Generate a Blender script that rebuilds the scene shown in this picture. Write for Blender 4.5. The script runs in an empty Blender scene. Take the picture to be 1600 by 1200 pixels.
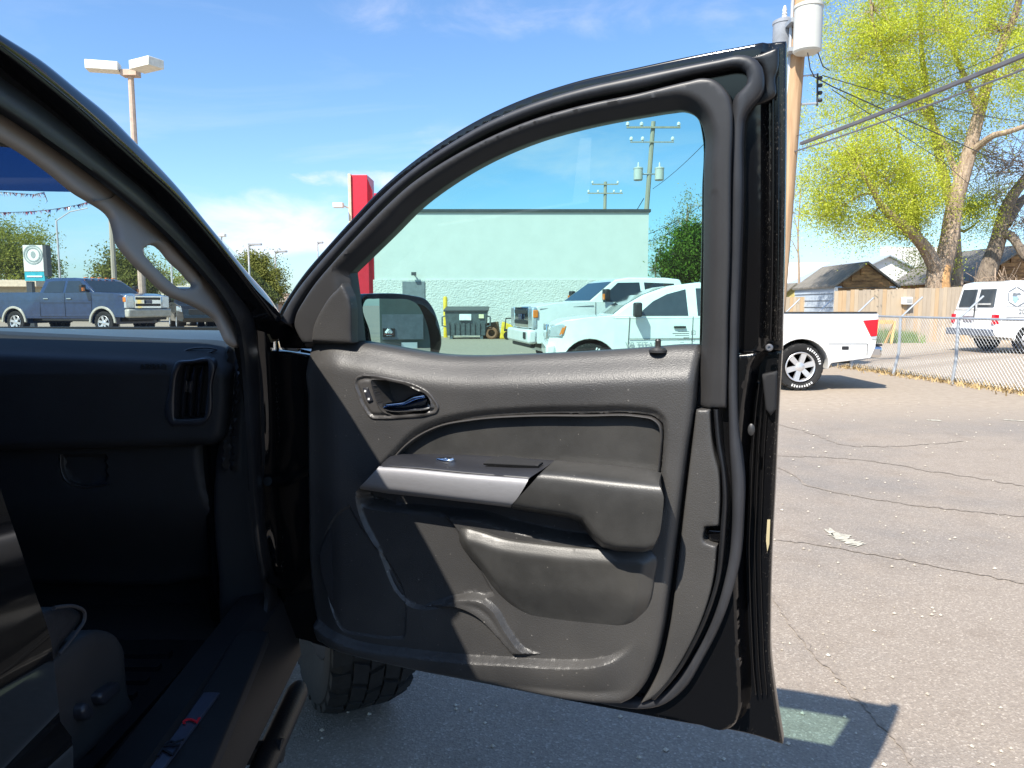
import bpy, bmesh, math, random
import numpy as np
from mathutils import Vector, Matrix
from mathutils.kdtree import KDTree
from mathutils.geometry import delaunay_2d_cdt
random.seed(7); np.random.seed(7)
R = math.radians
SC = bpy.context.scene
COL = SC.collection

# ------------------------------------------------------------------ camera
CAM_Z = 1.40
FPX = 1150.0                       # focal length in photograph pixels (1600 wide)
PITCH = math.atan(124.0 / FPX)
cd = bpy.data.cameras.new('camera'); cam = bpy.data.objects.new('camera', cd); COL.objects.link(cam)
cam.location = (0, 0, CAM_Z); cam.rotation_euler = (R(90) - PITCH, 0, 0)
cd.sensor_width = 36; cd.lens = 36 * FPX / 1600; cd.clip_start = 0.02; cd.clip_end = 3000
SC.camera = cam

# ------------------------------------------------------------------ world, sun, exposure
SUN_TO = Vector((-0.51, -0.68, 1.0)).normalized()      # towards the sun
w = bpy.data.worlds.new('World'); SC.world = w; w.use_nodes = True
nt = w.node_tree; nt.nodes.clear()
def N(tree, typ, **kw):
    n = tree.nodes.new(typ)
    for k, v in kw.items():
        if k in n.inputs: n.inputs[k].default_value = v
        else: setattr(n, k, v)
    return n
sky = N(nt, 'ShaderNodeTexSky', sky_type='NISHITA', sun_disc=False)
sky.sun_elevation = math.asin(SUN_TO.z); sky.sun_rotation = math.atan2(SUN_TO.x, SUN_TO.y)
sky.air_density = 1.0; sky.dust_density = 0.8; sky.ozone_density = 1.6
bg = N(nt, 'ShaderNodeBackground', Strength=0.108); wo = N(nt, 'ShaderNodeOutputWorld')
# thin streaky cloud, laid out on the sky's own directions (projected on a flat layer high above)
tc = N(nt, 'ShaderNodeTexCoord')
sep = N(nt, 'ShaderNodeSeparateXYZ'); nt.links.new(tc.outputs['Generated'], sep.inputs[0])
zz = N(nt, 'ShaderNodeMath', operation='MAXIMUM'); nt.links.new(sep.outputs['Z'], zz.inputs[0]); zz.inputs[1].default_value = 0.0
za = N(nt, 'ShaderNodeMath', operation='ADD'); nt.links.new(zz.outputs[0], za.inputs[0]); za.inputs[1].default_value = 0.10
dx = N(nt, 'ShaderNodeMath', operation='DIVIDE'); nt.links.new(sep.outputs['X'], dx.inputs[0]); nt.links.new(za.outputs[0], dx.inputs[1])
dy = N(nt, 'ShaderNodeMath', operation='DIVIDE'); nt.links.new(sep.outputs['Y'], dy.inputs[0]); nt.links.new(za.outputs[0], dy.inputs[1])
cmb = N(nt, 'ShaderNodeCombineXYZ'); nt.links.new(dx.outputs[0], cmb.inputs[0]); nt.links.new(dy.outputs[0], cmb.inputs[1])
mp = N(nt, 'ShaderNodeMapping'); mp.inputs['Scale'].default_value = (0.55, 0.85, 1); mp.inputs['Location'].default_value = (1.3, 0.4, 0); mp.inputs['Rotation'].default_value = (0, 0, 0.35)
nt.links.new(cmb.outputs[0], mp.inputs[0])
cn = N(nt, 'ShaderNodeTexNoise', Scale=0.9, Detail=9.0, Roughness=0.62, Distortion=0.7); nt.links.new(mp.outputs[0], cn.inputs['Vector'])
cr = N(nt, 'ShaderNodeValToRGB'); cr.color_ramp.elements[0].position = 0.50; cr.color_ramp.elements[1].position = 0.86
cr.color_ramp.elements[1].color = (0.42, 0.42, 0.42, 1)
nt.links.new(cn.outputs['Fac'], cr.inputs[0])
tint = N(nt, 'ShaderNodeMix', data_type='RGBA', blend_type='MIX')
tint.inputs[0].default_value = 1.0
gain = N(nt, 'ShaderNodeMix', data_type='RGBA', blend_type='MULTIPLY'); gain.inputs[0].default_value = 1.0
nt.links.new(sky.outputs[0], gain.inputs[6]); gain.inputs[7].default_value = (0.80, 1.03, 1.24, 1)
mx = N(nt, 'ShaderNodeMix', data_type='RGBA'); nt.links.new(cr.outputs[0], mx.inputs[0])
nt.links.new(gain.outputs[2], mx.inputs[6]); mx.inputs[7].default_value = (5.6, 5.9, 6.6, 1)
# one low cloud bank, ahead and to the left, 4 to 11 degrees up
ym = N(nt, 'ShaderNodeMath', operation='MAXIMUM'); nt.links.new(sep.outputs['Y'], ym.inputs[0]); ym.inputs[1].default_value = 0.02
def bank(c_az, w_az, c_el, w_el, lo, hi, amt, prev, sc=9.0, seed=0.0):
    ta = N(nt, 'ShaderNodeMath', operation='DIVIDE'); nt.links.new(sep.outputs['X'], ta.inputs[0]); nt.links.new(ym.outputs[0], ta.inputs[1])
    te = N(nt, 'ShaderNodeMath', operation='DIVIDE'); nt.links.new(sep.outputs['Z'], te.inputs[0]); nt.links.new(ym.outputs[0], te.inputs[1])
    cv = N(nt, 'ShaderNodeCombineXYZ'); nt.links.new(ta.outputs[0], cv.inputs[0]); nt.links.new(te.outputs[0], cv.inputs[1]); cv.inputs[2].default_value = seed
    m_ = N(nt, 'ShaderNodeMapping'); m_.inputs['Scale'].default_value = (1, 2.2, 1); nt.links.new(cv.outputs[0], m_.inputs[0])
    nz_ = N(nt, 'ShaderNodeTexNoise', Scale=sc, Detail=8.0, Roughness=0.6, Distortion=0.5); nt.links.new(m_.outputs[0], nz_.inputs['Vector'])
    def g(src, c, w_):
        a = N(nt, 'ShaderNodeMath', operation='SUBTRACT'); nt.links.new(src, a.inputs[0]); a.inputs[1].default_value = c
        b = N(nt, 'ShaderNodeMath', operation='DIVIDE'); nt.links.new(a.outputs[0], b.inputs[0]); b.inputs[1].default_value = w_
        c2_ = N(nt, 'ShaderNodeMath', operation='MULTIPLY'); nt.links.new(b.outputs[0], c2_.inputs[0]); nt.links.new(b.outputs[0], c2_.inputs[1]); return c2_
    s1 = g(ta.outputs[0], c_az, w_az); s2 = g(te.outputs[0], c_el, w_el)
    ss = N(nt, 'ShaderNodeMath', operation='ADD'); nt.links.new(s1.outputs[0], ss.inputs[0]); nt.links.new(s2.outputs[0], ss.inputs[1])
    ms_ = N(nt, 'ShaderNodeMath', operation='MULTIPLY_ADD'); nt.links.new(ss.outputs[0], ms_.inputs[0]); ms_.inputs[1].default_value = -0.22; nt.links.new(nz_.outputs['Fac'], ms_.inputs[2])
    mr_ = N(nt, 'ShaderNodeMapRange', interpolation_type='SMOOTHSTEP'); mr_.inputs['From Min'].default_value = lo; mr_.inputs['From Max'].default_value = hi; mr_.inputs['To Max'].default_value = amt; nt.links.new(ms_.outputs[0], mr_.inputs['Value'])
    mm = N(nt, 'ShaderNodeMix', data_type='RGBA'); nt.links.new(mr_.outputs[0], mm.inputs[0]); nt.links.new(prev, mm.inputs[6]); mm.inputs[7].default_value = (6.4, 6.2, 7.0, 1)
    return mm.outputs[2]
skyc = bank(-0.33, 0.15, 0.100, 0.045, 0.13, 0.62, 0.72, mx.outputs[2])
skyc = bank(-0.20, 0.10, 0.165, 0.014, 0.26, 0.60, 0.6, skyc, 12.0, 3.0)
skyc = bank(0.08, 0.20, 0.20, 0.05, 0.30, 0.75, 0.45, skyc, 7.0, 7.0)
skyc = bank(0.0, 0.35, 0.38, 0.05, 0.36, 0.80, 0.35, skyc, 6.0, 11.0)
nt.links.new(skyc, bg.inputs['Color']); nt.links.new(bg.outputs[0], wo.inputs[0])

sd = bpy.data.lights.new('sun', 'SUN'); sd.energy = 4.9; sd.angle = R(0.5); sd.color = (1.0, 0.935, 0.835)
sun = bpy.data.objects.new('sun', sd); COL.objects.link(sun)
sun.rotation_euler = SUN_TO.to_track_quat('Z', 'Y').to_euler(); sun.location = (-10, -14, 20)
SC.view_settings.view_transform = 'Standard'; SC.view_settings.look = 'None'
SC.view_settings.exposure = 0.84; SC.view_settings.gamma = 1.0; SC.view_settings.use_curve_mapping = False
SC.render.engine = 'CYCLES'
SC.cycles.max_bounces = 10; SC.cycles.transparent_max_bounces = 24; SC.cycles.use_denoising = True
SC.cycles.caustics_reflective = False; SC.cycles.caustics_refractive = False

# ------------------------------------------------------------------ materials
MATS = {}
def principled(name):
    m = bpy.data.materials.new(name); m.use_nodes = True
    b = m.node_tree.nodes['Principled BSDF']
    return m, m.node_tree, b
def mat(name, col, rough=0.5, metal=0.0, var=0.12, vscale=6.0, bump=0.0, bscale=400.0, bdist=0.001, coat=0.0,
        spec=0.5, streak=None, emit=None, col2=None, sheen=0.0, stretch=None, detail=4.0, vlo=0.35, vhi=0.65, specks=0.0):
    """a procedural paint / plastic / wood: base colour varied by noise, fine bump"""
    if name in MATS: return MATS[name]
    m, t, b = principled(name)
    tcn = N(t, 'ShaderNodeTexCoord'); src = tcn.outputs['Object']
    if stretch:
        mpn = N(t, 'ShaderNodeMapping'); mpn.inputs['Scale'].default_value = stretch
        t.links.new(src, mpn.inputs[0]); vsrc = mpn.outputs[0]
    else: vsrc = src
    nz = N(t, 'ShaderNodeTexNoise', Scale=vscale, Detail=detail, Roughness=0.6); t.links.new(vsrc, nz.inputs['Vector'])
    ramp = N(t, 'ShaderNodeValToRGB'); e = ramp.color_ramp.elements
    c2 = col2 if col2 else tuple(min(1, c * (1 + var)) for c in col)
    c1 = col if col2 else tuple(c * (1 - var) for c in col)
    e[0].position = vlo; e[1].position = vhi
    e[0].color = (*c1, 1); e[1].color = (*c2, 1)
    t.links.new(nz.outputs['Fac'], ramp.inputs[0]); t.links.new(ramp.outputs[0], b.inputs['Base Color'])
    if specks > 0:      # settled dust and lint
        vo = N(t, 'ShaderNodeTexVoronoi', Scale=75.0, feature='F1'); t.links.new(src, vo.inputs['Vector'])
        lt = N(t, 'ShaderNodeMath', operation='LESS_THAN'); t.links.new(vo.outputs['Distance'], lt.inputs[0]); 
        sc_ = N(t, 'ShaderNodeSeparateColor'); t.links.new(vo.outputs['Color'], sc_.inputs[0])
        ml = N(t, 'ShaderNodeMath', operation='MULTIPLY'); t.links.new(sc_.outputs[0], ml.inputs[0]); t.links.new(sc_.outputs[1], ml.inputs[1])
        m2_ = N(t, 'ShaderNodeMath', operation='MULTIPLY'); t.links.new(ml.outputs[0], m2_.inputs[0]); m2_.inputs[1].default_value = specks; t.links.new(m2_.outputs[0], lt.inputs[1])
        nl = N(t, 'ShaderNodeTexNoise', Scale=3.5, Detail=4.0); t.links.new(src, nl.inputs['Vector'])
        mrl = N(t, 'ShaderNodeMapRange'); mrl.inputs['From Min'].default_value = .45; mrl.inputs['From Max'].default_value = .8; mrl.inputs['To Max'].default_value = .10; t.links.new(nl.outputs['Fac'], mrl.inputs['Value'])
        fa = N(t, 'ShaderNodeMath', operation='MULTIPLY_ADD'); t.links.new(lt.outputs[0], fa.inputs[0]); fa.inputs[1].default_value = .30; t.links.new(mrl.outputs[0], fa.inputs[2])
        mx_ = N(t, 'ShaderNodeMix', data_type='RGBA'); t.links.new(fa.outputs[0], mx_.inputs[0]); t.links.new(ramp.outputs[0], mx_.inputs[6]); mx_.inputs[7].default_value = (.30, .28, .25, 1)
        t.links.new(mx_.outputs[2], b.inputs['Base Color'])
    b.inputs['Roughness'].default_value = rough; b.inputs['Metallic'].default_value = metal
    b.inputs['Coat Weight'].default_value = coat; b.inputs['Coat Roughness'].default_value = 0.03
    b.inputs['Specular IOR Level'].default_value = spec
    if bump > 0:
        bn = N(t, 'ShaderNodeTexNoise', Scale=bscale, Detail=2.0); t.links.new(vsrc if stretch else src, bn.inputs['Vector'])
        bp = N(t, 'ShaderNodeBump', Strength=bump, Distance=bdist)
        t.links.new(bn.outputs['Fac'], bp.inputs['Height']); t.links.new(bp.outputs[0], b.inputs['Normal'])
    if emit: b.inputs['Emission Color'].default_value = (*emit[:3], 1); b.inputs['Emission Strength'].default_value = emit[3]
    MATS[name] = m
    return m
def glass_mat(name, tintc, gloss=0.06, ior=1.45):
    m = bpy.data.materials.new(name); m.use_nodes = True; t = m.node_tree; t.nodes.clear()
    o = N(t, 'ShaderNodeOutputMaterial'); tr = N(t, 'ShaderNodeBsdfTransparent'); tr.inputs[0].default_value = (*tintc, 1)
    gl = N(t, 'ShaderNodeBsdfGlossy', Roughness=0.0); gl.inputs[0].default_value = (1, 1, 1, 1)
    lw = N(t, 'ShaderNodeLayerWeight', Blend=0.5); pw = N(t, 'ShaderNodeMath', operation='POWER'); pw.inputs[1].default_value = 5.0; t.links.new(lw.outputs['Facing'], pw.inputs[0])
    fr = N(t, 'ShaderNodeMath', operation='MULTIPLY_ADD'); fr.inputs[1].default_value = 0.95; fr.inputs[2].default_value = 0.045; t.links.new(pw.outputs[0], fr.inputs[0])
    # faint dust film
    df = N(t, 'ShaderNodeBsdfDiffuse'); df.inputs[0].default_value = (0.6, 0.6, 0.58, 1)
    tcn = N(t, 'ShaderNodeTexCoord'); nz = N(t, 'ShaderNodeTexNoise', Scale=9.0, Detail=6.0); t.links.new(tcn.outputs['Object'], nz.inputs['Vector'])
    mr = N(t, 'ShaderNodeMapRange'); mr.inputs['From Min'].default_value = 0.35; mr.inputs['From Max'].default_value = 0.8
    mr.inputs['To Min'].default_value = 0.004; mr.inputs['To Max'].default_value = gloss * 0.35
    t.links.new(nz.outputs['Fac'], mr.inputs['Value'])
    ms = N(t, 'ShaderNodeMixShader'); ms2 = N(t, 'ShaderNodeMixShader')
    t.links.new(mr.outputs[0], ms2.inputs[0]); t.links.new(tr.outputs[0], ms2.inputs[1]); t.links.new(df.outputs[0], ms2.inputs[2])
    t.links.new(fr.outputs[0], ms.inputs[0]); t.links.new(ms2.outputs[0], ms.inputs[1]); t.links.new(gl.outputs[0], ms.inputs[2])
    t.links.new(ms.outputs[0], o.inputs[0]); MATS[name] = m
    return m
M = {}
M['plastic'] = mat('grained dark plastic', (0.039, 0.038, 0.0375), 0.41, var=0.10, vscale=5, specks=.16, bump=0.65, bscale=470, bdist=0.0009)
M['plastic2'] = mat('smooth dark plastic', (0.034, 0.033, 0.033), 0.42, var=0.06, vscale=14, bump=0.25, bscale=900, bdist=0.0004)
M['softpad'] = mat('soft leatherette', (0.033, 0.0325, 0.031), 0.37, var=0.14, specks=.12, vscale=22, bump=0.35, bscale=700, bdist=0.0006)
M['switch'] = mat('satin switch plastic', (0.022, 0.023, 0.028), 0.36, var=0.05)
M['bezel'] = mat('bezel plastic', (0.052, 0.049, 0.047), 0.36, var=0.05, bump=0.15, bscale=900, bdist=0.0004)
M['silver'] = mat('satin silver trim', (0.29, 0.288, 0.30), 0.42, metal=0.35, var=0.05, vscale=60, stretch=(1, 1, 8))
M['chrome'] = mat('chrome', (0.75, 0.77, 0.80), 0.06, metal=1.0, var=0.02)
M['rubber'] = mat('seal rubber', (0.010, 0.0105, 0.012), 0.36, var=0.25, vscale=18, bump=0.1, bscale=300)
M['rubber_grey'] = mat('dusty seal rubber', (0.028, 0.029, 0.033), 0.45, var=0.25, vscale=22, stretch=(1, 1, .3))
M['paint'] = mat('black truck paint', (0.004, 0.004, 0.0045), 0.05, var=0.1, spec=0.45)
M['trimgrey'] = mat('grey pillar trim', (0.27, 0.245, 0.22), 0.62, var=0.05, bump=0.25, bscale=800, bdist=0.0005)
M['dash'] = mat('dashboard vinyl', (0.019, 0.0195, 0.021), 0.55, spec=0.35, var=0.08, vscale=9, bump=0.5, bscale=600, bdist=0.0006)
M['carpet'] = mat('black carpet', (0.006, 0.006, 0.0065), 0.95, var=0.4, vscale=240, bump=0.6, bscale=500)
M['darkgap'] = mat('unlit black backing', (0.006, 0.006, 0.007), 0.7, var=0.2)
M['leather'] = mat('black seat leather', (0.022, 0.022, 0.024), 0.42, var=0.15, vscale=30, bump=0.3, bscale=300)
M['stitch'] = mat('grey seat piping', (0.035, 0.035, 0.038), 0.6)
M['sillp'] = mat('black sill plastic', (0.012, 0.012, 0.013), 0.55, spec=.3, bump=.3, bscale=400)
M['mirror'] = mat('mirror silvering', (0.80, 0.84, 0.86), 0.0, metal=1.0, var=0.01)
M['glass'] = glass_mat('green tinted door glass', (0.48, 0.765, 0.72))
M['wind'] = glass_mat('windshield glass', (0.80, 0.93, 0.93))
M['band'] = glass_mat('blue tint strip', (0.030, 0.060, 0.16))
def dusty_paint():
    m, t, b = principled('dusty black door jamb paint')
    tcn = N(t, 'ShaderNodeTexCoord')
    mpn = N(t, 'ShaderNodeMapping'); mpn.inputs['Scale'].default_value = (1, 1, 0.45); t.links.new(tcn.outputs['Object'], mpn.inputs[0])
    a = N(t, 'ShaderNodeTexNoise', Scale=420.0, Detail=3.0, Roughness=0.85); t.links.new(mpn.outputs[0], a.inputs['Vector'])
    c = N(t, 'ShaderNodeTexNoise', Scale=14.0, Detail=3.0); t.links.new(mpn.outputs[0], c.inputs['Vector'])
    at = N(t, 'ShaderNodeAttribute', attribute_name='dust')
    m1 = N(t, 'ShaderNodeMath', operation='MULTIPLY_ADD'); t.links.new(c.outputs['Fac'], m1.inputs[0]); m1.inputs[1].default_value = 0.22; t.links.new(a.outputs['Fac'], m1.inputs[2])
    m2 = N(t, 'ShaderNodeMath', operation='MULTIPLY_ADD'); t.links.new(at.outputs['Fac'], m2.inputs[0]); m2.inputs[1].default_value = 0.17; t.links.new(m1.outputs[0], m2.inputs[2])
    rp = N(t, 'ShaderNodeValToRGB'); rp.color_ramp.elements[0].position = 0.89; rp.color_ramp.elements[1].position = 1.0
    t.links.new(m2.outputs[0], rp.inputs[0])
    mxc = N(t, 'ShaderNodeMix', data_type='RGBA'); t.links.new(rp.outputs[0], mxc.inputs[0])
    mxc.inputs[6].default_value = (0.0045, 0.0045, 0.005, 1); mxc.inputs[7].default_value = (0.15, 0.132, 0.11, 1)
    t.links.new(mxc.outputs[2], b.inputs['Base Color'])
    mrr = N(t, 'ShaderNodeMapRange'); t.links.new(rp.outputs[0], mrr.inputs['Value']); mrr.inputs['To Min'].default_value = 0.14; mrr.inputs['To Max'].default_value = 0.8
    t.links.new(mrr.outputs[0], b.inputs['Roughness'])
    return m
M['jamb'] = dusty_paint()

# ------------------------------------------------------------------ object helpers
OFF = {}
def tag(o, label=None, cat=None, group=None, kind=None):
    if label: o['label'] = label
    if cat: o['category'] = cat
    if group: o['group'] = group
    if kind: o['kind'] = kind
    return o
def empty(name, loc, label=None, cat=None, group=None):
    o = bpy.data.objects.new(name, None); COL.objects.link(o); o.location = loc; o.empty_display_size = 0.2
    OFF[o.name] = Vector(loc)
    return tag(o, label, cat, group)
def mk(name, V, F, m, parent=None, smooth=True, bevel=0, seg=2, angle=None, loc=None, mats=None, fmat=None):
    V = [Vector(v) for v in V]
    if parent is not None: off = OFF[parent.name]
    elif loc is not None: off = Vector(loc)
    else:
        off = Vector(((min(v.x for v in V) + max(v.x for v in V)) / 2, (min(v.y for v in V) + max(v.y for v in V)) / 2, min(v.z for v in V)))
    me = bpy.data.meshes.new(name); me.from_pydata([tuple(v - off) for v in V], [], [tuple(f) for f in F]); me.update()
    o = bpy.data.objects.new(name, me); COL.objects.link(o)
    me.materials.append(m if not isinstance(m, str) else M[m])
    if mats:
        for q in mats: me.materials.append(q if not isinstance(q, str) else M[q])
    if fmat: me.polygons.foreach_set('material_index', fmat)
    if smooth:
        me.polygons.foreach_set('use_smooth', [True] * len(me.polygons))
        if angle is not None:
            try: me.set_sharp_from_angle(angle=R(angle))
            except Exception: pass
    if parent is not None: o.parent = parent
    else: o.location = off
    OFF[o.name] = off
    if bevel > 0:
        bv = o.modifiers.new('bevel', 'BEVEL'); bv.width = bevel; bv.segments = seg; bv.limit_method = 'ANGLE'; bv.angle_limit = R(30)
    return o
def copy_tree(o, parent=None):
    c = o.copy(); COL.objects.link(c); c.parent = parent
    for ch in o.children: copy_tree(ch, c)
    OFF[c.name] = OFF.get(o.name, Vector((0, 0, 0)))
    return c
def fixn(V, F):
    """consistent outward normals through bmesh"""
    bm = bmesh.new(); vs = [bm.verts.new(v) for v in V]
    for f in F:
        try: bm.faces.new([vs[i] for i in f])
        except ValueError: pass
    bmesh.ops.recalc_face_normals(bm, faces=bm.faces)
    bm.verts.index_update()
    V2 = [v.co.copy() for v in bm.verts]; F2 = [[v.index for v in f.verts] for f in bm.faces]; bm.free()
    return V2, F2

class MB:
    """collects shapes into one mesh; T maps local to world"""
    def __init__(s, T=None): s.V = []; s.F = []; s.T = T if T is not None else Matrix.Identity(4)
    def add(s, V, F):
        n = len(s.V); s.V += [s.T @ Vector(v) for v in V]; s.F += [[i + n for i in f] for f in F]; return s
    def box(s, c, d, Rm=None):
        V = []
        for i in (-.5, .5):
            for j in (-.5, .5):
                for k in (-.5, .5):
                    v = Vector((i * d[0], j * d[1], k * d[2]))
                    if Rm is not None: v = Rm @ v
                    V.append(v + Vector(c))
        return s.add(V, [(0, 1, 3, 2), (4, 6, 7, 5), (0, 4, 5, 1), (2, 3, 7, 6), (0, 2, 6, 4), (1, 5, 7, 3)])
    def hexa(s, P):     # 8 points: bottom 4 then top 4
        return s.add(P, [(3, 2, 1, 0), (4, 5, 6, 7), (0, 1, 5, 4), (1, 2, 6, 5), (2, 3, 7, 6), (3, 0, 4, 7)])
    def tube(s, path, r, n=8, cap=True):
        path = [Vector(p) for p in path]; rr = r if isinstance(r, (list, tuple)) else [r] * len(path)
        V = []; F = []; up = None
        for i, p in enumerate(path):
            a = path[max(i - 1, 0)]; b = path[min(i + 1, len(path) - 1)]; d = (b - a).normalized()
            if up is None:
                up = d.orthogonal().normalized()
            else:
                up = (up - d * up.dot(d)); up = up.normalized() if up.length > 1e-6 else d.orthogonal().normalized()
            q = d.cross(up)
            for k in range(n):
                t = 2 * math.pi * k / n; V.append(p + (up * math.cos(t) + q * math.sin(t)) * rr[i])
        for i in range(len(path) - 1):
            for k in range(n):
                k2 = (k + 1) % n; F.append((i * n + k, i * n + k2, (i + 1) * n + k2, (i + 1) * n + k))
        if cap: F.append(tuple(range(n))[::-1]); F.append(tuple(range((len(path) - 1) * n, len(path) * n)))
        return s.add(V, F)
    def lathe(s, prof, T=None, n=24, close=False, cap=True):
        """prof: (radius, height); around local Z of T"""
        T = T if T is not None else Matrix.Identity(4); V = []; F = []
        for (r, h) in prof:
            for k in range(n):
                t = 2 * math.pi * k / n; V.append(T @ Vector((r * math.cos(t), r * math.sin(t), h)))
        m = len(prof)
        for i in range(m if close else m - 1):
            for k in range(n):
                k2 = (k + 1) % n; i2 = (i + 1) % m
                F.append((i * n + k, i * n + k2, i2 * n + k2, i2 * n + k))
        if not close and cap:
            if prof[0][0] > 1e-6: F.append(tuple(range(n))[::-1])
            if prof[-1][0] > 1e-6: F.append(tuple(range((m - 1) * n, m * n)))
        return s.add(V, F)
    def prism(s, poly, y0, y1, f=None):
        """poly of (x, z); extruded from y0 to y1 (callables of z allowed)"""
        n = len(poly); g0 = y0 if callable(y0) else (lambda x, z: y0); g1 = y1 if callable(y1) else (lambda x, z: y1)
        V = [(x, g0(x, z), z) for x, z in poly] + [(x, g1(x, z), z) for x, z in poly]
        tr = delaunay_2d_cdt([Vector(p) for p in poly], [], [list(range(n))], 1, 1e-6)
        F = []
        if len(tr[0]) == n:
            for f3 in tr[2]: F.append(tuple(f3)); F.append(tuple(i + n for i in f3[::-1]))
        else:
            F.append(tuple(range(n))); F.append(tuple(range(2 * n - 1, n - 1, -1)))
        for i in range(n):
            j = (i + 1) % n; F.append((j, i, i + n, j + n))
        V, F = fixn(V, F)
        return s.add(V, F)
    def build(s, name, m, parent=None, smooth=False, bevel=0, seg=2, angle=35, loc=None):
        return mk(name, s.V, s.F, m, parent, smooth, bevel, seg, angle, loc)

# ------------------------------------------------------------------ photograph rays onto real planes
CAMP = Vector((0, 0, CAM_Z)); cp, sp_ = math.cos(PITCH), math.sin(PITCH)
def ray(px, py):
    x = (px - 800) / FPX; v = (600 - py) / FPX
    return Vector((x, cp + v * sp_, -sp_ + v * cp))
def at_y(px, py, Y):
    d = ray(px, py); return CAMP + d * (Y / d.y)
def at_z(px, py, z=0.0):
    d = ray(px, py); return CAMP + d * ((z - CAM_Z) / d.z)
class Plane:
    def __init__(s, O, S, T):
        s.O = Vector(O); s.S = Vector(S).normalized(); T = Vector(T); s.T = (T - s.S * T.dot(s.S)).normalized(); s.N = s.S.cross(s.T)
        if s.N.dot(CAMP - s.O) < 0: s.N = -s.N
    def st(s, px, py, w=0.0):
        d = ray(px, py); o = s.O + s.N * w
        t = s.N.dot(o - CAMP) / s.N.dot(d); p = CAMP + d * t - o
        return p.dot(s.S), p.dot(s.T)
    def P(s, a, b, w=0.0): return s.O + s.S * a + s.T * b + s.N * w
    def pt(s, px, py, w=0.0):
        a, b = s.st(px, py, w); return s.P(a, b, w), s.N
class Fold:
    """two planes meeting at a height: upper one leans"""
    def __init__(s, lo, up, z0): s.lo = lo; s.up = up; s.z0 = z0
    def pt(s, px, py, w=0.0):
        p, n = s.lo.pt(px, py, w)
        if p.z < s.z0: return p, n
        return s.up.pt(px, py, w)
def sp(pts, closed=False, k=6):
    """Catmull-Rom through px points; a third value marks a sharp corner"""
    n = len(pts); P = [Vector((p[0], p[1])) for p in pts]; C = [len(p) > 2 for p in pts]; out = []
    rng = n if closed else n - 1
    for i in range(rng):
        j = (i + 1) % n; p1, p2 = P[i], P[j]
        p0 = P[(i - 1) % n] if (closed or i > 0) else p1
        p3 = P[(j + 1) % n] if (closed or j < n - 1) else p2
        L = (p2 - p1).length
        def tang(a, b, c):
            d1 = (b - a).length; d2 = (c - b).length
            if d1 < 1e-6 or d2 < 1e-6: return (c - a) * 0.0
            return ((b - a) / d1 * d2 + (c - b) / d2 * d1) / (d1 + d2)
        m1 = tang(p0, p1, p2) * L; m2 = tang(p1, p2, p3) * L
        if C[i]: m1 = (p2 - p1) * 1.0
        if C[j]: m2 = (p2 - p1) * 1.0
        for q in range(k):
            t = q / k; h = t * t * (3 - 2 * t)
            out.append(p1 * (2 * t**3 - 3 * t * t + 1) + m1 * (t**3 - 2 * t * t + t) + p2 * (-2 * t**3 + 3 * t * t) + m2 * (t**3 - t * t))
    if not closed: out.append(P[-1])
    return [(v.x, v.y) for v in out]
def resample(pts, n):
    P = np.array(pts, float); d = np.r_[0, np.cumsum(np.hypot(*np.diff(P, axis=0).T))]; t = np.linspace(0, d[-1], n)
    return np.c_[np.interp(t, d, P[:, 0]), np.interp(t, d, P[:, 1])]
def segdist(Q, poly, closed=True):
    """min distance of points Q to polyline"""
    P = np.array(poly, float); A = P if closed else P[:-1]; B = np.roll(P, -1, 0) if closed else P[1:]
    best = np.full(len(Q), 1e9)
    for a, b in zip(A, B):
        ab = b - a; l2 = ab @ ab
        if l2 < 1e-16: continue
        t = np.clip(((Q - a) @ ab) / l2, 0, 1); d = Q - (a + t[:, None] * ab)
        best = np.minimum(best, np.einsum('ij,ij->i', d, d))
    return np.sqrt(best)
def inside(Q, poly):
    P = np.array(poly, float); x, y = Q[:, 0], Q[:, 1]; r = np.zeros(len(Q), bool); n = len(P)
    for i in range(n):
        x1, y1 = P[i]; x2, y2 = P[(i + 1) % n]
        if y1 == y2: continue
        c = ((y1 > y) != (y2 > y)) & (x < (x2 - x1) * (y - y1) / (y2 - y1) + x1); r ^= c
    return r
def sdist(Q, poly): return np.where(inside(Q, poly), 1, -1) * segdist(Q, poly)
def sm(x): x = np.clip(x, 0, 1); return x * x * (3 - 2 * x)
def rnd(d, r): x = np.clip(d / r, 0, 1); return r * (np.sqrt(np.clip(1 - (1 - x)**2, 0, 1)) - 1)    # quarter-round edge: -r at the rim, 0 inside
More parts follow.
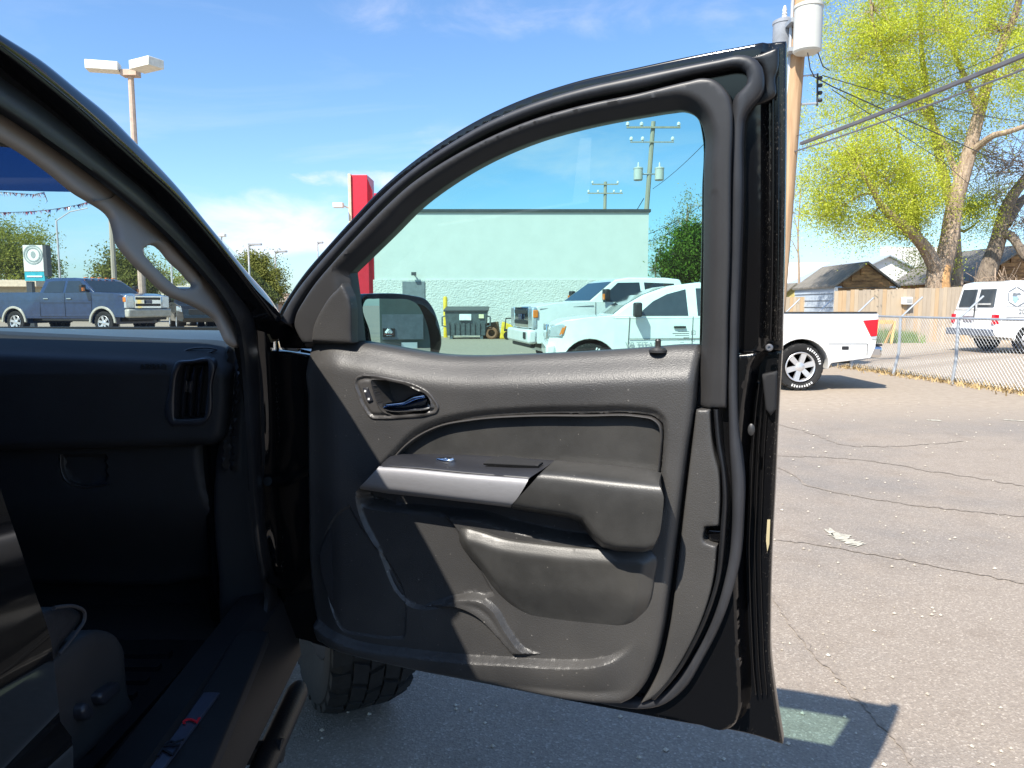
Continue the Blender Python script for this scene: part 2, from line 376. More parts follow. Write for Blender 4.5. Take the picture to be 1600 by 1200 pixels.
def relief(name, poly, plane, m, parent=None, w0=0.0, h=None, step=0.006, skirt=0.02, holes=(), lines=(), attr=None, rings=(0.0008, 0.0022, 0.0048)):
    """a moulded sheet: outline px polygon on plane (offset w0), height h(Q, dist), closed sides"""
    loops = [np.array([plane.st(x, y, w0) for x, y in q]) for q in [poly, *holes]]
    lo = loops[0].min(0); hi = loops[0].max(0)
    gx, gy = np.meshgrid(np.arange(lo[0], hi[0], step), np.arange(lo[1], hi[1], step))
    gx = gx + (np.arange(gx.shape[0]) % 2)[:, None] * step * 0.5
    Q = np.c_[gx.ravel(), gy.ravel()]
    def dens(lp):      # even spacing along the outline
        c = np.r_[lp, lp[:1]]; d_ = np.hypot(*np.diff(c, axis=0).T); out = []
        for a, b, l_ in zip(c[:-1], c[1:], d_):
            k_ = max(1, int(math.ceil(l_ / max(step, 0.004)))); out += [a + (b - a) * i / k_ for i in range(k_)]
        return np.array(out)
    loops = [dens(lp) for lp in loops]
    def indist(Q):
        ins = inside(Q, loops[0]); dd = segdist(Q, loops[0])
        for hl in loops[1:]: ins &= ~inside(Q, hl); dd = np.minimum(dd, segdist(Q, hl))
        return ins, dd
    rings = [r_ for r_ in rings if r_ < step]
    rp_ = []
    for lp in loops:
        tg = np.roll(lp, -1, 0) - np.roll(lp, 1, 0); tg /= np.maximum(np.hypot(*tg.T), 1e-9)[:, None]; nm = np.c_[-tg[:, 1], tg[:, 0]]
        for r_ in rings:
            for sg in (1, -1):
                c_ = lp + nm * (r_ * sg); ins, dd = indist(c_); rp_.append(c_[ins & (dd > r_ * 0.93)])
    keep, dd = indist(Q); keep &= dd > (max(rings) + step * 0.4 if rings else step * 0.45)
    LN = []
    for ln in lines:
        L2 = np.array([plane.st(x, y, w0) for x, y in ln]); k_ = max(4, int(np.hypot(*np.diff(L2, axis=0).T).sum() / (step * 1.2))); L2 = resample(L2, k_)
        ins, dl = indist(L2); ok_ = ins & (dl > (max(rings) if rings else 0) + step * .3)
        run = []
        for p_, o_ in zip(L2, ok_):
            if o_: run.append(p_)
            else:
                if len(run) > 1: LN.append(np.array(run))
                run = []
        if len(run) > 1: LN.append(np.array(run))
    if LN:
        tot = np.concatenate(LN); kd = KDTree(len(tot))
        for i_, p_ in enumerate(tot): kd.insert((p_[0], p_[1], 0), i_)
        kd.balance()
        for i_ in np.nonzero(keep)[0]:
            if kd.find((Q[i_, 0], Q[i_, 1], 0))[2] < step * .55: keep[i_] = False
    Q = Q[keep]; edges = []; allp = []
    if rp_: Q = np.r_[Q, np.concatenate(rp_)]
    for lp in loops:
        b = len(allp); n = len(lp); allp += [Vector(p) for p in lp]; edges += [(b + i, b + (i + 1) % n) for i in range(n)]
    for L2 in LN:
        b = len(allp); allp += [Vector(p) for p in L2]; edges += [(b + i, b + i + 1) for i in range(len(L2) - 1)]
    allp += [Vector(p) for p in Q]
    r = delaunay_2d_cdt(allp, edges, [], 0, 1e-6)
    P = np.array([(v.x, v.y) for v in r[0]]); T = np.array(r[2])
    cen = P[T].mean(1); ok = inside(cen, loops[0])
    for hl in loops[1:]: ok &= ~inside(cen, hl)
    T = T[ok]
    d = segdist(P, loops[0])
    for hl in loops[1:]: d = np.minimum(d, segdist(P, hl))
    H = h(P, d) if h else np.zeros(len(P))
    V = [plane.P(p[0], p[1], w0 + q) for p, q in zip(P, H)]
    nrm = plane.S.cross(plane.T); flip = nrm.dot(plane.N) < 0
    F = [tuple(t[::-1]) if flip else tuple(t) for t in T]
    # closed sides
    cnt = {}
    for f in F:
        for i in range(3):
            e = (f[i], f[(i + 1) % 3]); cnt[e] = 1
    nb = {}
    for (a, b) in list(cnt):
        if (b, a) not in cnt:
            for q in (a, b):
                if q not in nb:
                    nb[q] = len(V); V.append(V[q] - plane.N * skirt)
            F.append((b, a, nb[a], nb[b]))
    o = mk(name, V, F, m, parent, True, angle=38)
    if attr:
        an = o.data.attributes.new(attr[0], 'FLOAT', 'POINT'); vals = np.zeros(len(V)); vals[:len(P)] = attr[1](P, d); an.data.foreach_set('value', vals)
    return o
def offs(pts, ds, closed=False):
    """copies of a px curve shifted sideways by each of ds pixels"""
    P = np.array([(p[0], p[1]) for p in pts], float); t = (np.roll(P, -1, 0) - np.roll(P, 1, 0)) if closed else np.gradient(P, axis=0); t /= np.maximum(np.hypot(*t.T), 1e-9)[:, None]; n = np.c_[-t[:, 1], t[:, 0]]
    out = []
    for d in ds:
        c = P + n * d; out.append([tuple(q) for q in (np.r_[c, c[:1]] if closed else c)])
    return out
def band(name, A, B, surf, m, parent, w=0.0, bulge=0.01, thick=0.015, n=60, k=7, wB=None):
    """a rounded strip (seal, trim) between two px curves on a surface"""
    A = resample(A, n); B = resample(B, n); V = []; F = []; c = k + 2; wB = w if wB is None else wB
    for a, b in zip(A, B):
        pa, na = surf.pt(a[0], a[1], w); pb, nb = surf.pt(b[0], b[1], wB)
        for j in range(k):
            th = math.pi * j / (k - 1); V.append(pa.lerp(pb, 0.5 - 0.5 * math.cos(th)) + na * (bulge * math.sin(th)))
        V.append(pb - nb * thick); V.append(pa - na * thick)
    for i in range(n - 1):
        for j in range(c):
            j2 = (j + 1) % c; F.append((i * c + j, i * c + j2, (i + 1) * c + j2, (i + 1) * c + j))
    F.append(tuple(range(c))); F.append(tuple(range((n - 1) * c, n * c))[::-1])
    V, F = fixn(V, F)
    return mk(name, V, F, m, parent, True, angle=50)
def skin(name, rows, plane, m, parent, n=40, sub=4, angle=40):
    """surface through rows of px polylines, each at its own offset w (number or list)"""
    G = []
    for pts, wv in rows:
        q = resample(pts, n)
        wl = np.interp(np.linspace(0, 1, n), np.linspace(0, 1, len(wv)), wv) if isinstance(wv, (list, tuple)) else np.full(n, wv)
        G.append([plane.pt(x, y, ww)[0] for (x, y), ww in zip(q, wl)])
    V = []; F = []; rowsN = []
    for i in range(len(G) - 1):
        g0 = G[max(i - 1, 0)]; g1 = G[i]; g2 = G[i + 1]; g3 = G[min(i + 2, len(G) - 1)]
        for s_ in range(sub):
            t = s_ / sub; rr = []
            for a, b, c, d in zip(g0, g1, g2, g3):
                m1 = (c - a) * .5; m2 = (d - b) * .5
                l = (c - b).length
                if m1.length > l: m1 = m1 * (l / m1.length)
                if m2.length > l: m2 = m2 * (l / m2.length)
                rr.append(b * (2 * t**3 - 3 * t * t + 1) + m1 * (t**3 - 2 * t * t + t) + c * (-2 * t**3 + 3 * t * t) + m2 * (t**3 - t * t))
            rowsN.append(rr)
    rowsN.append(G[-1])
    for rr in rowsN: V += rr
    for i in range(len(rowsN) - 1):
        for j in range(n - 1): F.append((i * n + j, i * n + j + 1, (i + 1) * n + j + 1, (i + 1) * n + j))
    F.append(tuple(i * n for i in range(len(rowsN)))); F.append(tuple(i * n + n - 1 for i in range(len(rowsN)))[::-1])
    V, F = fixn(V, F)
    return mk(name, V, F, m, parent, True, angle=angle)
def text_mesh(txt, size=1.0, extrude=0.002):
    cu = bpy.data.curves.new('text', 'FONT'); cu.body = txt; cu.size = size; cu.extrude = extrude; cu.align_x = 'CENTER'; cu.align_y = 'CENTER'
    o = bpy.data.objects.new('text', cu); COL.objects.link(o); bpy.context.view_layer.update()
    me = bpy.data.meshes.new_from_object(o); V = [v.co.copy() for v in me.vertices]; F = [list(p.vertices) for p in me.polygons]
    bpy.data.objects.remove(o); bpy.data.curves.remove(cu); bpy.data.meshes.remove(me)
    return V, F
def lettering(name, txt, size, T, m, parent, ext=0.002):
    V, F = text_mesh(txt, size, ext); return mk(name, [T @ v for v in V], F, m, parent, False)
# ================================================================== the black pickup with its open door
YAW = R(3.0)
TA = Vector((math.cos(YAW), math.sin(YAW), 0)); TB = Vector((-math.sin(YAW), math.cos(YAW), 0)); TZ = Vector((0, 0, 1))
def tr(a, b, z): return TA * a + TB * b + TZ * z          # truck coordinates: right, forward, up
TRUCK = empty('pickup_truck', tr(-1.25, 0.6, 0), 'black lifted pickup truck with its front passenger door swung open, grey pillar trim inside', 'pickup truck')
# --- door planes: u runs from the hinge to the latch edge
DO = at_z(485, 1000, 0.68); DE = at_z(1220, 1160, 0.68)
DU_ = (DE - DO); DU_.z = 0; DU_.normalize()
PD = Plane((DO.x, DO.y, 1.33), DU_, TZ)
LEAN = 0.11
PU = Plane((DO.x, DO.y, 1.33), DU_, TZ + PD.N * LEAN)
PF = Fold(PD, PU, 1.33)
# door shell
outer_top = [(439, 503), (446, 484), (462, 457), (480, 431), (520, 384), (560, 340), (604, 294), (650, 255), (700, 220), (760, 185), (830, 154), (900, 131), (1000, 108), (1100, 87), (1180, 72), (1219, 64), (1228, 63.5)]
right_edge = [(1228, 63.5, 1), (1227.5, 250), (1224, 460), (1221, 560), (1216, 650), (1211, 760), (1206, 860), (1203.5, 960), (1204, 1026), (1210, 1080), (1216, 1120), (1223.5, 1164, 1)]
bottom_edge = [(1223.5, 1164, 1), (1180, 1150), (1063, 1129), (1000, 1117), (880, 1094), (772, 1072), (661, 1050), (600, 1036), (529, 1018), (485, 1005, 1)]
left_edge = [(485, 1005, 1), (468, 960), (462, 900), (458, 800), (456, 700), (452, 600), (444, 540), (439, 503, 1)]
shell_low = sp([(1222, 545, 1)] + [(1216, 650), (1211, 760), (1206, 860), (1203.5, 960), (1204, 1026), (1210, 1080), (1216, 1120), (1223.5, 1164, 1)]) + sp(bottom_edge)[1:] + sp(left_edge)[1:-1] + [(443, 545), (549, 560), (660, 576), (760, 580), (900, 574), (1020, 566), (1110, 556)]
# lower half of the shell: outer hem, step up to the jamb
def dust_low(P, d): return sm((0.035 - d) / 0.035)
stepline = sp([(1198, 545), (1186, 562), (1178, 600), (1171, 650), (1166, 720), (1163, 800), (1161, 860), (1162, 905), (1165, 990), (1169, 1060), (1167, 1095), (1155, 1118), (1138, 1125), (1100, 1117), (1060, 1106), (1000, 1098), (880, 1076), (772, 1054), (661, 1033), (600, 1019), (529, 1000), (480, 988)])
step_st = np.array([PD.st(x, y, -0.10) for x, y in stepline])
def h_low(P, d):
    # inside of the step line the jamb is proud, outside it falls to the hem; ribs run along the edge
    q = segdist(P, step_st, False); side = inside(P, np.r_[step_st, [PD.st(430, 985, -.10)], [PD.st(430, 500, -.10)], [PD.st(1198, 500, -.10)]])
    s_ = np.where(side, q, -q)
    hh = 0.052 * sm((s_ + 0.004) / 0.014)
    return hh + rnd(d, 0.004)
DOOR = relief('door', shell_low, PD, 'jamb', TRUCK, w0=-0.10, h=h_low, step=0.0055, skirt=0.03, lines=offs(stepline, (-5, -1, 3, 7, 11)), attr=('dust', dust_low))
DOOR['label'] = 'open front passenger door with dark moulded inner panel'
# upper frame of the shell
frame_hole = sp([(536, 430, 1), (600, 372), (640, 328), (700, 284), (760, 250), (830, 221), (900, 200), (1000, 180), (1044, 170), (1065, 168), (1082, 175), (1094, 190), (1099, 210), (1099, 300), (1095, 545, 1), (900, 560), (700, 562), (550, 540, 1)], True)
up_poly = sp(outer_top)[:-1] + sp([(1228, 63.5, 1), (1227.5, 250), (1224, 460), (1222, 548, 1)]) + sp([(1100, 552), (900, 566), (700, 568), (550, 546), (446, 542, 1)])
ridge = sp([(1201, 150), (1201, 300), (1200, 460), (1197, 545)]); ridge_st = np.array([PU.st(x, y, -0.085) for x, y in ridge])
def h_up(P, d):
    q = segdist(P, ridge_st, False); x = P[:, 0] - np.interp(P[:, 1], ridge_st[::-1, 1], ridge_st[::-1, 0])
    up_ = sm((0.0 - x) / 0.012) * 0.02
    return up_ + rnd(d, 0.005)
def dust_up(P, d):
    x = P[:, 0] - np.interp(P[:, 1], ridge_st[::-1, 1], ridge_st[::-1, 0]); return sm((x + 0.02) / 0.02) * (P[:, 0] > PU.st(1150, 300)[0])
relief('window_frame', up_poly, PU, 'jamb', DOOR, w0=-0.085, h=h_up, step=0.007, skirt=0.03, holes=[frame_hole], lines=offs(ridge, (-1, 2, 5, 8, 11)), attr=('dust', dust_up))
for k_, (o_, wd_) in enumerate(((8, 2.6), (17, 2.2), (26, 1.6))):
    qa = [(x + o_ * min(1, max(.35, (1222 - x) / 52)), y) for x, y in sp([(1178, 600), (1171, 650), (1166, 720), (1163, 800), (1161, 860), (1162, 905), (1165, 990), (1169, 1060), (1172, 1085)])]
    band('jamb_rib', qa, [(x + wd_, y) for x, y in qa], PD, 'jamb', DOOR, w=-0.088 - .003 * k_, bulge=0.003, thick=0.01, n=60)
for k_, (o_, wd_) in enumerate(((2, 5.0), (13, 1.6))):
    qa = [(x + o_, y) for x, y in sp([(1203, 120), (1203, 300), (1201, 460), (1199, 530)])]
    band('jamb_rib', qa, [(x + wd_, y) for x, y in qa], PU, 'jamb', DOOR, w=-0.078, bulge=0.004, thick=0.01, n=40)
# jamb corner cover and small fittings
MBj = MB()
def onplane(pl, px, py, w): return pl.pt(px, py, w)[0]
corner = sp([(1165, 92, 1), (1216, 72, 1), (1215, 105), (1211, 118), (1210, 150), (1203, 156), (1168, 168, 1), (1190, 145), (1194, 119), (1188, 100)], True, 4)
relief('corner_cover', corner, PU, 'rubber', DOOR, w0=-0.060, h=lambda P, d: rnd(d, 0.006), step=0.007, skirt=0.03)
# outside skin of the door
skin_poly = sp([(446, 545, 1), (456, 700), (462, 900), (485, 1003, 1)]) + sp(bottom_edge)[::-1][1:] if False else None
sk = sp([(470, 545, 1), (468, 700), (470, 900), (490, 1000, 1), (600, 1030), (772, 1066), (1000, 1110), (1180, 1144), (1214, 1150, 1), (1202, 1026), (1200, 900), (1208, 700), (1216, 560, 1), (1090, 566), (900, 578), (700, 582), (560, 566)], True, 4)
relief('outer_skin', sk, PD, 'paint', DOOR, w0=-0.125, step=0.03, skirt=0.012, h=lambda P, d: 0 * d)
# glass, sits in the channel between frame and panel
pane = sp([(526, 425, 1), (590, 368), (640, 316), (700, 272), (760, 238), (830, 210), (900, 188), (1000, 168), (1060, 158), (1090, 165), (1106, 190), (1108, 300), (1104, 575, 1), (800, 590), (560, 575, 1)], True, 4)
GV = [PF.up.pt(x, y, -0.062)[0] for x, y in pane]; nG = len(GV)
GF = [tuple(range(nG))]
mk('window_glass', GV, GF, 'glass', DOOR, False)
# inner window surround
trim_outer = sp([(472, 537, 1), (464, 524), (458, 508), (460, 494), (473, 469), (486, 449), (520, 408), (560, 364), (600, 323), (640, 287), (700, 247), (760, 215), (830, 186), (900, 165.5), (1000, 144), (1073, 126), (1098, 121), (1114, 123.5), (1126, 132), (1137, 146), (1142, 166), (1143, 196), (1141, 250), (1139, 400), (1135.6, 500), (1135, 560), (1134, 639, 1)])
trim_inner = sp([(1085, 639, 1), (1091, 560), (1093, 530), (1094.5, 460), (1096, 260), (1096.5, 208), (1090, 188), (1077, 175), (1060, 169.5), (1044, 171), (1000, 178), (900, 198), (830, 218), (760, 247), (700, 281), (640, 325.5), (600, 366), (535.5, 429, 1), (538, 447), (549, 538, 1)])
trim_out = trim_outer + trim_inner; trim_hole = trim_inner
cap_line = np.array([PU.st(x, y, -0.015) for x, y in [(1129.5, 470), (1121, 638)]])
tin = np.array([PU.st(x, y, -0.015) for x, y in trim_hole])
def h_trim(P, d):
    di = segdist(P, tin, False)
    base = rnd(d, 0.007) - 0.020 * sm((0.024 - di) / 0.024)
    low = P[:, 1] < PU.st(1110, 300)[1]
    groove = -0.003 * np.exp(-((di - 0.020) / 0.002)**2) * low
    return base + groove
relief('window_trim', trim_out, PU, 'plastic2', DOOR, w0=-0.012, h=h_trim, step=0.006, skirt=0.025)
# raised sail cover behind the mirror
sail = sp([(532, 443, 1), (526, 451), (517.5, 459), (502, 481), (493, 498), (488, 511), (485, 534, 1), (548, 537.5, 1), (537, 450)], True, 5)
relief('mirror_cover', sail, PU, 'plastic', DOOR, w0=-0.005, h=lambda P, d: rnd(d, 0.007), step=0.005, skirt=0.02)
# door seal, a long rubber tube round the opening
sA = sp([(440, 499), (449, 480), (465, 454), (482, 432), (520, 388), (560, 345), (604, 300), (650, 261), (700, 227), (760, 192), (830, 162), (900, 140), (1000, 117), (1073, 102), (1129, 91), (1157, 85.5), (1177, 90), (1189, 101), (1193.5, 119), (1190, 145), (1180, 158), (1170, 169.5), (1163, 182), (1161, 200), (1160, 300), (1157, 400), (1153, 500), (1151.5, 600), (1153, 660), (1158, 710), (1162, 752), (1160.5, 812), (1155, 880), (1147, 915), (1129, 969), (1099, 1029), (1069, 1077), (1036, 1101), (1000, 1107), (940, 1098)])
sB = sp([(456, 506), (462, 488), (478, 462), (494, 440), (528, 400), (567, 357), (610, 313), (655, 274), (703, 241), (762, 208), (833, 179), (902, 158), (1000, 138), (1073, 120), (1122, 110), (1150, 106), (1162, 109), (1167, 118), (1167, 131), (1158, 141), (1147, 152), (1144.5, 166), (1143, 196), (1142, 300), (1139, 400), (1138, 500), (1138, 600), (1139, 660), (1140, 700), (1143.5, 752), (1144, 812), (1138, 880), (1130, 915), (1112, 969), (1082, 1025), (1055, 1062), (1030, 1085), (1000, 1092), (940, 1086)])
band('weather_seal', sA, sB, PF, 'rubber_grey', DOOR, w=-0.038, bulge=0.009, thick=0.03, n=180)
# second, thinner lip of the seal inside the lower jamb
l2A = sp([(1122, 640), (1126, 690), (1133, 735), (1136, 775), (1134, 822), (1131, 860), (1126, 900), (1108, 960), (1085, 1010), (1060, 1052), (1024, 1093)])
l2B = sp([(1115, 640), (1119, 690), (1127, 735), (1129, 775), (1126, 822), (1123, 860), (1119, 900), (1101, 960), (1078, 1010), (1053, 1052), (1018, 1090)])
band('seal_lip', l2A, l2B, PD, 'rubber', DOOR, w=-0.022, bulge=0.005, thick=0.03, n=70)

# ---------------- the moulded inner panel
panel = sp([(467, 546, 1), (472.5, 536), (481, 532.5), (549, 537), (585, 543), (640, 553), (661, 556), (720, 559), (790, 557), (900, 552), (1000, 545.5), (1060, 541), (1084, 541, 1), (1089, 548), (1087, 570), (1081, 640), (1070, 710), (1061, 780), (1050, 870), (1042, 930), (1033, 990), (1020, 1042), (1003, 1077), (985, 1095), (970, 1101, 1), (880, 1090), (772, 1069), (661, 1048), (600, 1034), (529, 1016), (490, 1006, 1), (478, 960), (471, 900), (468, 800), (467, 700), (466, 620), (462, 570)], True)
g_outer = sp([(575, 752), (589, 730), (609, 708), (641, 675), (690, 652), (742, 642), (820, 636), (917, 634), (1000, 635), (1025, 640), (1039, 652), (1044, 671), (1043, 700), (1040, 745), (1035, 800), (900, 800), (700, 780)], True)
g_rim = sp([(612, 719), (618.5, 710.5), (641, 688), (683.5, 665), (742, 653.6), (820, 648), (917, 647.5), (1000, 648.5), (1022, 653), (1033, 663), (1036, 680), (1034.5, 700), (1031, 738, 1), (1020, 770), (900, 770), (700, 760)], True)
cavity = sp([(556, 768), (600, 762), (700, 775), (800, 782), (905, 800), (960, 850), (943, 853), (885, 850), (836, 841), (781, 827), (755, 818), (696, 811), (636, 805), (590, 800), (562, 792)], True)
blue = sp([(556, 776, 1), (560, 798), (590, 862), (625, 935), (638, 946), (690, 948), (712, 936), (736, 930), (758, 934), (772, 930, 1), (755, 899), (716, 831), (700, 811), (636, 800)], True)
cupout = sp([(660, 950), (700, 935.5), (730, 931), (754, 934), (772, 946), (799, 988), (823, 1015), (844, 1021)], False)
cupin = sp([(690, 949), (712, 949), (724, 952), (745, 962.5), (775, 991), (802, 1022)], False)
ridgeL = [(490, 975), (510, 985), (529, 991), (550, 999), (640, 1014), (742, 1024), (802, 1027), (880, 1031), (930, 1029), (965, 1020), (990, 1000), (1008, 965), (1019, 920)]
ridgeP = sp(ridgeL) ; below = ridgeP + [(1100, 920), (1100, 1150), (470, 1060), (440, 975)]
spk = sp([(545, 790, 1), (524, 806), (503, 838), (493, 871), (496, 895), (508, 934), (520, 964), (535, 985), (568, 992.5), (622, 997), (630, 996), (633, 986)], True)
bez = sp([(552, 596), (556, 588.5), (563, 585.5), (585, 586), (614, 591), (648, 600), (668, 611), (679.5, 625), (685, 638), (682, 645), (670.5, 649.5), (630, 654.5), (596, 656), (578, 654), (568, 642), (557, 618)], True)
hol = sp([(580.5, 594, 1), (610, 597), (637, 604.5), (648, 610), (662, 616), (672, 637), (668, 643), (640, 647), (612, 648), (598.5, 641), (587, 618)], True)
ST = lambda L, w=0.0: np.array([PD.st(x, y, w) for x, y in L])
S_go, S_gr, S_cv, S_bl, S_be, S_sp = map(ST, (g_outer, g_rim, cavity, blue, below, spk)); S_co, S_ci, S_ri = ST(cupout), ST(cupin), ST(ridgeP); S_cup = ST(cupout + cupin[::-1]); S_hol0 = ST(hol)
belt_st = ST(sp([(467, 546), (481, 532.5), (549, 537), (640, 553), (720, 559), (790, 557), (900, 552), (1000, 545.5), (1089, 541)]))
def h_panel(P, d):
    H = rnd(d, 0.014)
    tb = np.interp(P[:, 0], belt_st[:, 0], belt_st[:, 1]) - P[:, 1]          # below the belt line
    H += -0.032 * (1 - sm(tb / 0.07))**1.5
    ul = P[:, 0] - PD.st(470, 700)[0]
    H += -0.022 * (1 - sm(ul / 0.10)) * sm((tb - 0.0) / 0.05)                 # flank turns away towards the hinge
    so = sdist(P, S_go); sr = sdist(P, S_gr)
    H += -0.010 * sm((so + 0.002) / 0.014)
    H += -0.018 * sm(sr / 0.005)
    sc = sdist(P, S_cv); H += -0.030 * sm(sc / 0.016)
    sb = sdist(P, S_bl); H += -0.009 * sm((sb + 0.002) / 0.007)
    sbe = sdist(P, S_be); fade = 1 - sm((P[:, 0] - PD.st(930, 1000)[0]) / (PD.st(1000, 1000)[0] - PD.st(930, 1000)[0])); H += fade * 0.018 * sm((sbe + 0.002) / 0.012) - 0.03 * sm((sbe - 0.012) / 0.12) * fade
    H += -0.065 * sm((sdist(P, S_hol0) + 0.003) / 0.003)
    ss = sdist(P, S_sp); H += -0.004 * sm((ss + 0.002) / 0.004)
    dco = segdist(P, S_co, False); dci = segdist(P, S_ci, False)
    scu = sdist(P, S_cup); H += 0.011 * sm((scu + 0.002) / 0.008) - 0.005 * sm((scu - .008) / .02)
    return H
relief('door_panel', panel, PD, 'plastic', DOOR, w0=0.0, h=h_panel, step=0.0036, skirt=0.035, lines=offs(ridgeP, (-4, -1, 2, 5, 8, 11)) + offs(g_outer, (0, 4, 8, 12), True) + offs(blue, (-2, 1, 4), True) + offs(cupout + cupin[::-1], (-2, 1, 4), True) + offs(spk, (-2, 1), True) + offs(hol, (-3, 0, 3), True) + offs(cavity, (0, 4, 8, 12), True))
rimc = sp([(612, 719), (618.5, 710.5), (641, 688), (683.5, 665), (742, 653.6), (820, 648), (917, 647.5), (1000, 648.5), (1022, 653), (1033, 663), (1036, 680), (1034.5, 700), (1031, 738)])
rimi = sp([(617, 721), (623, 712.5), (644, 692), (685, 669), (743, 657.4), (820, 652), (917, 651.5), (999, 652.5), (1019, 656.5), (1029, 666), (1031.5, 680), (1030.5, 700), (1027, 738)])
band('insert_rim', rimc, rimi, PD, 'bezel', DOOR, w=-0.010, bulge=0.007, thick=0.016, n=110)
relief('insert_panel', sp([(615, 719), (623, 709), (644, 690), (685, 668), (743, 656.4), (820, 651), (917, 650.5), (999, 651.5), (1019, 655.5), (1029, 665), (1032, 680), (1031, 700), (1028, 740, 1), (1020, 760), (900, 760), (700, 750), (630, 735, 1)], True), PD, 'softpad', DOOR, w0=-0.020, step=0.02, skirt=0.004)
# grille, pocket, strip beside the gap
spk_in = sp([(545, 795, 1), (526, 810), (507, 840), (497, 871), (500, 895), (511, 932), (523, 961), (537, 981), (569, 988), (620, 993), (627, 985)], True)
M['grille'] = mat('fine speaker mesh', (0.016, 0.016, 0.018), 0.55, bump=1.0, bscale=1500, bdist=0.001)
relief('speaker_grille', spk_in, PD, 'grille', DOOR, w0=-0.010, h=lambda P, d: rnd(d, 0.004), step=0.008, skirt=0.01)
pocket = sp([(716, 833), (718, 827), (724, 825), (742, 828.5), (787, 842), (836, 849), (885, 854), (950, 858), (1013, 862), (1022, 867), (1021.5, 909), (1016, 940), (1009, 962), (998, 984), (980, 996), (950, 1000), (900, 999), (860, 994), (836, 987), (813, 974), (787, 951), (755, 899)], True)
pk = ST(pocket, 0.006); pk_top = ST(sp([(716, 831), (742, 828.5), (787, 842), (836, 849), (885, 854), (950, 858), (1022, 865)]), 0.006)
def h_pocket(P, d):
    dt = segdist(P, pk_top, False); zt = np.interp(P[:, 0], pk_top[:, 0], pk_top[:, 1]) - P[:, 1]
    H = rnd(d, 0.006) + 0.010 * sm(d / 0.025) - 0.020 * sm((zt - 0.07) / 0.10)
    return H
relief('map_pocket', pocket, PD, 'softpad', DOOR, w0=0.006, h=h_pocket, step=0.0045, skirt=0.03)
strip = sp([(1087, 640, 1), (1109, 640, 1), (1112, 684), (1116, 710), (1122.5, 735), (1125, 770), (1123, 823, 1), (1101, 824, 1), (1100, 846), (1110, 851), (1120, 854, 1), (1115.5, 901), (1105, 945), (1088, 990), (1058, 1045), (1022, 1090), (1000, 1101, 1), (1012, 1082), (1030, 1045), (1044, 990), (1055, 915), (1068, 800), (1080, 700)], True)
relief('edge_strip', strip, PD, 'plastic', DOOR, w0=-0.020, h=lambda P, d: rnd(d, 0.005), step=0.006, skirt=0.03)
relief('pull_latch', sp([(1103, 827, 1), (1136, 829, 1), (1136, 838), (1130, 846), (1108, 846, 1)], True, 3), PD, 'paint', DOOR, w0=-0.036, h=lambda P, d: rnd(d, 0.004), step=0.006, skirt=0.01)
# handle bezel with its hollow, lever and lock switch
S_hol = ST(hol, 0.004); S_bez = ST(bez, 0.004)
def h_bez(P, d):
    sh = sdist(P, S_hol); dd = segdist(P, S_bez)
    return rnd(dd, 0.004) - 0.005 * np.exp(-((dd - 0.009) / 0.003)**2) + 0.003 * np.exp(-(sh / 0.003)**2) - 0.050 * sm((sh + 0.001) / 0.005) - 0.012 * sm((dd - 0.012) / 0.02) * 0
relief('handle_bezel', bez, PD, 'bezel', DOOR, w0=0.004, h=h_bez, step=0.0028, skirt=0.03, lines=offs(hol, (-3, -1, 1, 3, 5), True))
lev_top = [(596, 634), (599, 630), (615, 628.5), (630, 626.5), (637, 622), (643.5, 618.5), (651, 617.5), (659, 616.5)]
lev_mid = [(599, 637), (604, 634), (618, 632.5), (632, 631), (642, 627), (650, 623), (658, 621), (664, 620)]
lev_bot = [(602, 641), (610, 643), (622, 643.5), (640, 642.5), (655, 641), (664, 640), (671, 638), (672, 635)]
skin('door_lever', [(lev_top, -0.012), (lev_top, 0.000), (lev_mid, 0.010), (lev_bot, 0.004), (lev_bot, -0.012)], PD, 'chrome', DOOR, n=30, sub=5)
LK = relief('lock_switch', sp([(566, 606, 1), (573.5, 605.5, 1), (581.5, 626, 1), (574, 629.5, 1)], True, 4), PD, 'switch', DOOR, w0=0.008, h=lambda P, d: rnd(d, 0.002), step=0.004, skirt=0.01)
# armrest: switch deck, silver bar, soft pad
deck_b = [(598, 723), (609, 713), (625, 710), (680, 710), (722, 711), (790, 715), (866, 720)]
deck_f = [(594, 729), (610, 727), (660, 730), (722, 736), (780, 741), (826, 746), (842, 734)]
deck_m = [(596, 726), (610, 720), (640, 720), (680, 722), (722, 725), (800, 731), (850, 732)]
skin('switch_panel', [(deck_b, -0.03), (deck_b, -0.004), (deck_m, 0.036), ([(593, 730), (610, 727.5), (660, 731), (722, 737.5), (780, 742.5), (827, 747)], 0.060), ([(592, 733), (610, 733), (660, 737), (722, 743), (780, 748), (825, 751)], 0.056)], PD, 'switch', DOOR, n=50, sub=5)
sv_t = [(592, 729), (640, 732), (722, 740), (780, 744.5), (826, 748)]
sv_1 = [(586, 737), (640, 742), (722, 750), (780, 756), (820, 760)]
sv_2 = [(576, 748), (640, 756), (722, 768), (770, 775), (808, 779)]
sv_b = [(563, 760), (605, 766), (680, 775.5), (740, 783), (798, 790)]
skin('armrest_trim', [(sv_t, 0.045), (sv_t, 0.060), (sv_1, 0.066), (sv_2, 0.064), (sv_b, 0.055), ([(563, 764), (605, 771), (680, 779), (740, 786), (798, 793)], 0.02)], PD, 'silver', DOOR, n=50, sub=4)
pd_b = [(866, 719.5), (900, 722), (960, 728), (1015, 734), (1033, 739)]
pd_f = [(846, 738), (880, 741), (940, 748), (1000, 754), (1030, 757)]
pd_m = [(828, 758), (870, 765), (940, 775), (1000, 782), (1037, 778)]
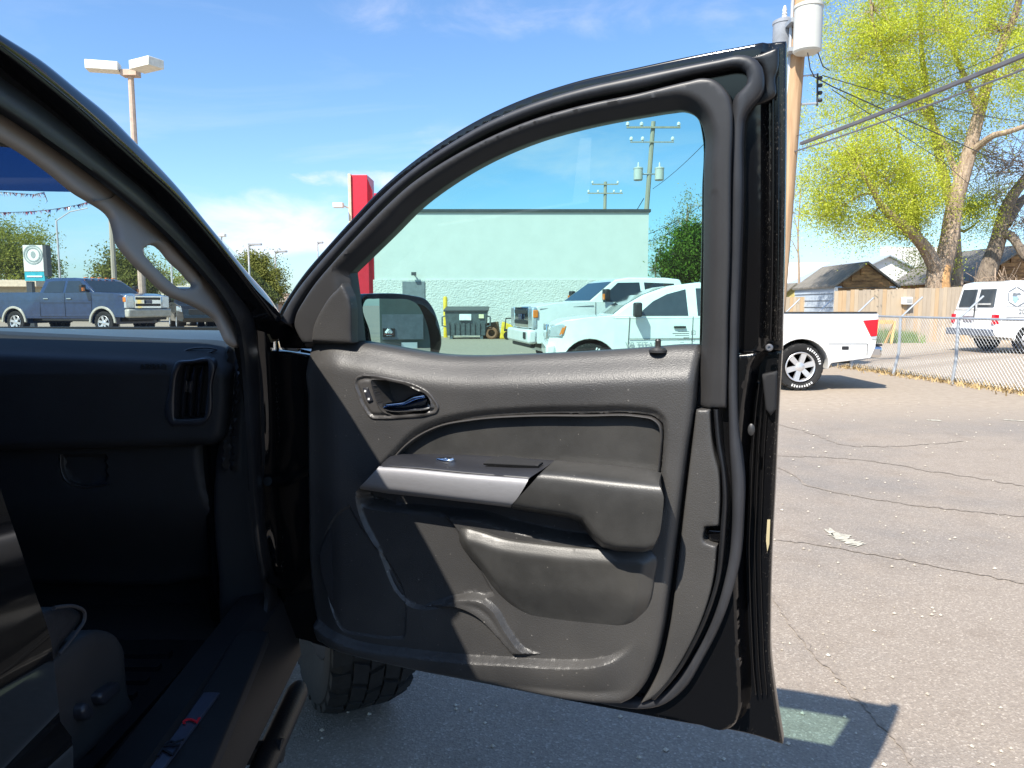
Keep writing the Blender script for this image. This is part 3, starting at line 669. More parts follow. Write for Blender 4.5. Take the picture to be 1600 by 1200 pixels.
pd_l = [(807, 781), (850, 789), (892, 797), (914, 806), (933, 829), (948, 843), (965, 848), (1005, 850), (1024, 845), (1032, 828)]
pd_e = [(800, 790), (850, 798), (892, 805), (909, 811), (928, 836), (943, 850), (962, 856), (1008, 859), (1021, 855), (1029, 840)]
pd_e2 = [(802, 795), (850, 803), (890, 810), (905, 816), (925, 842), (941, 855), (962, 861), (1006, 863), (1019, 859), (1027, 846)]
skin('armrest_pad', [(pd_b, -0.035), (pd_b, -0.006), (pd_b, 0.004), (pd_f, 0.060), (pd_m, 0.070), (pd_l, 0.069), (pd_e, 0.062), (pd_e2, 0.02)], PD, 'softpad', DOOR, n=60, sub=6, angle=60)
relief('window_switch', sp([(680, 716), (690, 713.5), (702, 713), (710, 715), (704, 719), (690, 719.5)], True, 4), Plane(PD.pt(695, 716, 0.03)[0], PD.S, TZ * 0.5 - PD.N * 0.85), 'chrome', DOOR, w0=0.004, h=lambda P, d: rnd(d, 0.003), step=0.004, skirt=0.008)
relief('pull_cup_shade', sp([(755, 723.5, 1), (764, 716.5), (848, 721.5, 1), (840, 727.5, 1)], True, 3), Plane(PD.pt(800, 721, 0.03)[0], PD.S, TZ * 0.5 - PD.N * 0.85), 'darkgap', DOOR, w0=0.003, h=lambda P, d: rnd(d, 0.001), step=0.006, skirt=0.004)  # pull recess as a flat dark patch, its shade put into the colour
# lock pin on the sill
lp = PD.pt(1028, 547, -0.030)[0]
MB().lathe([(0.0155, -0.004), (0.0155, 0.0), (0.012, 0.004), (0.006, 0.005), (0.005, 0.006), (0.005, 0.015), (0.0055, 0.016), (0.004, 0.019), (0, 0.019)], Matrix.Translation(lp), 16).build('lock_pin', 'plastic2', DOOR, True)
M['rim_steel'] = mat('dull zinc', (.25, .25, .26), .45, metal=.8)
# jamb fittings: bolt, plug, latch plate, check tape
for (px, py, rr) in ((1202, 543, 0.0045),):
    n_ = PD.N; T_ = Matrix.Translation(PD.pt(px, py, -0.07)[0]) @ n_.to_track_quat('Z', 'Y').to_matrix().to_4x4()
    MB().lathe([(rr * 1.4, 0), (rr * 1.4, 0.003), (rr, 0.005), (rr * .55, 0.005), (rr * .5, 0.002), (0, 0.002)], T_, 14).build('bolt', 'rim_steel', DOOR, True)
T_ = Matrix.Translation(PD.pt(1174, 671, -0.046)[0]) @ PD.N.to_track_quat('Z', 'Y').to_matrix().to_4x4()
MB().lathe([(0.008, 0), (0.008, 0.003), (0.005, 0.005), (0, 0.005)], T_ @ Matrix.Diagonal((0.7, 1.25, 1, 1)), 14).build('plug', 'plastic2', DOOR, True)
relief('latch', sp([(1190, 585, 1), (1214, 580, 1), (1212, 640, 1), (1204, 650, 1), (1196, 640, 1)], True, 3), PD, 'darkgap', DOOR, w0=-0.085, h=lambda P, d: rnd(d, .003), step=.01, skirt=.02)
M['sticker'] = mat('yellowed sticker', (0.45, 0.38, 0.22), 0.6)
relief('sticker', sp([(1199, 812, 1), (1203.5, 812, 1), (1202, 850, 1), (1199, 862, 1), (1197, 845, 1)], True, 2), PD, 'sticker', DOOR, w0=-0.0905, step=.01, skirt=.001)
# ---------------- outside mirror seen through the glass
mn = (DU_ * 0.885 + PD.N * 0.465).normalized(); mn.z = 0.02; mn.normalize()
mc = PD.pt(620, 500, -0.20)[0]
mS = TZ.cross(mn).normalized()
PM = Plane(mc, mS, TZ)
hous = sp([(566, 472), (572, 461), (590, 458.5), (612, 458), (648, 461.5), (668, 467), (679.5, 481), (687, 500), (692, 520), (693, 535), (688, 556), (680, 580), (600, 590), (570, 585), (562, 540)], True)
def h_h(P, d): return rnd(d, 0.012)
MIR = relief('mirror_housing', hous, PM, 'paint', DOOR, w0=0.0, h=lambda P, d: rnd(d, 0.012), step=0.01, skirt=0.13)
mg = sp([(568.5, 474), (572, 468.5), (585, 467), (615, 467), (639, 468.5), (650, 474), (661.5, 492), (669, 515), (672, 535), (671, 556), (660, 572), (610, 575), (590, 560), (577, 515)], True)
MGV = [PM.pt(x, y, 0.0025)[0] for x, y in mg]
mk('mirror_glass', MGV, [tuple(range(len(MGV)))], 'mirror', DOOR, False)
# arm of the mirror back to the door
arm = MB(); a0 = PM.pt(575, 500, -0.03)[0]; a1 = PU.pt(540, 505, -0.09)[0]
q0 = [PM.pt(x, y, -0.03)[0] for x, y in ((568, 470), (568, 545))]; q1 = [PU.pt(x, y, -0.09)[0] for x, y in ((538, 462), (546, 545))]
back = -DU_ * 0.07
arm.hexa([q0[1], q1[1], q1[1] + back, q0[1] + back, q0[0], q1[0], q1[0] + back, q0[0] + back]).build('mirror_arm', 'paint', DOOR, False, bevel=0.008)

# etched marks in the corner of the glass, lock symbols
mk_m = mat('etched glass marking', (.06, .10, .10), .6)
def gbar(x0, y0, x1, y1, nm='glass_marking', pl=PU, w=-0.0605, m=mk_m):
    V = [pl.pt(x, y, w)[0] for x, y in ((x0, y0), (x1, y0), (x1, y1), (x0, y1))]; V += [v + pl.N * .0004 for v in V]
    return MB().hexa(V).build(nm, m, DOOR)
for q in ((1059, 517.6, 1077, 518.6), (1051, 520.6, 1077, 521.8), (1055, 523.8, 1077, 524.8), (1068, 527.2, 1077, 528.4), (1059, 530.6, 1078, 531.8), (1063, 534.6, 1069, 535.2), (1080.4, 516.8, 1081.1, 523.2), (1086.0, 516.8, 1086.7, 523.2), (1080.4, 516.6, 1086.7, 517.4), (1080.4, 522.6, 1086.7, 523.3), (1082, 519.8, 1085, 520.6), (1080, 528.5, 1086, 529.1), (1080.2, 528.5, 1080.8, 533), (1085.4, 528.5, 1086, 533), (1081, 533, 1085, 533.6)): gbar(*q)
wl2 = mat('white switch symbol', (.7, .7, .68), .5)
for q in ((569.3, 609.5, 572.2, 612.6), (574.8, 621.8, 577.8, 625)): gbar(*q, nm='lock_symbol', pl=PD, w=.0085, m=wl2)
# ================================================================== cab, pillar, dash, seat of the black pickup
SL = Plane(tr(-0.42, 0, 1.37), TB, TZ); SU = Plane(tr(-0.42, 0, 1.37), TB, TZ - TA * 0.30); SF = Fold(SL, SU, 1.37)
c0 = sp([(-40, 30), (0, 55.5), (60, 93), (120, 141), (168, 180), (216, 229), (270, 286), (330, 359), (386, 427), (422, 468), (441, 500), (452, 530)])
c1 = sp([(-40, 55), (0, 81), (60, 126), (120, 174), (168, 216), (228, 270), (260, 299), (315, 359), (354.5, 407), (395, 459), (422, 496), (436, 530)])
c2 = sp([(-40, 72), (0, 96), (90, 156), (168, 222), (240, 293), (300, 360), (316, 373), (359, 425), (399.5, 481), (416, 508), (425, 535)])
c3 = sp([(-40, 92), (0, 118), (90, 177), (180, 253), (258, 322), (327, 397), (368, 442), (386, 470), (396, 500), (400, 520), (403, 560), (406, 620), (408, 700), (410, 760), (412, 800), (419, 860), (428, 900), (434, 935), (433, 962), (425, 990), (404, 1040), (360, 1108), (302, 1200), (270, 1250)])
c4 = sp([(-40, 145), (0, 168), (90, 228), (168, 285), (258, 360), (305, 409), (343, 454), (361, 482), (374, 508), (380, 541), (386, 600), (390, 660), (394, 720), (397, 780), (401, 820), (407, 870), (414, 905), (419, 940), (415, 965), (406, 990), (386, 1035), (340, 1105), (284, 1200), (250, 1250)])
olive = mat('flange paint with olive reflection', (0.085, 0.075, 0.05), 0.35, var=0.35, vscale=14, coat=0.3)  # olive tone is the surroundings' reflection, put into the base colour
band('roof_rail', c0, c1, SF, 'paint', TRUCK, w=0.004, bulge=0.006, thick=0.05, n=80)
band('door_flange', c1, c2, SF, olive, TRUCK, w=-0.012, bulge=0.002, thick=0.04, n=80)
c2b = sp([(-40, 76), (0, 100), (90, 160), (168, 226), (240, 297), (300, 364), (330, 392), (366, 436), (392, 478), (400, 500), (412, 530)])
c3b = sp([(-40, 90), (0, 117), (90, 176), (180, 252), (258, 321), (327, 396), (368, 441), (386, 469), (395, 498), (400, 525)])
band('inner_flange', c2, c3[:80], SF, 'darkgap', TRUCK, w=-0.030, bulge=0.001, thick=0.03, n=80)
band('body_seal', c3, c4, SF, 'rubber', TRUCK, w=-0.028, bulge=0.006, thick=0.008, n=150)
# painted hinge pillar behind the door edge
hp_o = sp([(440, 500), (448, 540), (455, 600), (458, 680), (459, 760), (459, 860), (457, 930), (455, 985), (462, 1030)])
hp_i = sp([(402, 515), (405, 560), (408, 620), (410, 700), (411, 760), (413, 800), (420, 860), (429, 900), (435, 935), (434, 962), (430, 990), (436, 1025)])
hp_mid = sp([(424, 508), (428, 545), (431, 600), (433, 680), (440, 730), (443, 800), (437, 860), (437, 905), (444, 940), (444, 965), (440, 992), (448, 1028)])
class Mid:
    pass
G1 = MB()
rows = []
for q, w_ in ((hp_i, -0.034), (hp_mid, -0.014), (hp_o, -0.050)):
    rows.append([SL.pt(x, y, w_)[0] for x, y in resample(q, 60)])
def loft(name, rows, m, parent, sub=4, angle=50, smooth=True):
    n = len(rows[0]); V = []; F = []; out = []
    for i in range(len(rows) - 1):
        g0 = rows[max(i - 1, 0)]; g1 = rows[i]; g2 = rows[i + 1]; g3 = rows[min(i + 2, len(rows) - 1)]
        for s_ in range(sub):
            t = s_ / sub
            out.append([b * (2 * t**3 - 3 * t * t + 1) + (c - a) * .5 * (t**3 - 2 * t * t + t) + c * (-2 * t**3 + 3 * t * t) + (d - b) * .5 * (t**3 - t * t) for a, b, c, d in zip(g0, g1, g2, g3)])
    out.append(rows[-1])
    for r_ in out: V += r_
    for i in range(len(out) - 1):
        for j in range(n - 1): F.append((i * n + j, i * n + j + 1, (i + 1) * n + j + 1, (i + 1) * n + j))
    return mk(name, V, F, m, parent, smooth, angle=angle)
HPIL = loft('hinge_pillar', rows, 'paint', TRUCK, 6)
for (x0, y0, x1, y1) in ((418, 752, 462, 752), (424, 905, 462, 930)):
    p0 = SL.pt(x0, y0, -0.012)[0]; p1 = SL.pt(x1, y1, -0.010)[0]
    MB().tube([p0, p0.lerp(p1, .4) + TA * .012, p1], [0.010, 0.013, 0.008], 10).build('door_hinge', 'paint', HPIL, True)
# grey trim with grab handle
trim = sp([(-40, 145, 1), (0, 168), (90, 228), (168, 285), (258, 360), (305, 409), (343, 454), (361, 482), (374, 508), (379, 541, 1), (372, 540), (362, 533), (352, 514), (342, 497), (322, 482), (300, 471), (270, 458), (240, 431), (210, 401), (192, 376), (186, 352), (181, 338), (147, 311), (129, 300), (90, 268), (51, 239), (0, 208), (-40, 185, 1)], True, 5)
hole = sp([(226, 394), (228, 388), (234, 383), (243, 381), (251, 384), (275, 408), (300, 434), (305, 442), (303, 448), (297, 450), (286, 450), (270, 440), (250, 421), (232, 402)], True, 4)
th = np.array([SU.st(x, y, -0.06) for x, y in hole])
def h_tr(P, d): return rnd(d, 0.008) + 0.004 * np.exp(-(segdist(P, th) / 0.01)**2)
PIL = relief('pillar_trim', trim, SU, 'trimgrey', TRUCK, w0=-0.052, h=h_tr, step=0.008, skirt=0.004, holes=[hole])
sA_ = sp([(147, 313), (162, 312), (176, 307), (187, 296)]); 
band('trim_seam', sA_, [(x + .2, y + 1.6) for x, y in sA_], SU, 'trimgrey', PIL, w=-0.0515, bulge=0.0015, thick=0.002, n=20)
# headliner corner and visor edge
relief('headliner', sp([(-60, 180, 1), (0, 207), (51, 240, 1), (40, 235), (0, 222), (-60, 215, 1)], True, 3), Plane(tr(-0.6, 1.08, 1.66), TA, TZ), mat('headliner cloth', (0.20, 0.19, 0.16), 0.9, var=.1), TRUCK, w0=0.0, step=.02, skirt=.05)
# windshield and tint strip
PW = Plane(tr(-1.2, 1.30, 1.680), TA, (tr(-1.2, 2.16, 1.335) - tr(-1.2, 1.30, 1.680)))
c_w = [tr(-2.02, 1.30, 1.680), tr(-0.60, 1.30, 1.680), tr(-0.46, 2.16, 1.335), tr(-2.16, 2.16, 1.335)]
mk('windshield', c_w, [(0, 1, 2, 3)], 'wind', TRUCK, False)
def onw(px, py): return PW.pt(px, py, 0.004)[0]
l0 = onw(-40, 297); l1 = onw(140, 300.5)
up = [tr(-1.98, 1.302, 1.675), tr(-0.615, 1.302, 1.675)]
e0 = PW.P(-0.80, PW.st(-40, 297, .004)[1], .004)
mk('shade_band', [up[0], up[1], l1, l0, e0], [(0, 1, 2, 3, 4)], 'band', TRUCK, False)
# dashboard
PDs = Plane(tr(-0.6, 1.60, 1.2), TA, TZ)
dpoly = sp([(-300, 522, 1), (-60, 522), (0, 525), (120, 530), (240, 535), (322, 541), (346, 548), (355, 562), (356, 600), (351, 665), (346, 686), (332, 696), (300, 698), (150, 704), (0, 707), (-300, 707, 1)], True)
dtop = np.array([PDs.st(x, y) for x, y in [(-300, 522), (0, 525), (120, 530), (240, 535), (322, 541), (356, 560)]])
vent_o = sp([(269, 580), (275, 566), (300, 561.5), (328, 559.5), (334, 564), (332, 600), (326, 655), (318, 663), (290, 664.5), (267, 664), (261, 656), (264, 610)], True)
vent_i = sp([(279, 580), (284, 571), (302, 567.5), (326, 565.5, 1), (325, 600), (319.5, 653, 1), (295, 655), (273, 654.5, 1), (274, 612)], True)
S_vi = np.array([PDs.st(x, y) for x, y in vent_i]); S_vo = np.array([PDs.st(x, y) for x, y in vent_o])
def h_ds(P, d):
    tz = np.interp(P[:, 0], dtop[:, 0], dtop[:, 1]) - P[:, 1]
    vi = sdist(P, S_vi); vo = sdist(P, S_vo)
    return rnd(d, 0.022) - 0.04 * (1 - sm(tz / 0.06))**2 + 0.003 * sm((vo) / 0.004) - 0.05 * sm(vi / 0.004)
DASH = relief('dashboard', dpoly, PDs, 'dash', TRUCK, w0=0.0, h=h_ds, step=0.0075, skirt=0.10, lines=offs(vent_o, (-2, 1), True) + offs(vent_i, (-2, 1), True))
band('vent_frame', vent_o + vent_o[:1], vent_i + vent_i[:1], PDs, 'switch', DASH, w=0.002, bulge=0.004, thick=0.03, n=70)
for i, xo in enumerate((0, 12.5, 25)):
    skin('vent_slat', [([(287 + xo, 574), (283 + xo, 600), (280 + xo, 625), (280 + xo, 650)], -0.022), ([(292 + xo, 572), (288.5 + xo, 600), (286 + xo, 625), (285 + xo, 651)], -0.003), ([(297 + xo * .95, 571), (294 + xo * .95, 600), (291 + xo * .95, 625), (289 + xo * .95, 652)], -0.022)], PDs, 'switch', DASH, n=14, sub=4)
skin('vent_tab', [([(289, 594), (288, 612)], -0.010), ([(291.5, 594), (290.5, 612)], -0.004), ([(294, 594), (293, 612)], -0.010)], PDs, 'chrome', DASH, n=6)
skin('vent_tab_grip', [([(294, 596), (293, 614)], -0.012), ([(299, 596), (297, 614)], -0.006), ([(303, 597), (301, 615)], -0.013)], PDs, 'switch', DASH, n=6)
# dash top, speaker ring, frit line
tz0 = [PDs.pt(x, y, -0.10)[0] for x, y in [(-300, 519), (0, 522), (120, 527), (240, 532), (322, 538), (350, 545)]]
tz1 = [tr(a, 2.12, 1.326) for a in (-1.9, -1.35, -1.1, -0.85, -0.63, -0.50)]
tz2 = [p.lerp(q, .55) + Vector((0, 0, .012)) for p, q in zip(tz0, tz1)]
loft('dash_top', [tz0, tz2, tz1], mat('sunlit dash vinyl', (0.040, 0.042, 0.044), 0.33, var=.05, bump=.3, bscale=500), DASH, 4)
MB().hexa([tr(-2.1, 2.05, 1.305), tr(-0.45, 2.05, 1.305), tr(-0.45, 2.10, 1.305), tr(-2.1, 2.10, 1.305), tr(-2.1, 2.05, 1.342), tr(-0.45, 2.05, 1.338), tr(-0.45, 2.10, 1.338), tr(-2.1, 2.10, 1.342)]).build('windshield_frit', 'darkgap', TRUCK)
ring = [PDs.pt(x, y, -0.03)[0] for x, y in sp([(286, 550), (296, 545.5), (312, 543.5), (330, 544), (338, 546), (330, 550), (310, 552.5)], True, 4)]
MB().tube(ring + ring[:2], 0.0022, 6).build('defroster_ring', 'switch', DASH, True)
# lower dash and glove box
PL = Plane(tr(-0.6, 1.66, 1.0), TA, TZ)
low = sp([(-300, 690, 1), (316, 690, 1), (320, 740), (330, 780), (352, 815), (375, 840), (380, 900, 1), (300, 930), (0, 940), (-300, 940, 1)], True, 4)
gl = sp([(93, 712, 1), (165, 712, 1), (168, 757, 1), (115, 759), (102, 752), (95, 738)], True, 4); S_gl = np.array([PL.st(x, y) for x, y in gl])
seam = np.array([PL.st(x, y) for x, y in [(314, 690), (316, 740), (326, 790)]])
LOW = relief('lower_dash', low, PL, 'dash', TRUCK, w0=0.0, h=lambda P, d: rnd(d, .02) - .010 * sm(sdist(P, S_gl) / .006) - .004 * np.exp(-(segdist(P, seam, False) / .003)**2) - .1 * sm((PL.st(0, 780)[1] - P[:, 1]) / .25), step=0.010, skirt=0.12)
glA = sp([(93.5, 712), (95, 738), (102, 752), (115, 759), (168, 757.5)])
band('glovebox_latch', glA, [(x + 3, y - 2.5) for x, y in glA], PL, 'plastic2', LOW, w=0.002, bulge=0.003, thick=0.008, n=40)
# kick panel ribs between dash and seal
PK = Plane(tr(-0.48, 1.64, 1.1), TA, TZ)
kick = sp([(350, 545, 1), (356, 538), (366, 536), (378, 540, 1), (386, 600), (392, 700), (400, 820), (420, 940), (404, 1000, 1), (360, 1010), (340, 900), (336, 720), (350, 640)], True, 4)
rib1 = np.array([PK.st(x, y) for x, y in [(358, 545), (358, 600), (355, 660), (350, 730)]]); rib2 = np.array([PK.st(x, y) for x, y in [(376, 560), (373, 600), (368, 660), (366, 730)]])
relief('kick_panel', kick, PK, 'dash', TRUCK, w0=0.0, h=lambda P, d: rnd(d, .01) + .012 * np.exp(-(segdist(P, rib1, False) / .006)**2) + .012 * np.exp(-(segdist(P, rib2, False) / .005)**2), step=0.008, skirt=0.05)
# floor, firewall, far interior walls
fl = MB()
fl.hexa([tr(-2.05, -1.0, .60), tr(-.50, -1.0, .60), tr(-.50, 2.1, .60), tr(-2.05, 2.1, .60), tr(-2.05, -1.0, .64), tr(-.50, -1.0, .64), tr(-.50, 2.1, .64), tr(-2.05, 2.1, .64)])
fl.hexa([tr(-2.05, 1.85, .6), tr(-.46, 1.85, .6), tr(-.46, 1.95, .6), tr(-2.05, 1.95, .6), tr(-2.05, 1.85, 1.30), tr(-.46, 1.85, 1.30), tr(-.46, 1.95, 1.30), tr(-2.05, 1.95, 1.30)])
fl.build('cab_floor', 'carpet', TRUCK)
matm = MB()
for i in range(7): matm.box(tr(-0.86 + 0.0, 1.22 + i * .055, .655), (.42, .018, .012))
matm.box(tr(-.86, 1.4, .646), (.5, .46, .010)); matm.build('floor_mat', 'rubber', TRUCK)
# sill with plate and lettering
sill = MB()
prof = [(-.54, .60), (-.53, .742), (-.47, .752), (-.437, .735), (-.425, .70), (-.405, .65), (-.40, .60), (-.44, .56), (-.54, .56)]
sv = [tr(a, -1.1, z) for a, z in prof] + [tr(a, 1.64, z) for a, z in prof]; npf = len(prof)
sF = [(i, (i + 1) % npf, npf + (i + 1) % npf, npf + i) for i in range(npf)] + [tuple(range(npf)), tuple(range(2 * npf - 1, npf - 1, -1))]
sv, sF = fixn(sv, sF); SILL = mk('rocker_sill', sv, sF, 'sillp', TRUCK, True, angle=25)
PS = Plane(tr(-.5, 1, .757), TA, TB)
plate_m = mat('brushed blue-grey sill plate', (0.09, 0.10, 0.14), 0.35, metal=.6, var=.2, vscale=30, stretch=(1, .2, 1))
relief('sill_cover', sp([(372, 985, 1), (420, 985, 1), (330, 1200, 1), (300, 1260, 1), (196, 1260, 1), (234, 1200, 1), (308, 1090)], True, 3), PS, 'sillp', SILL, w0=0.0, h=lambda P, d: rnd(d, .004), step=.02, skirt=.02)
PLATE = relief('sill_plate', sp([(318, 1081, 1), (343, 1081, 1), (255, 1200, 1), (220, 1247, 1), (200, 1247, 1), (234, 1200, 1)], True, 3), PS, plate_m, SILL, w0=0.006, h=lambda P, d: rnd(d, .0015), step=.02, skirt=.004)
lz = PS.pt(300, 1126, 0.009)[0]; lz0 = PS.pt(268, 1168, 0.009)[0]
Tl = Matrix(((TB.x, -TA.x, 0, 0), (TB.y, -TA.y, 0, 0), (0, 0, 1, 0), (0, 0, 0, 1)))
lettering('plate_lettering', '2', 0.034, Matrix.Translation(lz) @ Tl, mat('red lettering', (0.55, 0.01, 0.02), .4), SILL, .001)
lettering('plate_lettering', 'ZR', 0.034, Matrix.Translation(lz0) @ Tl, mat('dark lettering', (0.010, 0.010, 0.014), .3), SILL, .001)
sl = MB(); sl.tube([tr(-.392, -1.0, .55), tr(-.392, 1.0, .55), tr(-.392, 1.56, .55), tr(-.394, 1.585, .55)], [.024, .024, .024, .017], 14)
for b in (-.3, .6, 1.35): sl.tube([tr(-.37, b, .55), tr(-.6, b, .54)], .022, 8)
sl.build('rock_slider', mat('textured black steel', (.008, .008, .0085), .5, spec=.3, bump=.5, bscale=200), TRUCK, True)
# seat: cushion, side shield, knobs
PSe = Plane(tr(-.58, 1.0, .9), TB, TZ)
SEAT = MB().hexa([tr(-1.12, .25, .74), tr(-.62, .25, .74), tr(-.62, 1.08, .74), tr(-1.12, 1.08, .74), tr(-1.12, .22, .88), tr(-.62, .22, .88), tr(-.62, 1.13, .93), tr(-1.12, 1.13, .93)]).build('seat', 'leather', TRUCK, True, bevel=.035, seg=3)
MB().hexa([tr(-1.10, -.05, .85), tr(-.62, -.05, .85), tr(-.62, .18, .85), tr(-1.10, .18, .85), tr(-1.08, -.35, 1.52), tr(-.66, -.35, 1.52), tr(-.66, -.20, 1.52), tr(-1.08, -.20, 1.52)]).build('backrest', 'leather', SEAT, True, bevel=.04, seg=3)
shield = sp([(60, 1060, 1), (92, 1028), (125, 1000), (155, 984), (183, 990), (194, 1005), (200, 1050), (205, 1085), (212, 1100), (180, 1140), (110, 1210), (60, 1260, 1)], True, 4)
relief('seat_shield', shield, PSe, 'plastic2', SEAT, w0=0.0, h=lambda P, d: rnd(d, .012), step=.012, skirt=.05)
relief('seat_knob', sp([(132, 1105), (138, 1098), (148, 1108), (146, 1122), (136, 1126)], True, 4), PSe, 'switch', SEAT, w0=0.015, h=lambda P, d: rnd(d, .006), step=.006, skirt=.02)
relief('seat_knob', sp([(158, 1088), (172, 1074), (188, 1066), (190, 1078), (178, 1092), (164, 1102)], True, 4), PSe, 'switch', SEAT, w0=0.015, h=lambda P, d: rnd(d, .006), step=.006, skirt=.02)
relief('seat_bolster', sp([(40, 965, 1), (84, 951), (117, 949), (129, 956), (130, 966), (117, 989), (96, 1015), (92, 1040), (40, 1080, 1)], True, 4), PSe, 'leather', SEAT, w0=-0.006, h=lambda P, d: rnd(d, .01), step=.01, skirt=.05)
pipe = [PSe.pt(x, y, 0.0)[0] for x, y in sp([(92, 1022), (118, 990), (132, 966), (131, 955), (118, 948), (84, 950)])]
MB().tube(pipe, .0028, 6).build('seat_piping', 'stitch', SEAT, True)
# rear door, skin with two creases
def rear_w(z): return np.interp(z, [.60, .66, .80, .90, .925, .99, 1.0, 1.10, 1.15, 1.30, 1.36], [-.03, .0, .030, .036, .030, .034, .026, .034, .028, .012, .0])
zs = list(np.linspace(.60, 1.36, 44)); ed = lambda z: np.interp(z, [.60, .975, 1.274, 1.4], [.70, .694, .634, .60])
rows = []
for z in zs:
    e = ed(z); rows.append([tr(-.42 + rear_w(z) - (.012 if q == 1 else 0) - (.05 if q == 0 else 0), e + (0.0 if q > 1 else (0.0 if q == 1 else .0)) if q <= 1 else e - .006 - (q - 2) * .22, z) for q in range(11)])
RD = loft('rear_door', rows, 'paint', TRUCK, 1, 60)
# rest of the cab: roof, pillars, glass, bed, bonnet, wing, wheel
RB = MB()
RB.hexa([tr(-2.05, -1.15, 1.70), tr(-.60, -1.15, 1.70), tr(-.535, .80, 1.69), tr(-2.10, .80, 1.69), tr(-1.95, -1.1, 1.80), tr(-.68, -1.1, 1.80), tr(-.62, .85, 1.79), tr(-2.0, .85, 1.79)])
RB.hexa([tr(-2.10, .80, 1.69), tr(-.535, .80, 1.69), tr(-.58, 1.29, 1.682), tr(-2.05, 1.29, 1.682), tr(-2.0, .80, 1.79), tr(-.62, .80, 1.79), tr(-.66, 1.30, 1.73), tr(-1.98, 1.30, 1.73)])
RB.build('roof', 'paint', TRUCK, True, bevel=.02)
BP = MB(); BP.hexa([tr(-.50, .42, 1.33), tr(-.42, .42, 1.33), tr(-.42, .58, 1.33), tr(-.50, .58, 1.33), tr(-.60, .28, 1.70), tr(-.52, .28, 1.70), tr(-.52, .42, 1.70), tr(-.60, .42, 1.70)])
BP.build('cab_pillar', 'paint', TRUCK); BP = MB(); BP.hexa([tr(-.50, -1.1, 1.33), tr(-.42, -1.1, 1.33), tr(-.42, -.7, 1.33), tr(-.50, -.7, 1.33), tr(-.66, -1.1, 1.70), tr(-.58, -1.1, 1.70), tr(-.58, -.85, 1.70), tr(-.66, -.85, 1.70)])
BP.build('cab_pillar', 'paint', TRUCK)
BK = MB(); BK.hexa([tr(-2.08, -1.2, .65), tr(-.45, -1.2, .65), tr(-.45, -1.1, .65), tr(-2.08, -1.1, .65), tr(-2.0, -1.2, 1.72), tr(-.60, -1.2, 1.72), tr(-.60, -1.1, 1.72), tr(-2.0, -1.1, 1.72)])
BK.hexa([tr(-2.12, -1.1, .60), tr(-2.05, -1.1, .60), tr(-2.05, 2.0, .60), tr(-2.12, 2.0, .60), tr(-2.12, -1.1, 1.33), tr(-2.05, -1.1, 1.33), tr(-2.05, 2.0, 1.33), tr(-2.12, 2.0, 1.33)])
BK.build('cab_wall', 'paint', TRUCK)
mk('driver_side_blocking_glass', [tr(-2.09, 1.9, 1.34), tr(-2.09, -1.0, 1.34), tr(-2.0, -1.0, 1.70), tr(-2.04, 1.1, 1.68)], [(0, 1, 2, 3)], 'band', TRUCK, False)  # unseen pane, added nearly opaque to keep sun off the dash
mk('rear_side_glass', [tr(-.425, .42, 1.35), tr(-.425, -.7, 1.35), tr(-.56, -.85, 1.69), tr(-.53, .28, 1.69)], [(0, 1, 2, 3)], 'band', TRUCK, False)
bed = MB(); bed.hexa([tr(-2.13, -3.1, .6), tr(-.42, -3.1, .6), tr(-.42, -1.22, .6), tr(-2.13, -1.22, .6), tr(-2.13, -3.1, 1.34), tr(-.42, -3.1, 1.34), tr(-.42, -1.22, 1.34), tr(-2.13, -1.22, 1.34)])
bed.build('cargo_bed', 'paint', TRUCK, True, bevel=.03)
def arch(cx, cz, r, a0, a1, n=14): return [(cx + r * math.cos(R(a0 + (a1 - a0) * i / n)), cz + r * math.sin(R(a0 + (a1 - a0) * i / n))) for i in range(n + 1)]
Tw = Matrix(((TB.x, TA.x, 0, 0), (TB.y, TA.y, 0, 0), (0, 0, 1, 0), (0, 0, 0, 1)))    # local x = forward, y = right
wing = [(1.66, .66), (1.66, 1.28), (2.2, 1.29), (3.3, 1.23), (3.52, 1.05), (3.50, .72)] + arch(2.52, .50, .52, 20, 160) 
for s0, s1 in ((-.62, -.455), (-2.12, -1.95)):
    MB(Tw).prism(wing, s0, s1).build('front_wing', 'paint', TRUCK, True, bevel=.03)
MB(Tw).prism([(2.16, 1.10), (2.16, 1.275), (2.7, 1.285), (3.3, 1.26), (3.5, 1.19), (3.5, 1.0)], -2.0, -.60).build('hood', 'paint', TRUCK, True, bevel=.04, seg=3)
wl = MB(Tw).prism([(1.9, .55), (1.9, 1.2), (3.2, 1.2), (3.2, .55)], -1.2, -1.1); wl.build('wheel_well', 'darkgap', TRUCK)
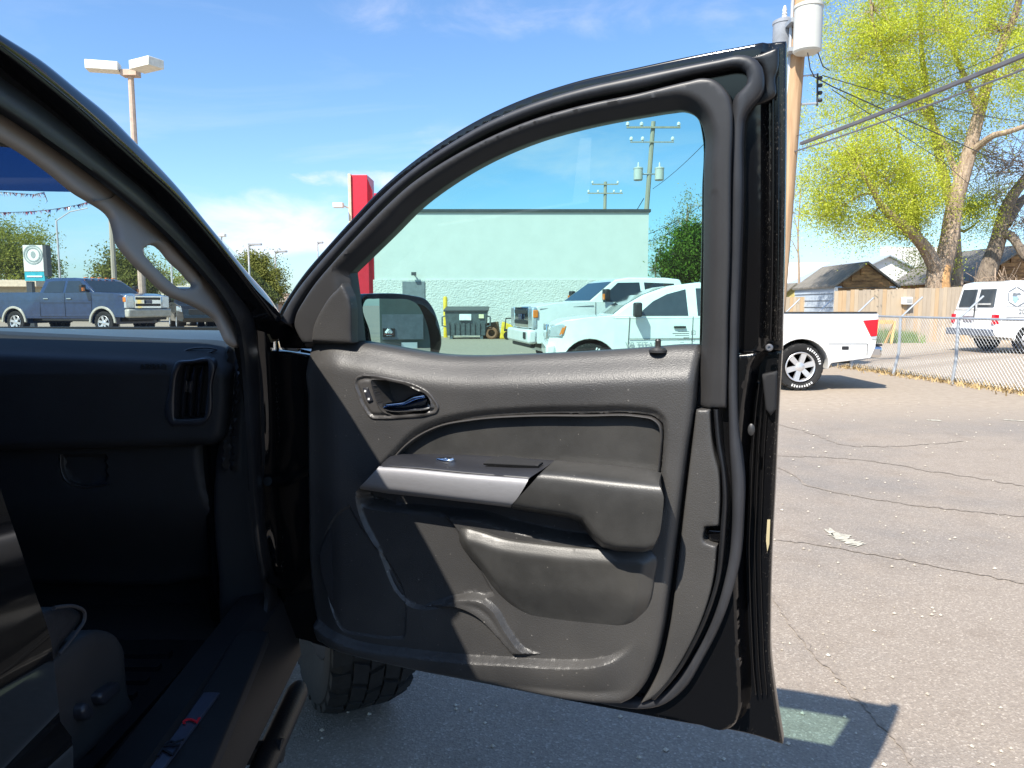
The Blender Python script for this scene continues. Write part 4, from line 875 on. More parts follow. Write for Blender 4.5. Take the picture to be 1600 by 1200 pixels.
def tyre_mesh(T, r, wd, rimr, lugs=22, n=44):
    """tyre of revolution about local y with staggered tread blocks"""
    mb = MB(T); Rm = Matrix.Rotation(R(-90), 4, 'X')
    h = wd / 2
    prof = [(rimr, -h * .75), (rimr + (r - rimr) * .35, -h * .98), (rimr + (r - rimr) * .75, -h), (r - .03, -h * .93), (r - .012, -h * .78), (r - .012, h * .78), (r - .03, h * .93), (rimr + (r - rimr) * .75, h), (rimr + (r - rimr) * .35, h * .98), (rimr, h * .75)]
    mb.lathe(prof, Rm, n, close=True)
    for i in range(lugs):
        for row, (y0, y1, ph) in enumerate(((-.98, -.60, 0), (-.54, -.20, .5), (-.15, .15, .1), (.20, .54, .6), (.60, .98, .2))):
            t0 = 2 * math.pi * (i + ph) / lugs; dt = 2 * math.pi / lugs * (.62 if abs(row - 2) == 2 else .78); sk = (.25 if row % 2 else -.25) * dt
            V = []
            for rr in (r - .03, r):
                q = .0 if rr == r else .06
                for (yy, tt) in ((y0, 0), (y1, sk), (y1, dt + sk), (y0, dt)):
                    y_ = yy * h; sag = .016 if abs(yy) > .9 else 0
                    a = t0 + tt; V.append(((rr - sag) * math.sin(a), y_, (rr - sag) * math.cos(a)))
            mb.hexa(V)
    return mb
M['tyre'] = mat('tyre rubber', (.012, .0117, .0113), .75, var=.35, vscale=40, bump=.3, bscale=200)
M['rim_dark'] = mat('dark alloy', (.10, .10, .105), .35, metal=.8)
WT = Matrix.Translation(tr(-.60, 2.52, .415)) @ Matrix.Rotation(YAW + R(20), 4, 'Z') @ Matrix.Rotation(R(90), 4, 'Z') @ Matrix.Rotation(R(180), 4, 'Z')
WT = Matrix.Translation(tr(-.585, 2.52, .415)) @ Matrix.Rotation(R(-70) + YAW, 4, 'Z')      # local y = axle
WT = Matrix.Translation(tr(-.46, 2.55, .415)) @ Matrix.Rotation(YAW + R(24) - R(90), 4, 'Z')
WH = tyre_mesh(WT, .415, .28, .235, 26, 52).build('front_wheel', 'tyre', TRUCK, True, angle=30)
rm = MB(WT); Rm_ = Matrix.Rotation(R(-90), 4, 'X')
rm.lathe([(.235, -.11), (.225, -.10), (.21, -.05), (.20, .06), (.225, .10), (.235, .11), (.23, .112), (.19, .065), (.05, .05), (0, .05)], Rm_, 36).build('rim', 'rim_dark', WH, True)

Td = Matrix(((TA.x, 0, -TB.x, 0), (TA.y, 0, -TB.y, 0), (0, 1, 0, 0), (0, 0, 0, 1)))
lettering('dash_lettering', 'AIRBAG', .016, Matrix.Translation(PDs.pt(239, 573, .0015)[0]) @ Td, mat('embossed dash lettering', (.006, .006, .006), .5), DASH, .0008)
# ================================================================== ground
def ground_mat():
    m, t, b = principled('worn sun-bleached asphalt')
    tcn = N(t, 'ShaderNodeTexCoord'); P = tcn.outputs['Object']
    v = N(t, 'ShaderNodeTexVoronoi', Scale=150.0, feature='F1'); t.links.new(P, v.inputs['Vector'])
    n1 = N(t, 'ShaderNodeTexNoise', Scale=0.55, Detail=6.0, Roughness=0.6); t.links.new(P, n1.inputs['Vector'])
    n2 = N(t, 'ShaderNodeTexNoise', Scale=70.0, Detail=5.0, Roughness=0.75); t.links.new(P, n2.inputs['Vector'])
    n3 = N(t, 'ShaderNodeTexNoise', Scale=3.2, Detail=5.0, Roughness=0.65); t.links.new(P, n3.inputs['Vector'])
    # aggregate: each stone its own shade
    rp = N(t, 'ShaderNodeValToRGB'); e = rp.color_ramp.elements
    e[0].position = 0.0; e[0].color = (0.232, 0.192, 0.154, 1); e[1].position = 1.0; e[1].color = (0.42, 0.36, 0.295, 1)
    q = rp.color_ramp.elements.new(0.45); q.color = (0.276, 0.230, 0.184, 1); q = rp.color_ramp.elements.new(0.86); q.color = (0.306, 0.256, 0.206, 1)
    sepc = N(t, 'ShaderNodeSeparateColor'); t.links.new(v.outputs['Color'], sepc.inputs[0]); t.links.new(sepc.outputs[0], rp.inputs[0])
    m1 = N(t, 'ShaderNodeMix', data_type='RGBA', blend_type='OVERLAY'); m1.inputs[0].default_value = 0.25
    t.links.new(rp.outputs[0], m1.inputs[6]); t.links.new(n2.outputs['Fac'], m1.inputs[7])
    # large stains: greyer patches
    r1 = N(t, 'ShaderNodeValToRGB'); r1.color_ramp.elements[0].position = 0.46; r1.color_ramp.elements[1].position = 0.66
    t.links.new(n1.outputs['Fac'], r1.inputs[0])
    m2 = N(t, 'ShaderNodeMix', data_type='RGBA', blend_type='MULTIPLY'); t.links.new(r1.outputs[0], m2.inputs[0])
    t.links.new(m1.outputs[2], m2.inputs[6]); m2.inputs[7].default_value = (0.78, 0.82, 0.88, 1)
    r3 = N(t, 'ShaderNodeValToRGB'); r3.color_ramp.elements[0].position = 0.5; r3.color_ramp.elements[1].position = 0.75
    t.links.new(n3.outputs['Fac'], r3.inputs[0])
    m3 = N(t, 'ShaderNodeMix', data_type='RGBA', blend_type='MULTIPLY'); t.links.new(r3.outputs[0], m3.inputs[0])
    t.links.new(m2.outputs[2], m3.inputs[6]); m3.inputs[7].default_value = (0.86, 0.84, 0.82, 1)
    # blown dust and dirt beyond the paved edge (about 8.5 m out)
    sx = N(t, 'ShaderNodeSeparateXYZ'); t.links.new(P, sx.inputs[0])
    ad = N(t, 'ShaderNodeMath', operation='MULTIPLY_ADD'); t.links.new(n1.outputs['Fac'], ad.inputs[0]); ad.inputs[1].default_value = 2.6; t.links.new(sx.outputs['Y'], ad.inputs[2])
    ad3 = N(t, 'ShaderNodeMath', operation='MULTIPLY_ADD'); t.links.new(n3.outputs['Fac'], ad3.inputs[0]); ad3.inputs[1].default_value = 0.9; t.links.new(ad.outputs[0], ad3.inputs[2])
    mr = N(t, 'ShaderNodeMapRange'); mr.inputs['From Min'].default_value = 10.3; mr.inputs['From Max'].default_value = 12.0
    t.links.new(ad3.outputs[0], mr.inputs['Value'])
    dn = N(t, 'ShaderNodeTexNoise', Scale=9.0, Detail=8.0, Roughness=0.7); t.links.new(P, dn.inputs['Vector'])
    dr = N(t, 'ShaderNodeValToRGB'); dr.color_ramp.elements[0].position = .3; dr.color_ramp.elements[1].position = .7
    dr.color_ramp.elements[0].color = (0.27, 0.218, 0.163, 1); dr.color_ramp.elements[1].color = (0.38, 0.315, 0.245, 1); t.links.new(dn.outputs['Fac'], dr.inputs[0])
    m4 = N(t, 'ShaderNodeMix', data_type='RGBA'); t.links.new(mr.outputs[0], m4.inputs[0]); t.links.new(m3.outputs[2], m4.inputs[6]); t.links.new(dr.outputs[0], m4.inputs[7])
    t.links.new(m4.outputs[2], b.inputs['Base Color']); b.inputs['Roughness'].default_value = 0.85
    bp = N(t, 'ShaderNodeBump', Strength=0.5, Distance=0.004); t.links.new(v.outputs['Distance'], bp.inputs['Height'])
    t.links.new(bp.outputs[0], b.inputs['Normal'])
    return m
M['ground'] = ground_mat()
G = mk('parking_lot_ground', [(-900, -900, 0), (900, -900, 0), (900, 1500, 0), (-900, 1500, 0)], [(0, 1, 2, 3)], 'ground', None, False, loc=(0, 0, 0))
tag(G, 'sun-bleached cracked asphalt lot running out to dusty dirt', kind='structure')

# cracks, worn paint and stains on the asphalt
crk = mat('dusty crack filler', (0.245, 0.204, 0.165), 0.9, var=.3, vscale=40)
def ribbon(name, pts, wd, m, z=0.004, jit=.02, n=60):
    P = resample(sp(pts), n); W_ = [at_z(x, y, 0.0) for x, y in P]; V = []; F = []
    for i, p in enumerate(W_):
        d = (W_[min(i + 1, n - 1)] - W_[max(i - 1, 0)]); s_ = Vector((-d.y, d.x, 0)).normalized(); c = p + s_ * random.uniform(-jit, jit); h_ = wd * random.uniform(.25, 1.0) * .5
        V += [(c.x + s_.x * h_, c.y + s_.y * h_, z), (c.x - s_.x * h_, c.y - s_.y * h_, z)]
        if i: F.append((2 * i - 2, 2 * i - 1, 2 * i + 1, 2 * i))
    return mk(name, V, F, m, G, False)
for pts, wd, jt in (([(1200, 655), (1225, 665), (1275, 680), (1315, 695), (1360, 698), (1420, 696), (1507, 690)], .035, .03), ([(1190, 711), (1215, 712), (1325, 717), (1385, 724), (1450, 736), (1525, 747), (1600, 760), (1700, 778)], .04, .03),
                    ([(1200, 725), (1237, 740), (1260, 757), (1295, 767), (1375, 782), (1475, 795), (1600, 807), (1700, 816)], .035, .02), ([(1150, 836), (1215, 844), (1300, 855), (1355, 865), (1425, 877), (1487, 890), (1600, 912), (1700, 935)], .03, .015),
                    ([(1190, 905), (1210, 937), (1245, 990), (1275, 1025), (1320, 1070), (1345, 1100), (1375, 1130), (1400, 1157), (1415, 1180), (1440, 1230)], .022, .008)):
    ribbon('crack', pts, wd, crk, .004, jt)
wp = mat('worn cream road paint', (.44, .41, .33), .8, var=.25, vscale=30)
ribbon('paint_mark', [(1292, 832), (1305, 833), (1318, 843), (1345, 853)], .16, wp, .005, .02, 24)
ribbon('paint_mark', [(1450, 657), (1470, 657.5)], .12, wp, .005, .02, 10); ribbon('paint_mark', [(1568, 656), (1620, 660)], .12, wp, .005, .02, 14)

# the ground climbs a little towards the street on the left
bm_x = [-160, -40, -20, -9.5, -5.0]; bm_y = [19.5, 21, 23, 24.5, 60, 400]; hz_ = [0, .05, .30, .36, .36, .36]
V = []; F = []
for j, y in enumerate(bm_y):
    for i, x in enumerate(bm_x): V.append((x, y, (.004 + hz_[j]) * (1 if i < 4 else 0) + (-.02 if i == 4 or j == 0 else 0)))
for j in range(5):
    for i in range(4): a = j * 5 + i; F.append((a, a + 1, a + 6, a + 5))
BKs = mk('street_bank', V, F, 'ground', None, True, loc=(0, 0, 0)); tag(BKs, 'ground rising gently to the street on the left', kind='structure')
BANK = .362

# loose grit scattered on the asphalt
rg = random.Random(5); gv = []; gf = []
for i in range(900):
    Y = 1.6 + 9 * rg.random()**1.6; X = rg.uniform(-.6, 1.0) * Y * .75 + .3; r_ = rg.uniform(.002, .0075) * (1 + Y * .12); n_ = len(gv)
    for v in ((1, 0, 0), (-1, 0, 0), (0, 1, 0), (0, -1, 0), (0, 0, .8), (0, 0, -.5)): gv.append((X + v[0] * r_ * rg.uniform(.6, 1.4), Y + v[1] * r_ * rg.uniform(.6, 1.4), r_ * .45 + v[2] * r_))
    gf += [(n_, n_ + 2, n_ + 4), (n_ + 2, n_ + 1, n_ + 4), (n_ + 1, n_ + 3, n_ + 4), (n_ + 3, n_, n_ + 4), (n_ + 2, n_, n_ + 5), (n_ + 1, n_ + 2, n_ + 5), (n_ + 3, n_ + 1, n_ + 5), (n_, n_ + 3, n_ + 5)]
tag(mk('grit', gv, gf, mat('pale grit', (.34, .29, .23), .9, col2=(.55, .50, .42), vscale=12), None, False), 'loose pale grit scattered over the asphalt', kind='stuff')
# ================================================================== vehicles parked round the lot
M['white'] = mat('white vehicle paint', (0.78, 0.78, 0.76), 0.25, var=.04, coat=.6)
M['blue'] = mat('dark blue vehicle paint', (0.016, 0.036, 0.090), 0.25, var=.15, coat=.6)
M['red'] = mat('maroon vehicle paint', (0.20, 0.02, 0.025), 0.25, coat=.6)
M['blackp'] = mat('black vehicle paint', (0.012, 0.012, 0.014), 0.25, coat=.6)
M['greyp'] = mat('silver vehicle paint', (0.35, 0.36, 0.37), 0.3, metal=.5, coat=.5)
M['beigef'] = mat('tan flare paint', (0.42, 0.40, 0.34), 0.35, coat=.3)
M['vglass'] = mat('dark vehicle glass', (0.020, 0.028, 0.034), 0.04, var=.1, spec=.8)
M['vglass2'] = mat('grey tinted vehicle glass', (0.045, 0.055, 0.065), 0.05, var=.1, spec=.8)
M['blackpl'] = mat('black bumper plastic', (0.018, 0.018, 0.019), 0.55)
M['redlens'] = mat('red lens', (0.55, 0.006, 0.02), 0.15, coat=.5)
M['amber'] = mat('amber lens', (0.75, 0.20, 0.02), 0.15, coat=.5)
M['clear'] = mat('clear lens', (0.60, 0.64, 0.68), 0.10, metal=.5, coat=.5)
M['alloy'] = mat('bright alloy', (0.62, 0.62, 0.63), 0.28, metal=.6, var=.05)
M['wtext'] = mat('white raised lettering', (0.75, 0.75, 0.73), 0.6)
def wheel(T, r, wd, parent, rimr=None, spokes=6, lugs=18, letter=False, rimm='alloy'):
    rimr = rimr or r * .62
    W = tyre_mesh(T, r, wd, rimr, lugs, 36).build('wheel', 'tyre', parent, True, angle=30)
    h = wd / 2; Rm = Matrix.Rotation(R(-90), 4, 'X')
    mb = MB(T)
    for s in (1,):
        mb.lathe([(rimr, h * .98), (rimr * .97, h * 1.03), (rimr * .90, h * .95), (rimr * .86, h * .55), (rimr * .86, -h * .8)], Rm, 32, cap=False)
        for i in range(spokes):
            a = 2 * math.pi * i / spokes + .26; ca, sa = math.cos(a), math.sin(a)
            Q = []
            for (rad, wid, y) in ((rimr * .16, .30, .72), (rimr * .92, .36, .80)):
                for sgn in (-1, 1):
                    for yy in (y * h - .03, y * h + .02):
                        t_ = wid * rimr * .5 * sgn; Q.append((rad * ca - t_ * sa, yy, rad * sa + t_ * ca))
            mb.hexa([Q[0], Q[2], Q[6], Q[4], Q[1], Q[3], Q[7], Q[5]])
        mb.lathe([(rimr * .30, h * .6), (rimr * .30, h * .88), (rimr * .24, h * .95), (0, h * .95)], Rm, 18)
    mb.build('rim', rimm, W, True, angle=35)
    MB(T).lathe([(rimr * .88, h * .35), (0, h * .35)], Rm, 24).build('brake_disc', 'blackpl', W, False)
    if letter:
        V, F = text_mesh('BRUTE TERRAIN', 0.07, .002) if False else ([], [])
        for k0 in (.35, 2.5):
            lt = MB(T)
            for i in range(9):
                a = k0 + i * .13; rr = (r + rimr) / 2
                lt.box((rr * math.sin(a), h + .004, rr * math.cos(a)), (.022, .004, random.uniform(.03, .045)), Matrix.Rotation(a, 3, 'Y'))
            lt.build('sidewall_lettering', 'wtext', W)
    return W
def pickup(T, label, paint, P, group=None, cat='pickup truck', name='pickup_truck', glass='vglass', flare=None, both=True):
    """T: local x = from the nose backwards, y = across (+ towards the shown side), z up"""
    root = empty(name, T @ Vector((P['L'] / 2, 0, 0)), label, cat, group)
    hw = P['W'] / 2; belt = P['belt']; roof = P['roof']
    def yw(sgn): return lambda x, z: sgn * (hw - P.get('tum', .20) * max(0, (z - belt) / (roof - belt)) - .06 * max(0, (.6 - z) / .3) - P.get('nose', .10) * max(0, 1 - x / .5)**2)
    (x1, x2), ar = P['ax'], P['ar']; az = P['r']
    low = list(P['front']) + list(P['top']) + list(P['rear']) + arch(x2, az, ar, -5, 185, 16) + [(x2 - ar - .05, P['bot']), (x1 + ar + .05, P['bot'])] + arch(x1, az, ar, -5, 185, 16) + [(x1 - ar - .02, P['bot'] + .06)]
    MB(T).prism(low, yw(-1), yw(1)).build('body', paint, root, True, bevel=.025, angle=32)
    MB(T).prism(P['cab'], yw(-1), yw(1)).build('cab', paint, root, True, bevel=.04, seg=3, angle=40)
    inner = MB(T); inner.box((P['L'] / 2, 0, .62), (P['L'] * .86, P['W'] * .72, .34)); inner.build('chassis', 'blackpl', root)
    for sg in ((1, -1) if both else (1,)):
        for wp in P['win']:
            y_ = yw(sg); MB(T).prism(wp, lambda x, z: y_(x, z) - sg * .02, lambda x, z: y_(x, z) + sg * .006).build('side_window', glass, root, False, bevel=.004)
        for (x, z) in P['handles']: MB(T).box((x, sg * (hw + .012), z), (.20, .035, .035)).build('door_handle', P.get('hm', 'chrome'), root, True, bevel=.008)
        mx_, mz_ = P['mirror']; mr = MB(T).box((mx_ + .03, sg * (hw + .16), mz_ + .02), (.13, .20, .24)); mr.box((mx_ + .05, sg * (hw + .03), mz_ - .04), (.09, .16, .06))
        mr.build('side_mirror', P.get('mm', 'blackpl'), root, True, bevel=.03, seg=3)
        if P.get('mamber'): MB(T).box((mx_ - .045, sg * (hw + .20), mz_ - .02), (.03, .10, .12)).build('mirror_marker', 'amber', root, False, bevel=.008)
        for x in (x1, x2):
            WT_ = T @ Matrix.Translation((x, sg * (hw - .16), az)) @ (Matrix.Identity(4) if sg > 0 else Matrix.Rotation(R(180), 4, 'Z'))
            wheel(WT_, P['r'], .27, root, P.get('rimr'), P.get('spokes', 6), 20, P.get('letter', False))
            if flare:
                fl = MB(T); o = arch(x, az, ar + .075, 0, 180, 14); i_ = arch(x, az, ar - .005, 180, 0, 14)
                fl.prism(o + i_, sg * (hw - .03), sg * (hw + .035)).build('wheel_arch_flare', flare, root, True, bevel=.012)
        for nm, poly, mm in P.get('lights', ()):
            y_ = yw(sg); MB(T).prism(poly, lambda x, z: y_(x, z) - sg * .08, lambda x, z: y_(x, z) + sg * .010).build(nm, mm, root, False, bevel=.01)
        for (xa, za, xb, zb) in P.get('seams', ()):
            y_ = yw(sg); q = MB(T); q.tube([(xa, y_(xa, za) + sg * .000, za), (xb, y_(xb, zb) + sg * .000, zb)], .006, 4); q.build('panel_gap', 'blackpl', root)
    segs = list(zip(P['ws'][:-1], P['ws'][1:]))                       # windshield, in one or more slopes
    wmb = MB(T)
    for k_, ((xa, za), (xb, zb)) in enumerate(segs):
      f0 = .06 if k_ == 0 else 0; f1 = .08 if k_ == len(segs) - 1 else 0
      dx_, dz_ = xb - xa, zb - za; ln = math.hypot(dx_, dz_); ox, oz = -dz_ / ln * .008, dx_ / ln * .008
      ya = hw - .10 - P.get('tum', .2) * (za - belt) / (roof - belt); yb = hw - .10 - P.get('tum', .2) * (zb - belt) / (roof - belt)
      Q = [(xa + dx_ * f0, -ya, za + dz_ * f0), (xa + dx_ * f0, ya, za + dz_ * f0), (xb - dx_ * f1, yb, zb - dz_ * f1), (xb - dx_ * f1, -yb, zb - dz_ * f1)]
      wmb.hexa([(x - ox, y, z - oz) for x, y, z in Q] + [(x + ox, y, z + oz) for x, y, z in Q])
    wmb.build('windshield', glass, root, False)
    for nm, c, d, mm in P.get('boxes', ()): MB(T).box(c, d).build(nm, mm, root, True, bevel=min(d) * .25)
    return root
TITAN = dict(L=5.62, W=1.98, belt=1.25, roof=1.83, tum=.22, ax=(.72, 4.28), ar=.475, r=.405, bot=.46, rimr=.255, letter=True, nose=.22,
    front=[(.08, .52), (.0, .60), (.02, .80), (.07, 1.00), (.14, 1.12)], top=[(.30, 1.19), (.70, 1.245), (1.15, 1.275), (3.40, 1.26), (3.42, 1.31), (5.50, 1.32)], rear=[(5.55, 1.30), (5.52, .75), (5.45, .56), (4.80, .47)],
    cab=[(1.02, 1.22), (1.30, 1.44), (1.62, 1.62), (2.05, 1.77), (2.55, 1.83), (3.00, 1.82), (3.32, 1.78), (3.45, 1.22)], ws=((1.10, 1.285), (1.30, 1.44), (1.62, 1.62), (2.0, 1.752)),
    win=[[(1.56, 1.27), (1.60, 1.36), (1.78, 1.51), (2.02, 1.63), (2.34, 1.715), (2.36, 1.27)], [(2.52, 1.27), (2.51, 1.73), (2.90, 1.73), (3.15, 1.68), (3.26, 1.27)]],
    handles=[(2.22, 1.08), (3.10, 1.08)], hm='blackpl', mirror=(1.45, 1.35), mm='blackpl',
    lights=[('headlight', [(.04, .90), (.08, 1.09), (.26, 1.13), (.31, 1.10), (.24, .92)], 'clear'), ('turn_signal', [(.20, .93), (.25, 1.08), (.325, 1.105), (.27, .96)], 'amber'),
            ('tail_light', [(5.29, 1.19), (5.54, 1.21), (5.53, .93), (5.43, .92)], 'redlens'), ('reverse_light', [(5.43, .92), (5.53, .925), (5.525, .865), (5.45, .87)], 'clear'), ('side_marker', [(4.95, .70), (5.07, .70), (5.07, .76), (4.95, .76)], 'blackpl')],
    seams=[(1.35, .55, 1.38, 1.25), (2.43, .55, 2.44, 1.26), (3.36, .55, 3.38, 1.30), (1.38, .53, 3.36, .53), (1.38, .88, 3.36, .90), (4.72, .80, 5.38, .80), (5.38, .80, 5.38, .60)],
    boxes=[('rear_bumper', (5.56, 0, .66), (.22, 1.90, .20), 'chrome'), ('bumper_step', (5.57, 0, .775), (.20, 1.84, .03), 'blackpl'), ('tow_hitch', (5.40, 0, .50), (.30, .12, .10), 'blackpl'), ('bed_rail_cap', (4.48, .96, 1.325), (2.08, .05, .02), 'blackpl'),
           ('front_bumper', (.06, 0, .66), (.16, 1.80, .24), 'white'), ('grille', (.03, 0, .98), (.06, 1.1, .26), 'chrome')])
HEAVY = dict(L=6.25, W=2.03, belt=1.43, roof=1.98, tum=.17, ax=(1.0, 4.97), ar=.50, r=.41, bot=.55, rimr=.25, nose=.05,
    front=[(.10, .60), (.05, .70), (.04, 1.28), (.10, 1.36)], top=[(.5, 1.43), (1.32, 1.47), (3.72, 1.45), (3.75, 1.47), (6.14, 1.47)], rear=[(6.20, 1.44), (6.18, .85), (6.10, .70), (5.5, .56)],
    cab=[(1.22, 1.40), (1.98, 1.93), (2.3, 1.975), (3.2, 1.975), (3.58, 1.94), (3.76, 1.42)], ws=((1.30, 1.456), (1.96, 1.916)),
    win=[[(1.62, 1.46), (1.66, 1.58), (2.02, 1.86), (2.55, 1.87), (2.57, 1.46)], [(2.68, 1.46), (2.66, 1.87), (3.40, 1.85), (3.56, 1.46)]],
    handles=[(2.42, 1.25), (3.45, 1.25)], mirror=(1.60, 1.58), mamber=True,
    lights=[('tail_light', [(5.98, 1.38), (6.19, 1.38), (6.17, 1.0), (6.0, 1.0)], 'redlens')],
    seams=[(1.45, .62, 1.45, 1.45), (1.47, .62, 3.72, .62), (.15, 1.31, 1.40, 1.38), (1.47, 1.10, 3.72, 1.10), (2.62, .62, 2.62, 1.45), (3.74, .62, 3.74, 1.47)],
    boxes=[('front_bumper', (-.02, 0, .74), (.22, 2.0, .30), 'chrome'), ('air_dam', (.03, 0, .56), (.12, 1.7, .12), 'blackpl'), ('grille_frame', (.02, 0, 1.13), (.08, 1.26, .46), 'chrome'),
           ('grille_bar', (-.02, 0, 1.25), (.06, 1.12, .09), 'blackpl'), ('grille_bar', (-.02, 0, 1.03), (.06, 1.12, .09), 'blackpl'), ('grille_badge', (-.045, 0, 1.14), (.03, .30, .12), 'blue'),
           ('headlight', (.03, .82, 1.13), (.12, .36, .44), 'clear'), ('headlight', (.03, -.82, 1.13), (.12, .36, .44), 'clear'), ('turn_signal', (.05, .985, 1.21), (.12, .06, .16), 'amber'), ('turn_signal', (.05, -.985, 1.21), (.12, .06, .16), 'amber'),
           ('rear_bumper', (6.22, 0, .72), (.18, 1.95, .22), 'chrome'), ('step_board', (2.6, .92, .50), (2.2, .16, .06), 'blackpl')] + [('roof_marker', (2.05, y, 1.985), (.10, .12, .035), 'amber') for y in (-.6, -.3, 0, .3, .6)])
def place(nose, heading, side, z=0.0):
    """nose point on the ground, heading unit 2-D, side=+1 when local +y lies to the left of heading"""
    h = Vector((heading[0], heading[1], 0)).normalized(); s_ = Vector((-h.y, h.x, 0)) * side
    return Matrix(((-h.x, s_.x, 0, nose[0]), (-h.y, s_.y, 0, nose[1]), (0, 0, 1, z), (0, 0, 0, 1)))
# white side-on pickup; its nose shows in the door glass, its tail beyond the door
TT = place((0.57, 12.86), (-1, 0), 1) @ Matrix.Diagonal((.963, .963, .963, 1))
w1 = pickup(TT, 'white crew cab pickup parked side-on behind the open door, white-lettered tyres and red tail light', 'white', TITAN, 'pickups parked before the pale building', glass='vglass2')
LT = Matrix(((1, 0, 0, 0), (0, 0, -1, 0), (0, 1, 0, 0), (0, 0, 0, 1)))
p_ = TT @ Vector((1.60, 1.0, .775)); lettering('door_lettering', 'V8 TITAN', .13, Matrix.Translation(p_) @ LT, mat('grey decal', (.30, .33, .34), .5), w1, .002)
# white heavy pickup behind it
hw_ = dict(HEAVY); hw_['boxes'] = [b if b[0] != 'front_bumper' else ('front_bumper', (-.02, 0, .74), (.22, 2.0, .30), 'white') for b in HEAVY['boxes']] + [('fog_light', (-.12, .72, .76), (.06, .20, .14), 'blackpl')]
hw_['boxes'] = [b for b in hw_['boxes'] if b[0] != 'roof_marker']
pickup(place((0.22, 16.1), (-.975, -.22), 1) @ Matrix.Diagonal((.92, 1, 1, 1)), 'white heavy pickup with chrome grille, nose poking out behind the white side-on pickup', 'white', hw_, 'pickups parked before the pale building')
# maroon car beyond
SED = dict(L=4.7, W=1.82, belt=.98, roof=1.46, tum=.22, ax=(.92, 3.68), ar=.36, r=.33, bot=.28, rimr=.20, nose=.2, spokes=5,
    front=[(.10, .30), (.0, .45), (.03, .66)], top=[(.2, .78), (1.25, .98), (4.0, 1.02), (4.6, .98)], rear=[(4.69, .85), (4.66, .45), (4.5, .30)],
    cab=[(1.15, .95), (1.95, 1.38), (2.4, 1.46), (3.1, 1.45), (4.05, .98)], ws=((1.22, .99), (1.93, 1.375)),
    win=[[(1.75, 1.0), (2.10, 1.34), (2.60, 1.38), (2.60, 1.0)], [(2.70, 1.0), (2.70, 1.38), (3.10, 1.36), (3.70, 1.02)]], handles=[(2.45, .88), (3.35, .88)], hm='blackpl', mirror=(1.75, 1.05),
    lights=[('headlight', [(.06, .58), (.10, .70), (.42, .80), (.40, .66)], 'clear'), ('tail_light', [(4.42, .92), (4.66, .90), (4.66, .72), (4.45, .74)], 'redlens')],
    boxes=[('grille', (.02, 0, .55), (.06, 1.0, .18), 'blackpl')])
SUV = dict(SED); SUV.update(L=4.75, belt=1.12, roof=1.78, r=.36, ar=.40, bot=.36, front=[(.10, .38), (.0, .5), (.03, .85)], top=[(.15, 1.0), (1.25, 1.14), (4.3, 1.14), (4.62, 1.1)], rear=[(4.72, .9), (4.70, .5), (4.5, .40)],
    cab=[(1.15, 1.1), (1.9, 1.66), (2.4, 1.78), (3.8, 1.76), (4.45, 1.55), (4.62, 1.1)], ws=((1.22, 1.15), (1.88, 1.64)),
    win=[[(1.75, 1.15), (2.05, 1.58), (2.60, 1.66), (2.60, 1.15)], [(2.70, 1.15), (2.70, 1.66), (3.50, 1.66), (3.52, 1.15)], [(3.60, 1.15), (3.60, 1.66), (4.2, 1.58), (4.45, 1.18)]], handles=[(2.45, 1.03), (3.35, 1.03)], mirror=(1.75, 1.22),
    lights=[('headlight', [(.05, .75), (.08, .90), (.42, .98), (.40, .80)], 'clear'), ('tail_light', [(4.50, 1.35), (4.62, 1.3), (4.70, .95), (4.5, .95)], 'redlens')], boxes=[('grille', (.01, 0, .75), (.06, 1.0, .22), 'blackpl')])
pickup(place((1.05, 21.0), (-1, -.1), 1), 'maroon car mostly hidden behind the white pickups, windshield showing', 'red', SUV, cat='car', name='parked_car')
# blue crew cab seen through the windshield
hb = dict(HEAVY); hb['boxes'] = [b if b[0] not in ('front_bumper',) else ('front_bumper', (-.02, 0, .74), (.22, 2.0, .30), 'beigef') for b in HEAVY['boxes']]
hB = Vector((.958, -.285, 0)); fw = Vector((-14.05, 25.6, 0)); sB2 = Vector((-.285, -.958, 0))
nose = fw + hB * 1.0 - sB2 * .85
blueT = pickup(place(nose, hB, -1, BANK), 'dark blue crew cab pickup with chrome grille and tan wheel flares, seen through the windshield', 'blue', hb, glass='vglass', flare='beigef')
# row of dark cars to its right, half hidden by the pillar handle
pickup(place((-12.35, 29.5), (.5, -.87), -1, BANK), 'black sport utility car parked right of the blue pickup', 'blackp', SUV, 'cars along the far side of the lot', cat='car', name='parked_car')
pickup(place((-13.2, 33.5), (.5, -.87), -1, BANK), 'silver car parked behind the black one, seen past the pillar handle', 'greyp', SED, 'cars along the far side of the lot', cat='car', name='parked_car')
pickup(place((-15.2, 36.0), (.4, -.9), -1, BANK), 'white car parked behind the blue pickup, seen past the pillar handle', 'white', SUV, 'cars along the far side of the lot', cat='car', name='parked_car')
pickup(place((-16.4, 50.0), (1, -.2), -1, BANK), 'dark blue car far down the lot in the gap between pillar and door', 'blue', SUV, 'cars along the far side of the lot', cat='car', name='parked_car')
pickup(place((-15.6, 46.0), (1, -.2), -1, BANK), 'far silver car low in the gap between pillar and door', 'greyp', SED, 'cars along the far side of the lot', cat='car', name='parked_car')
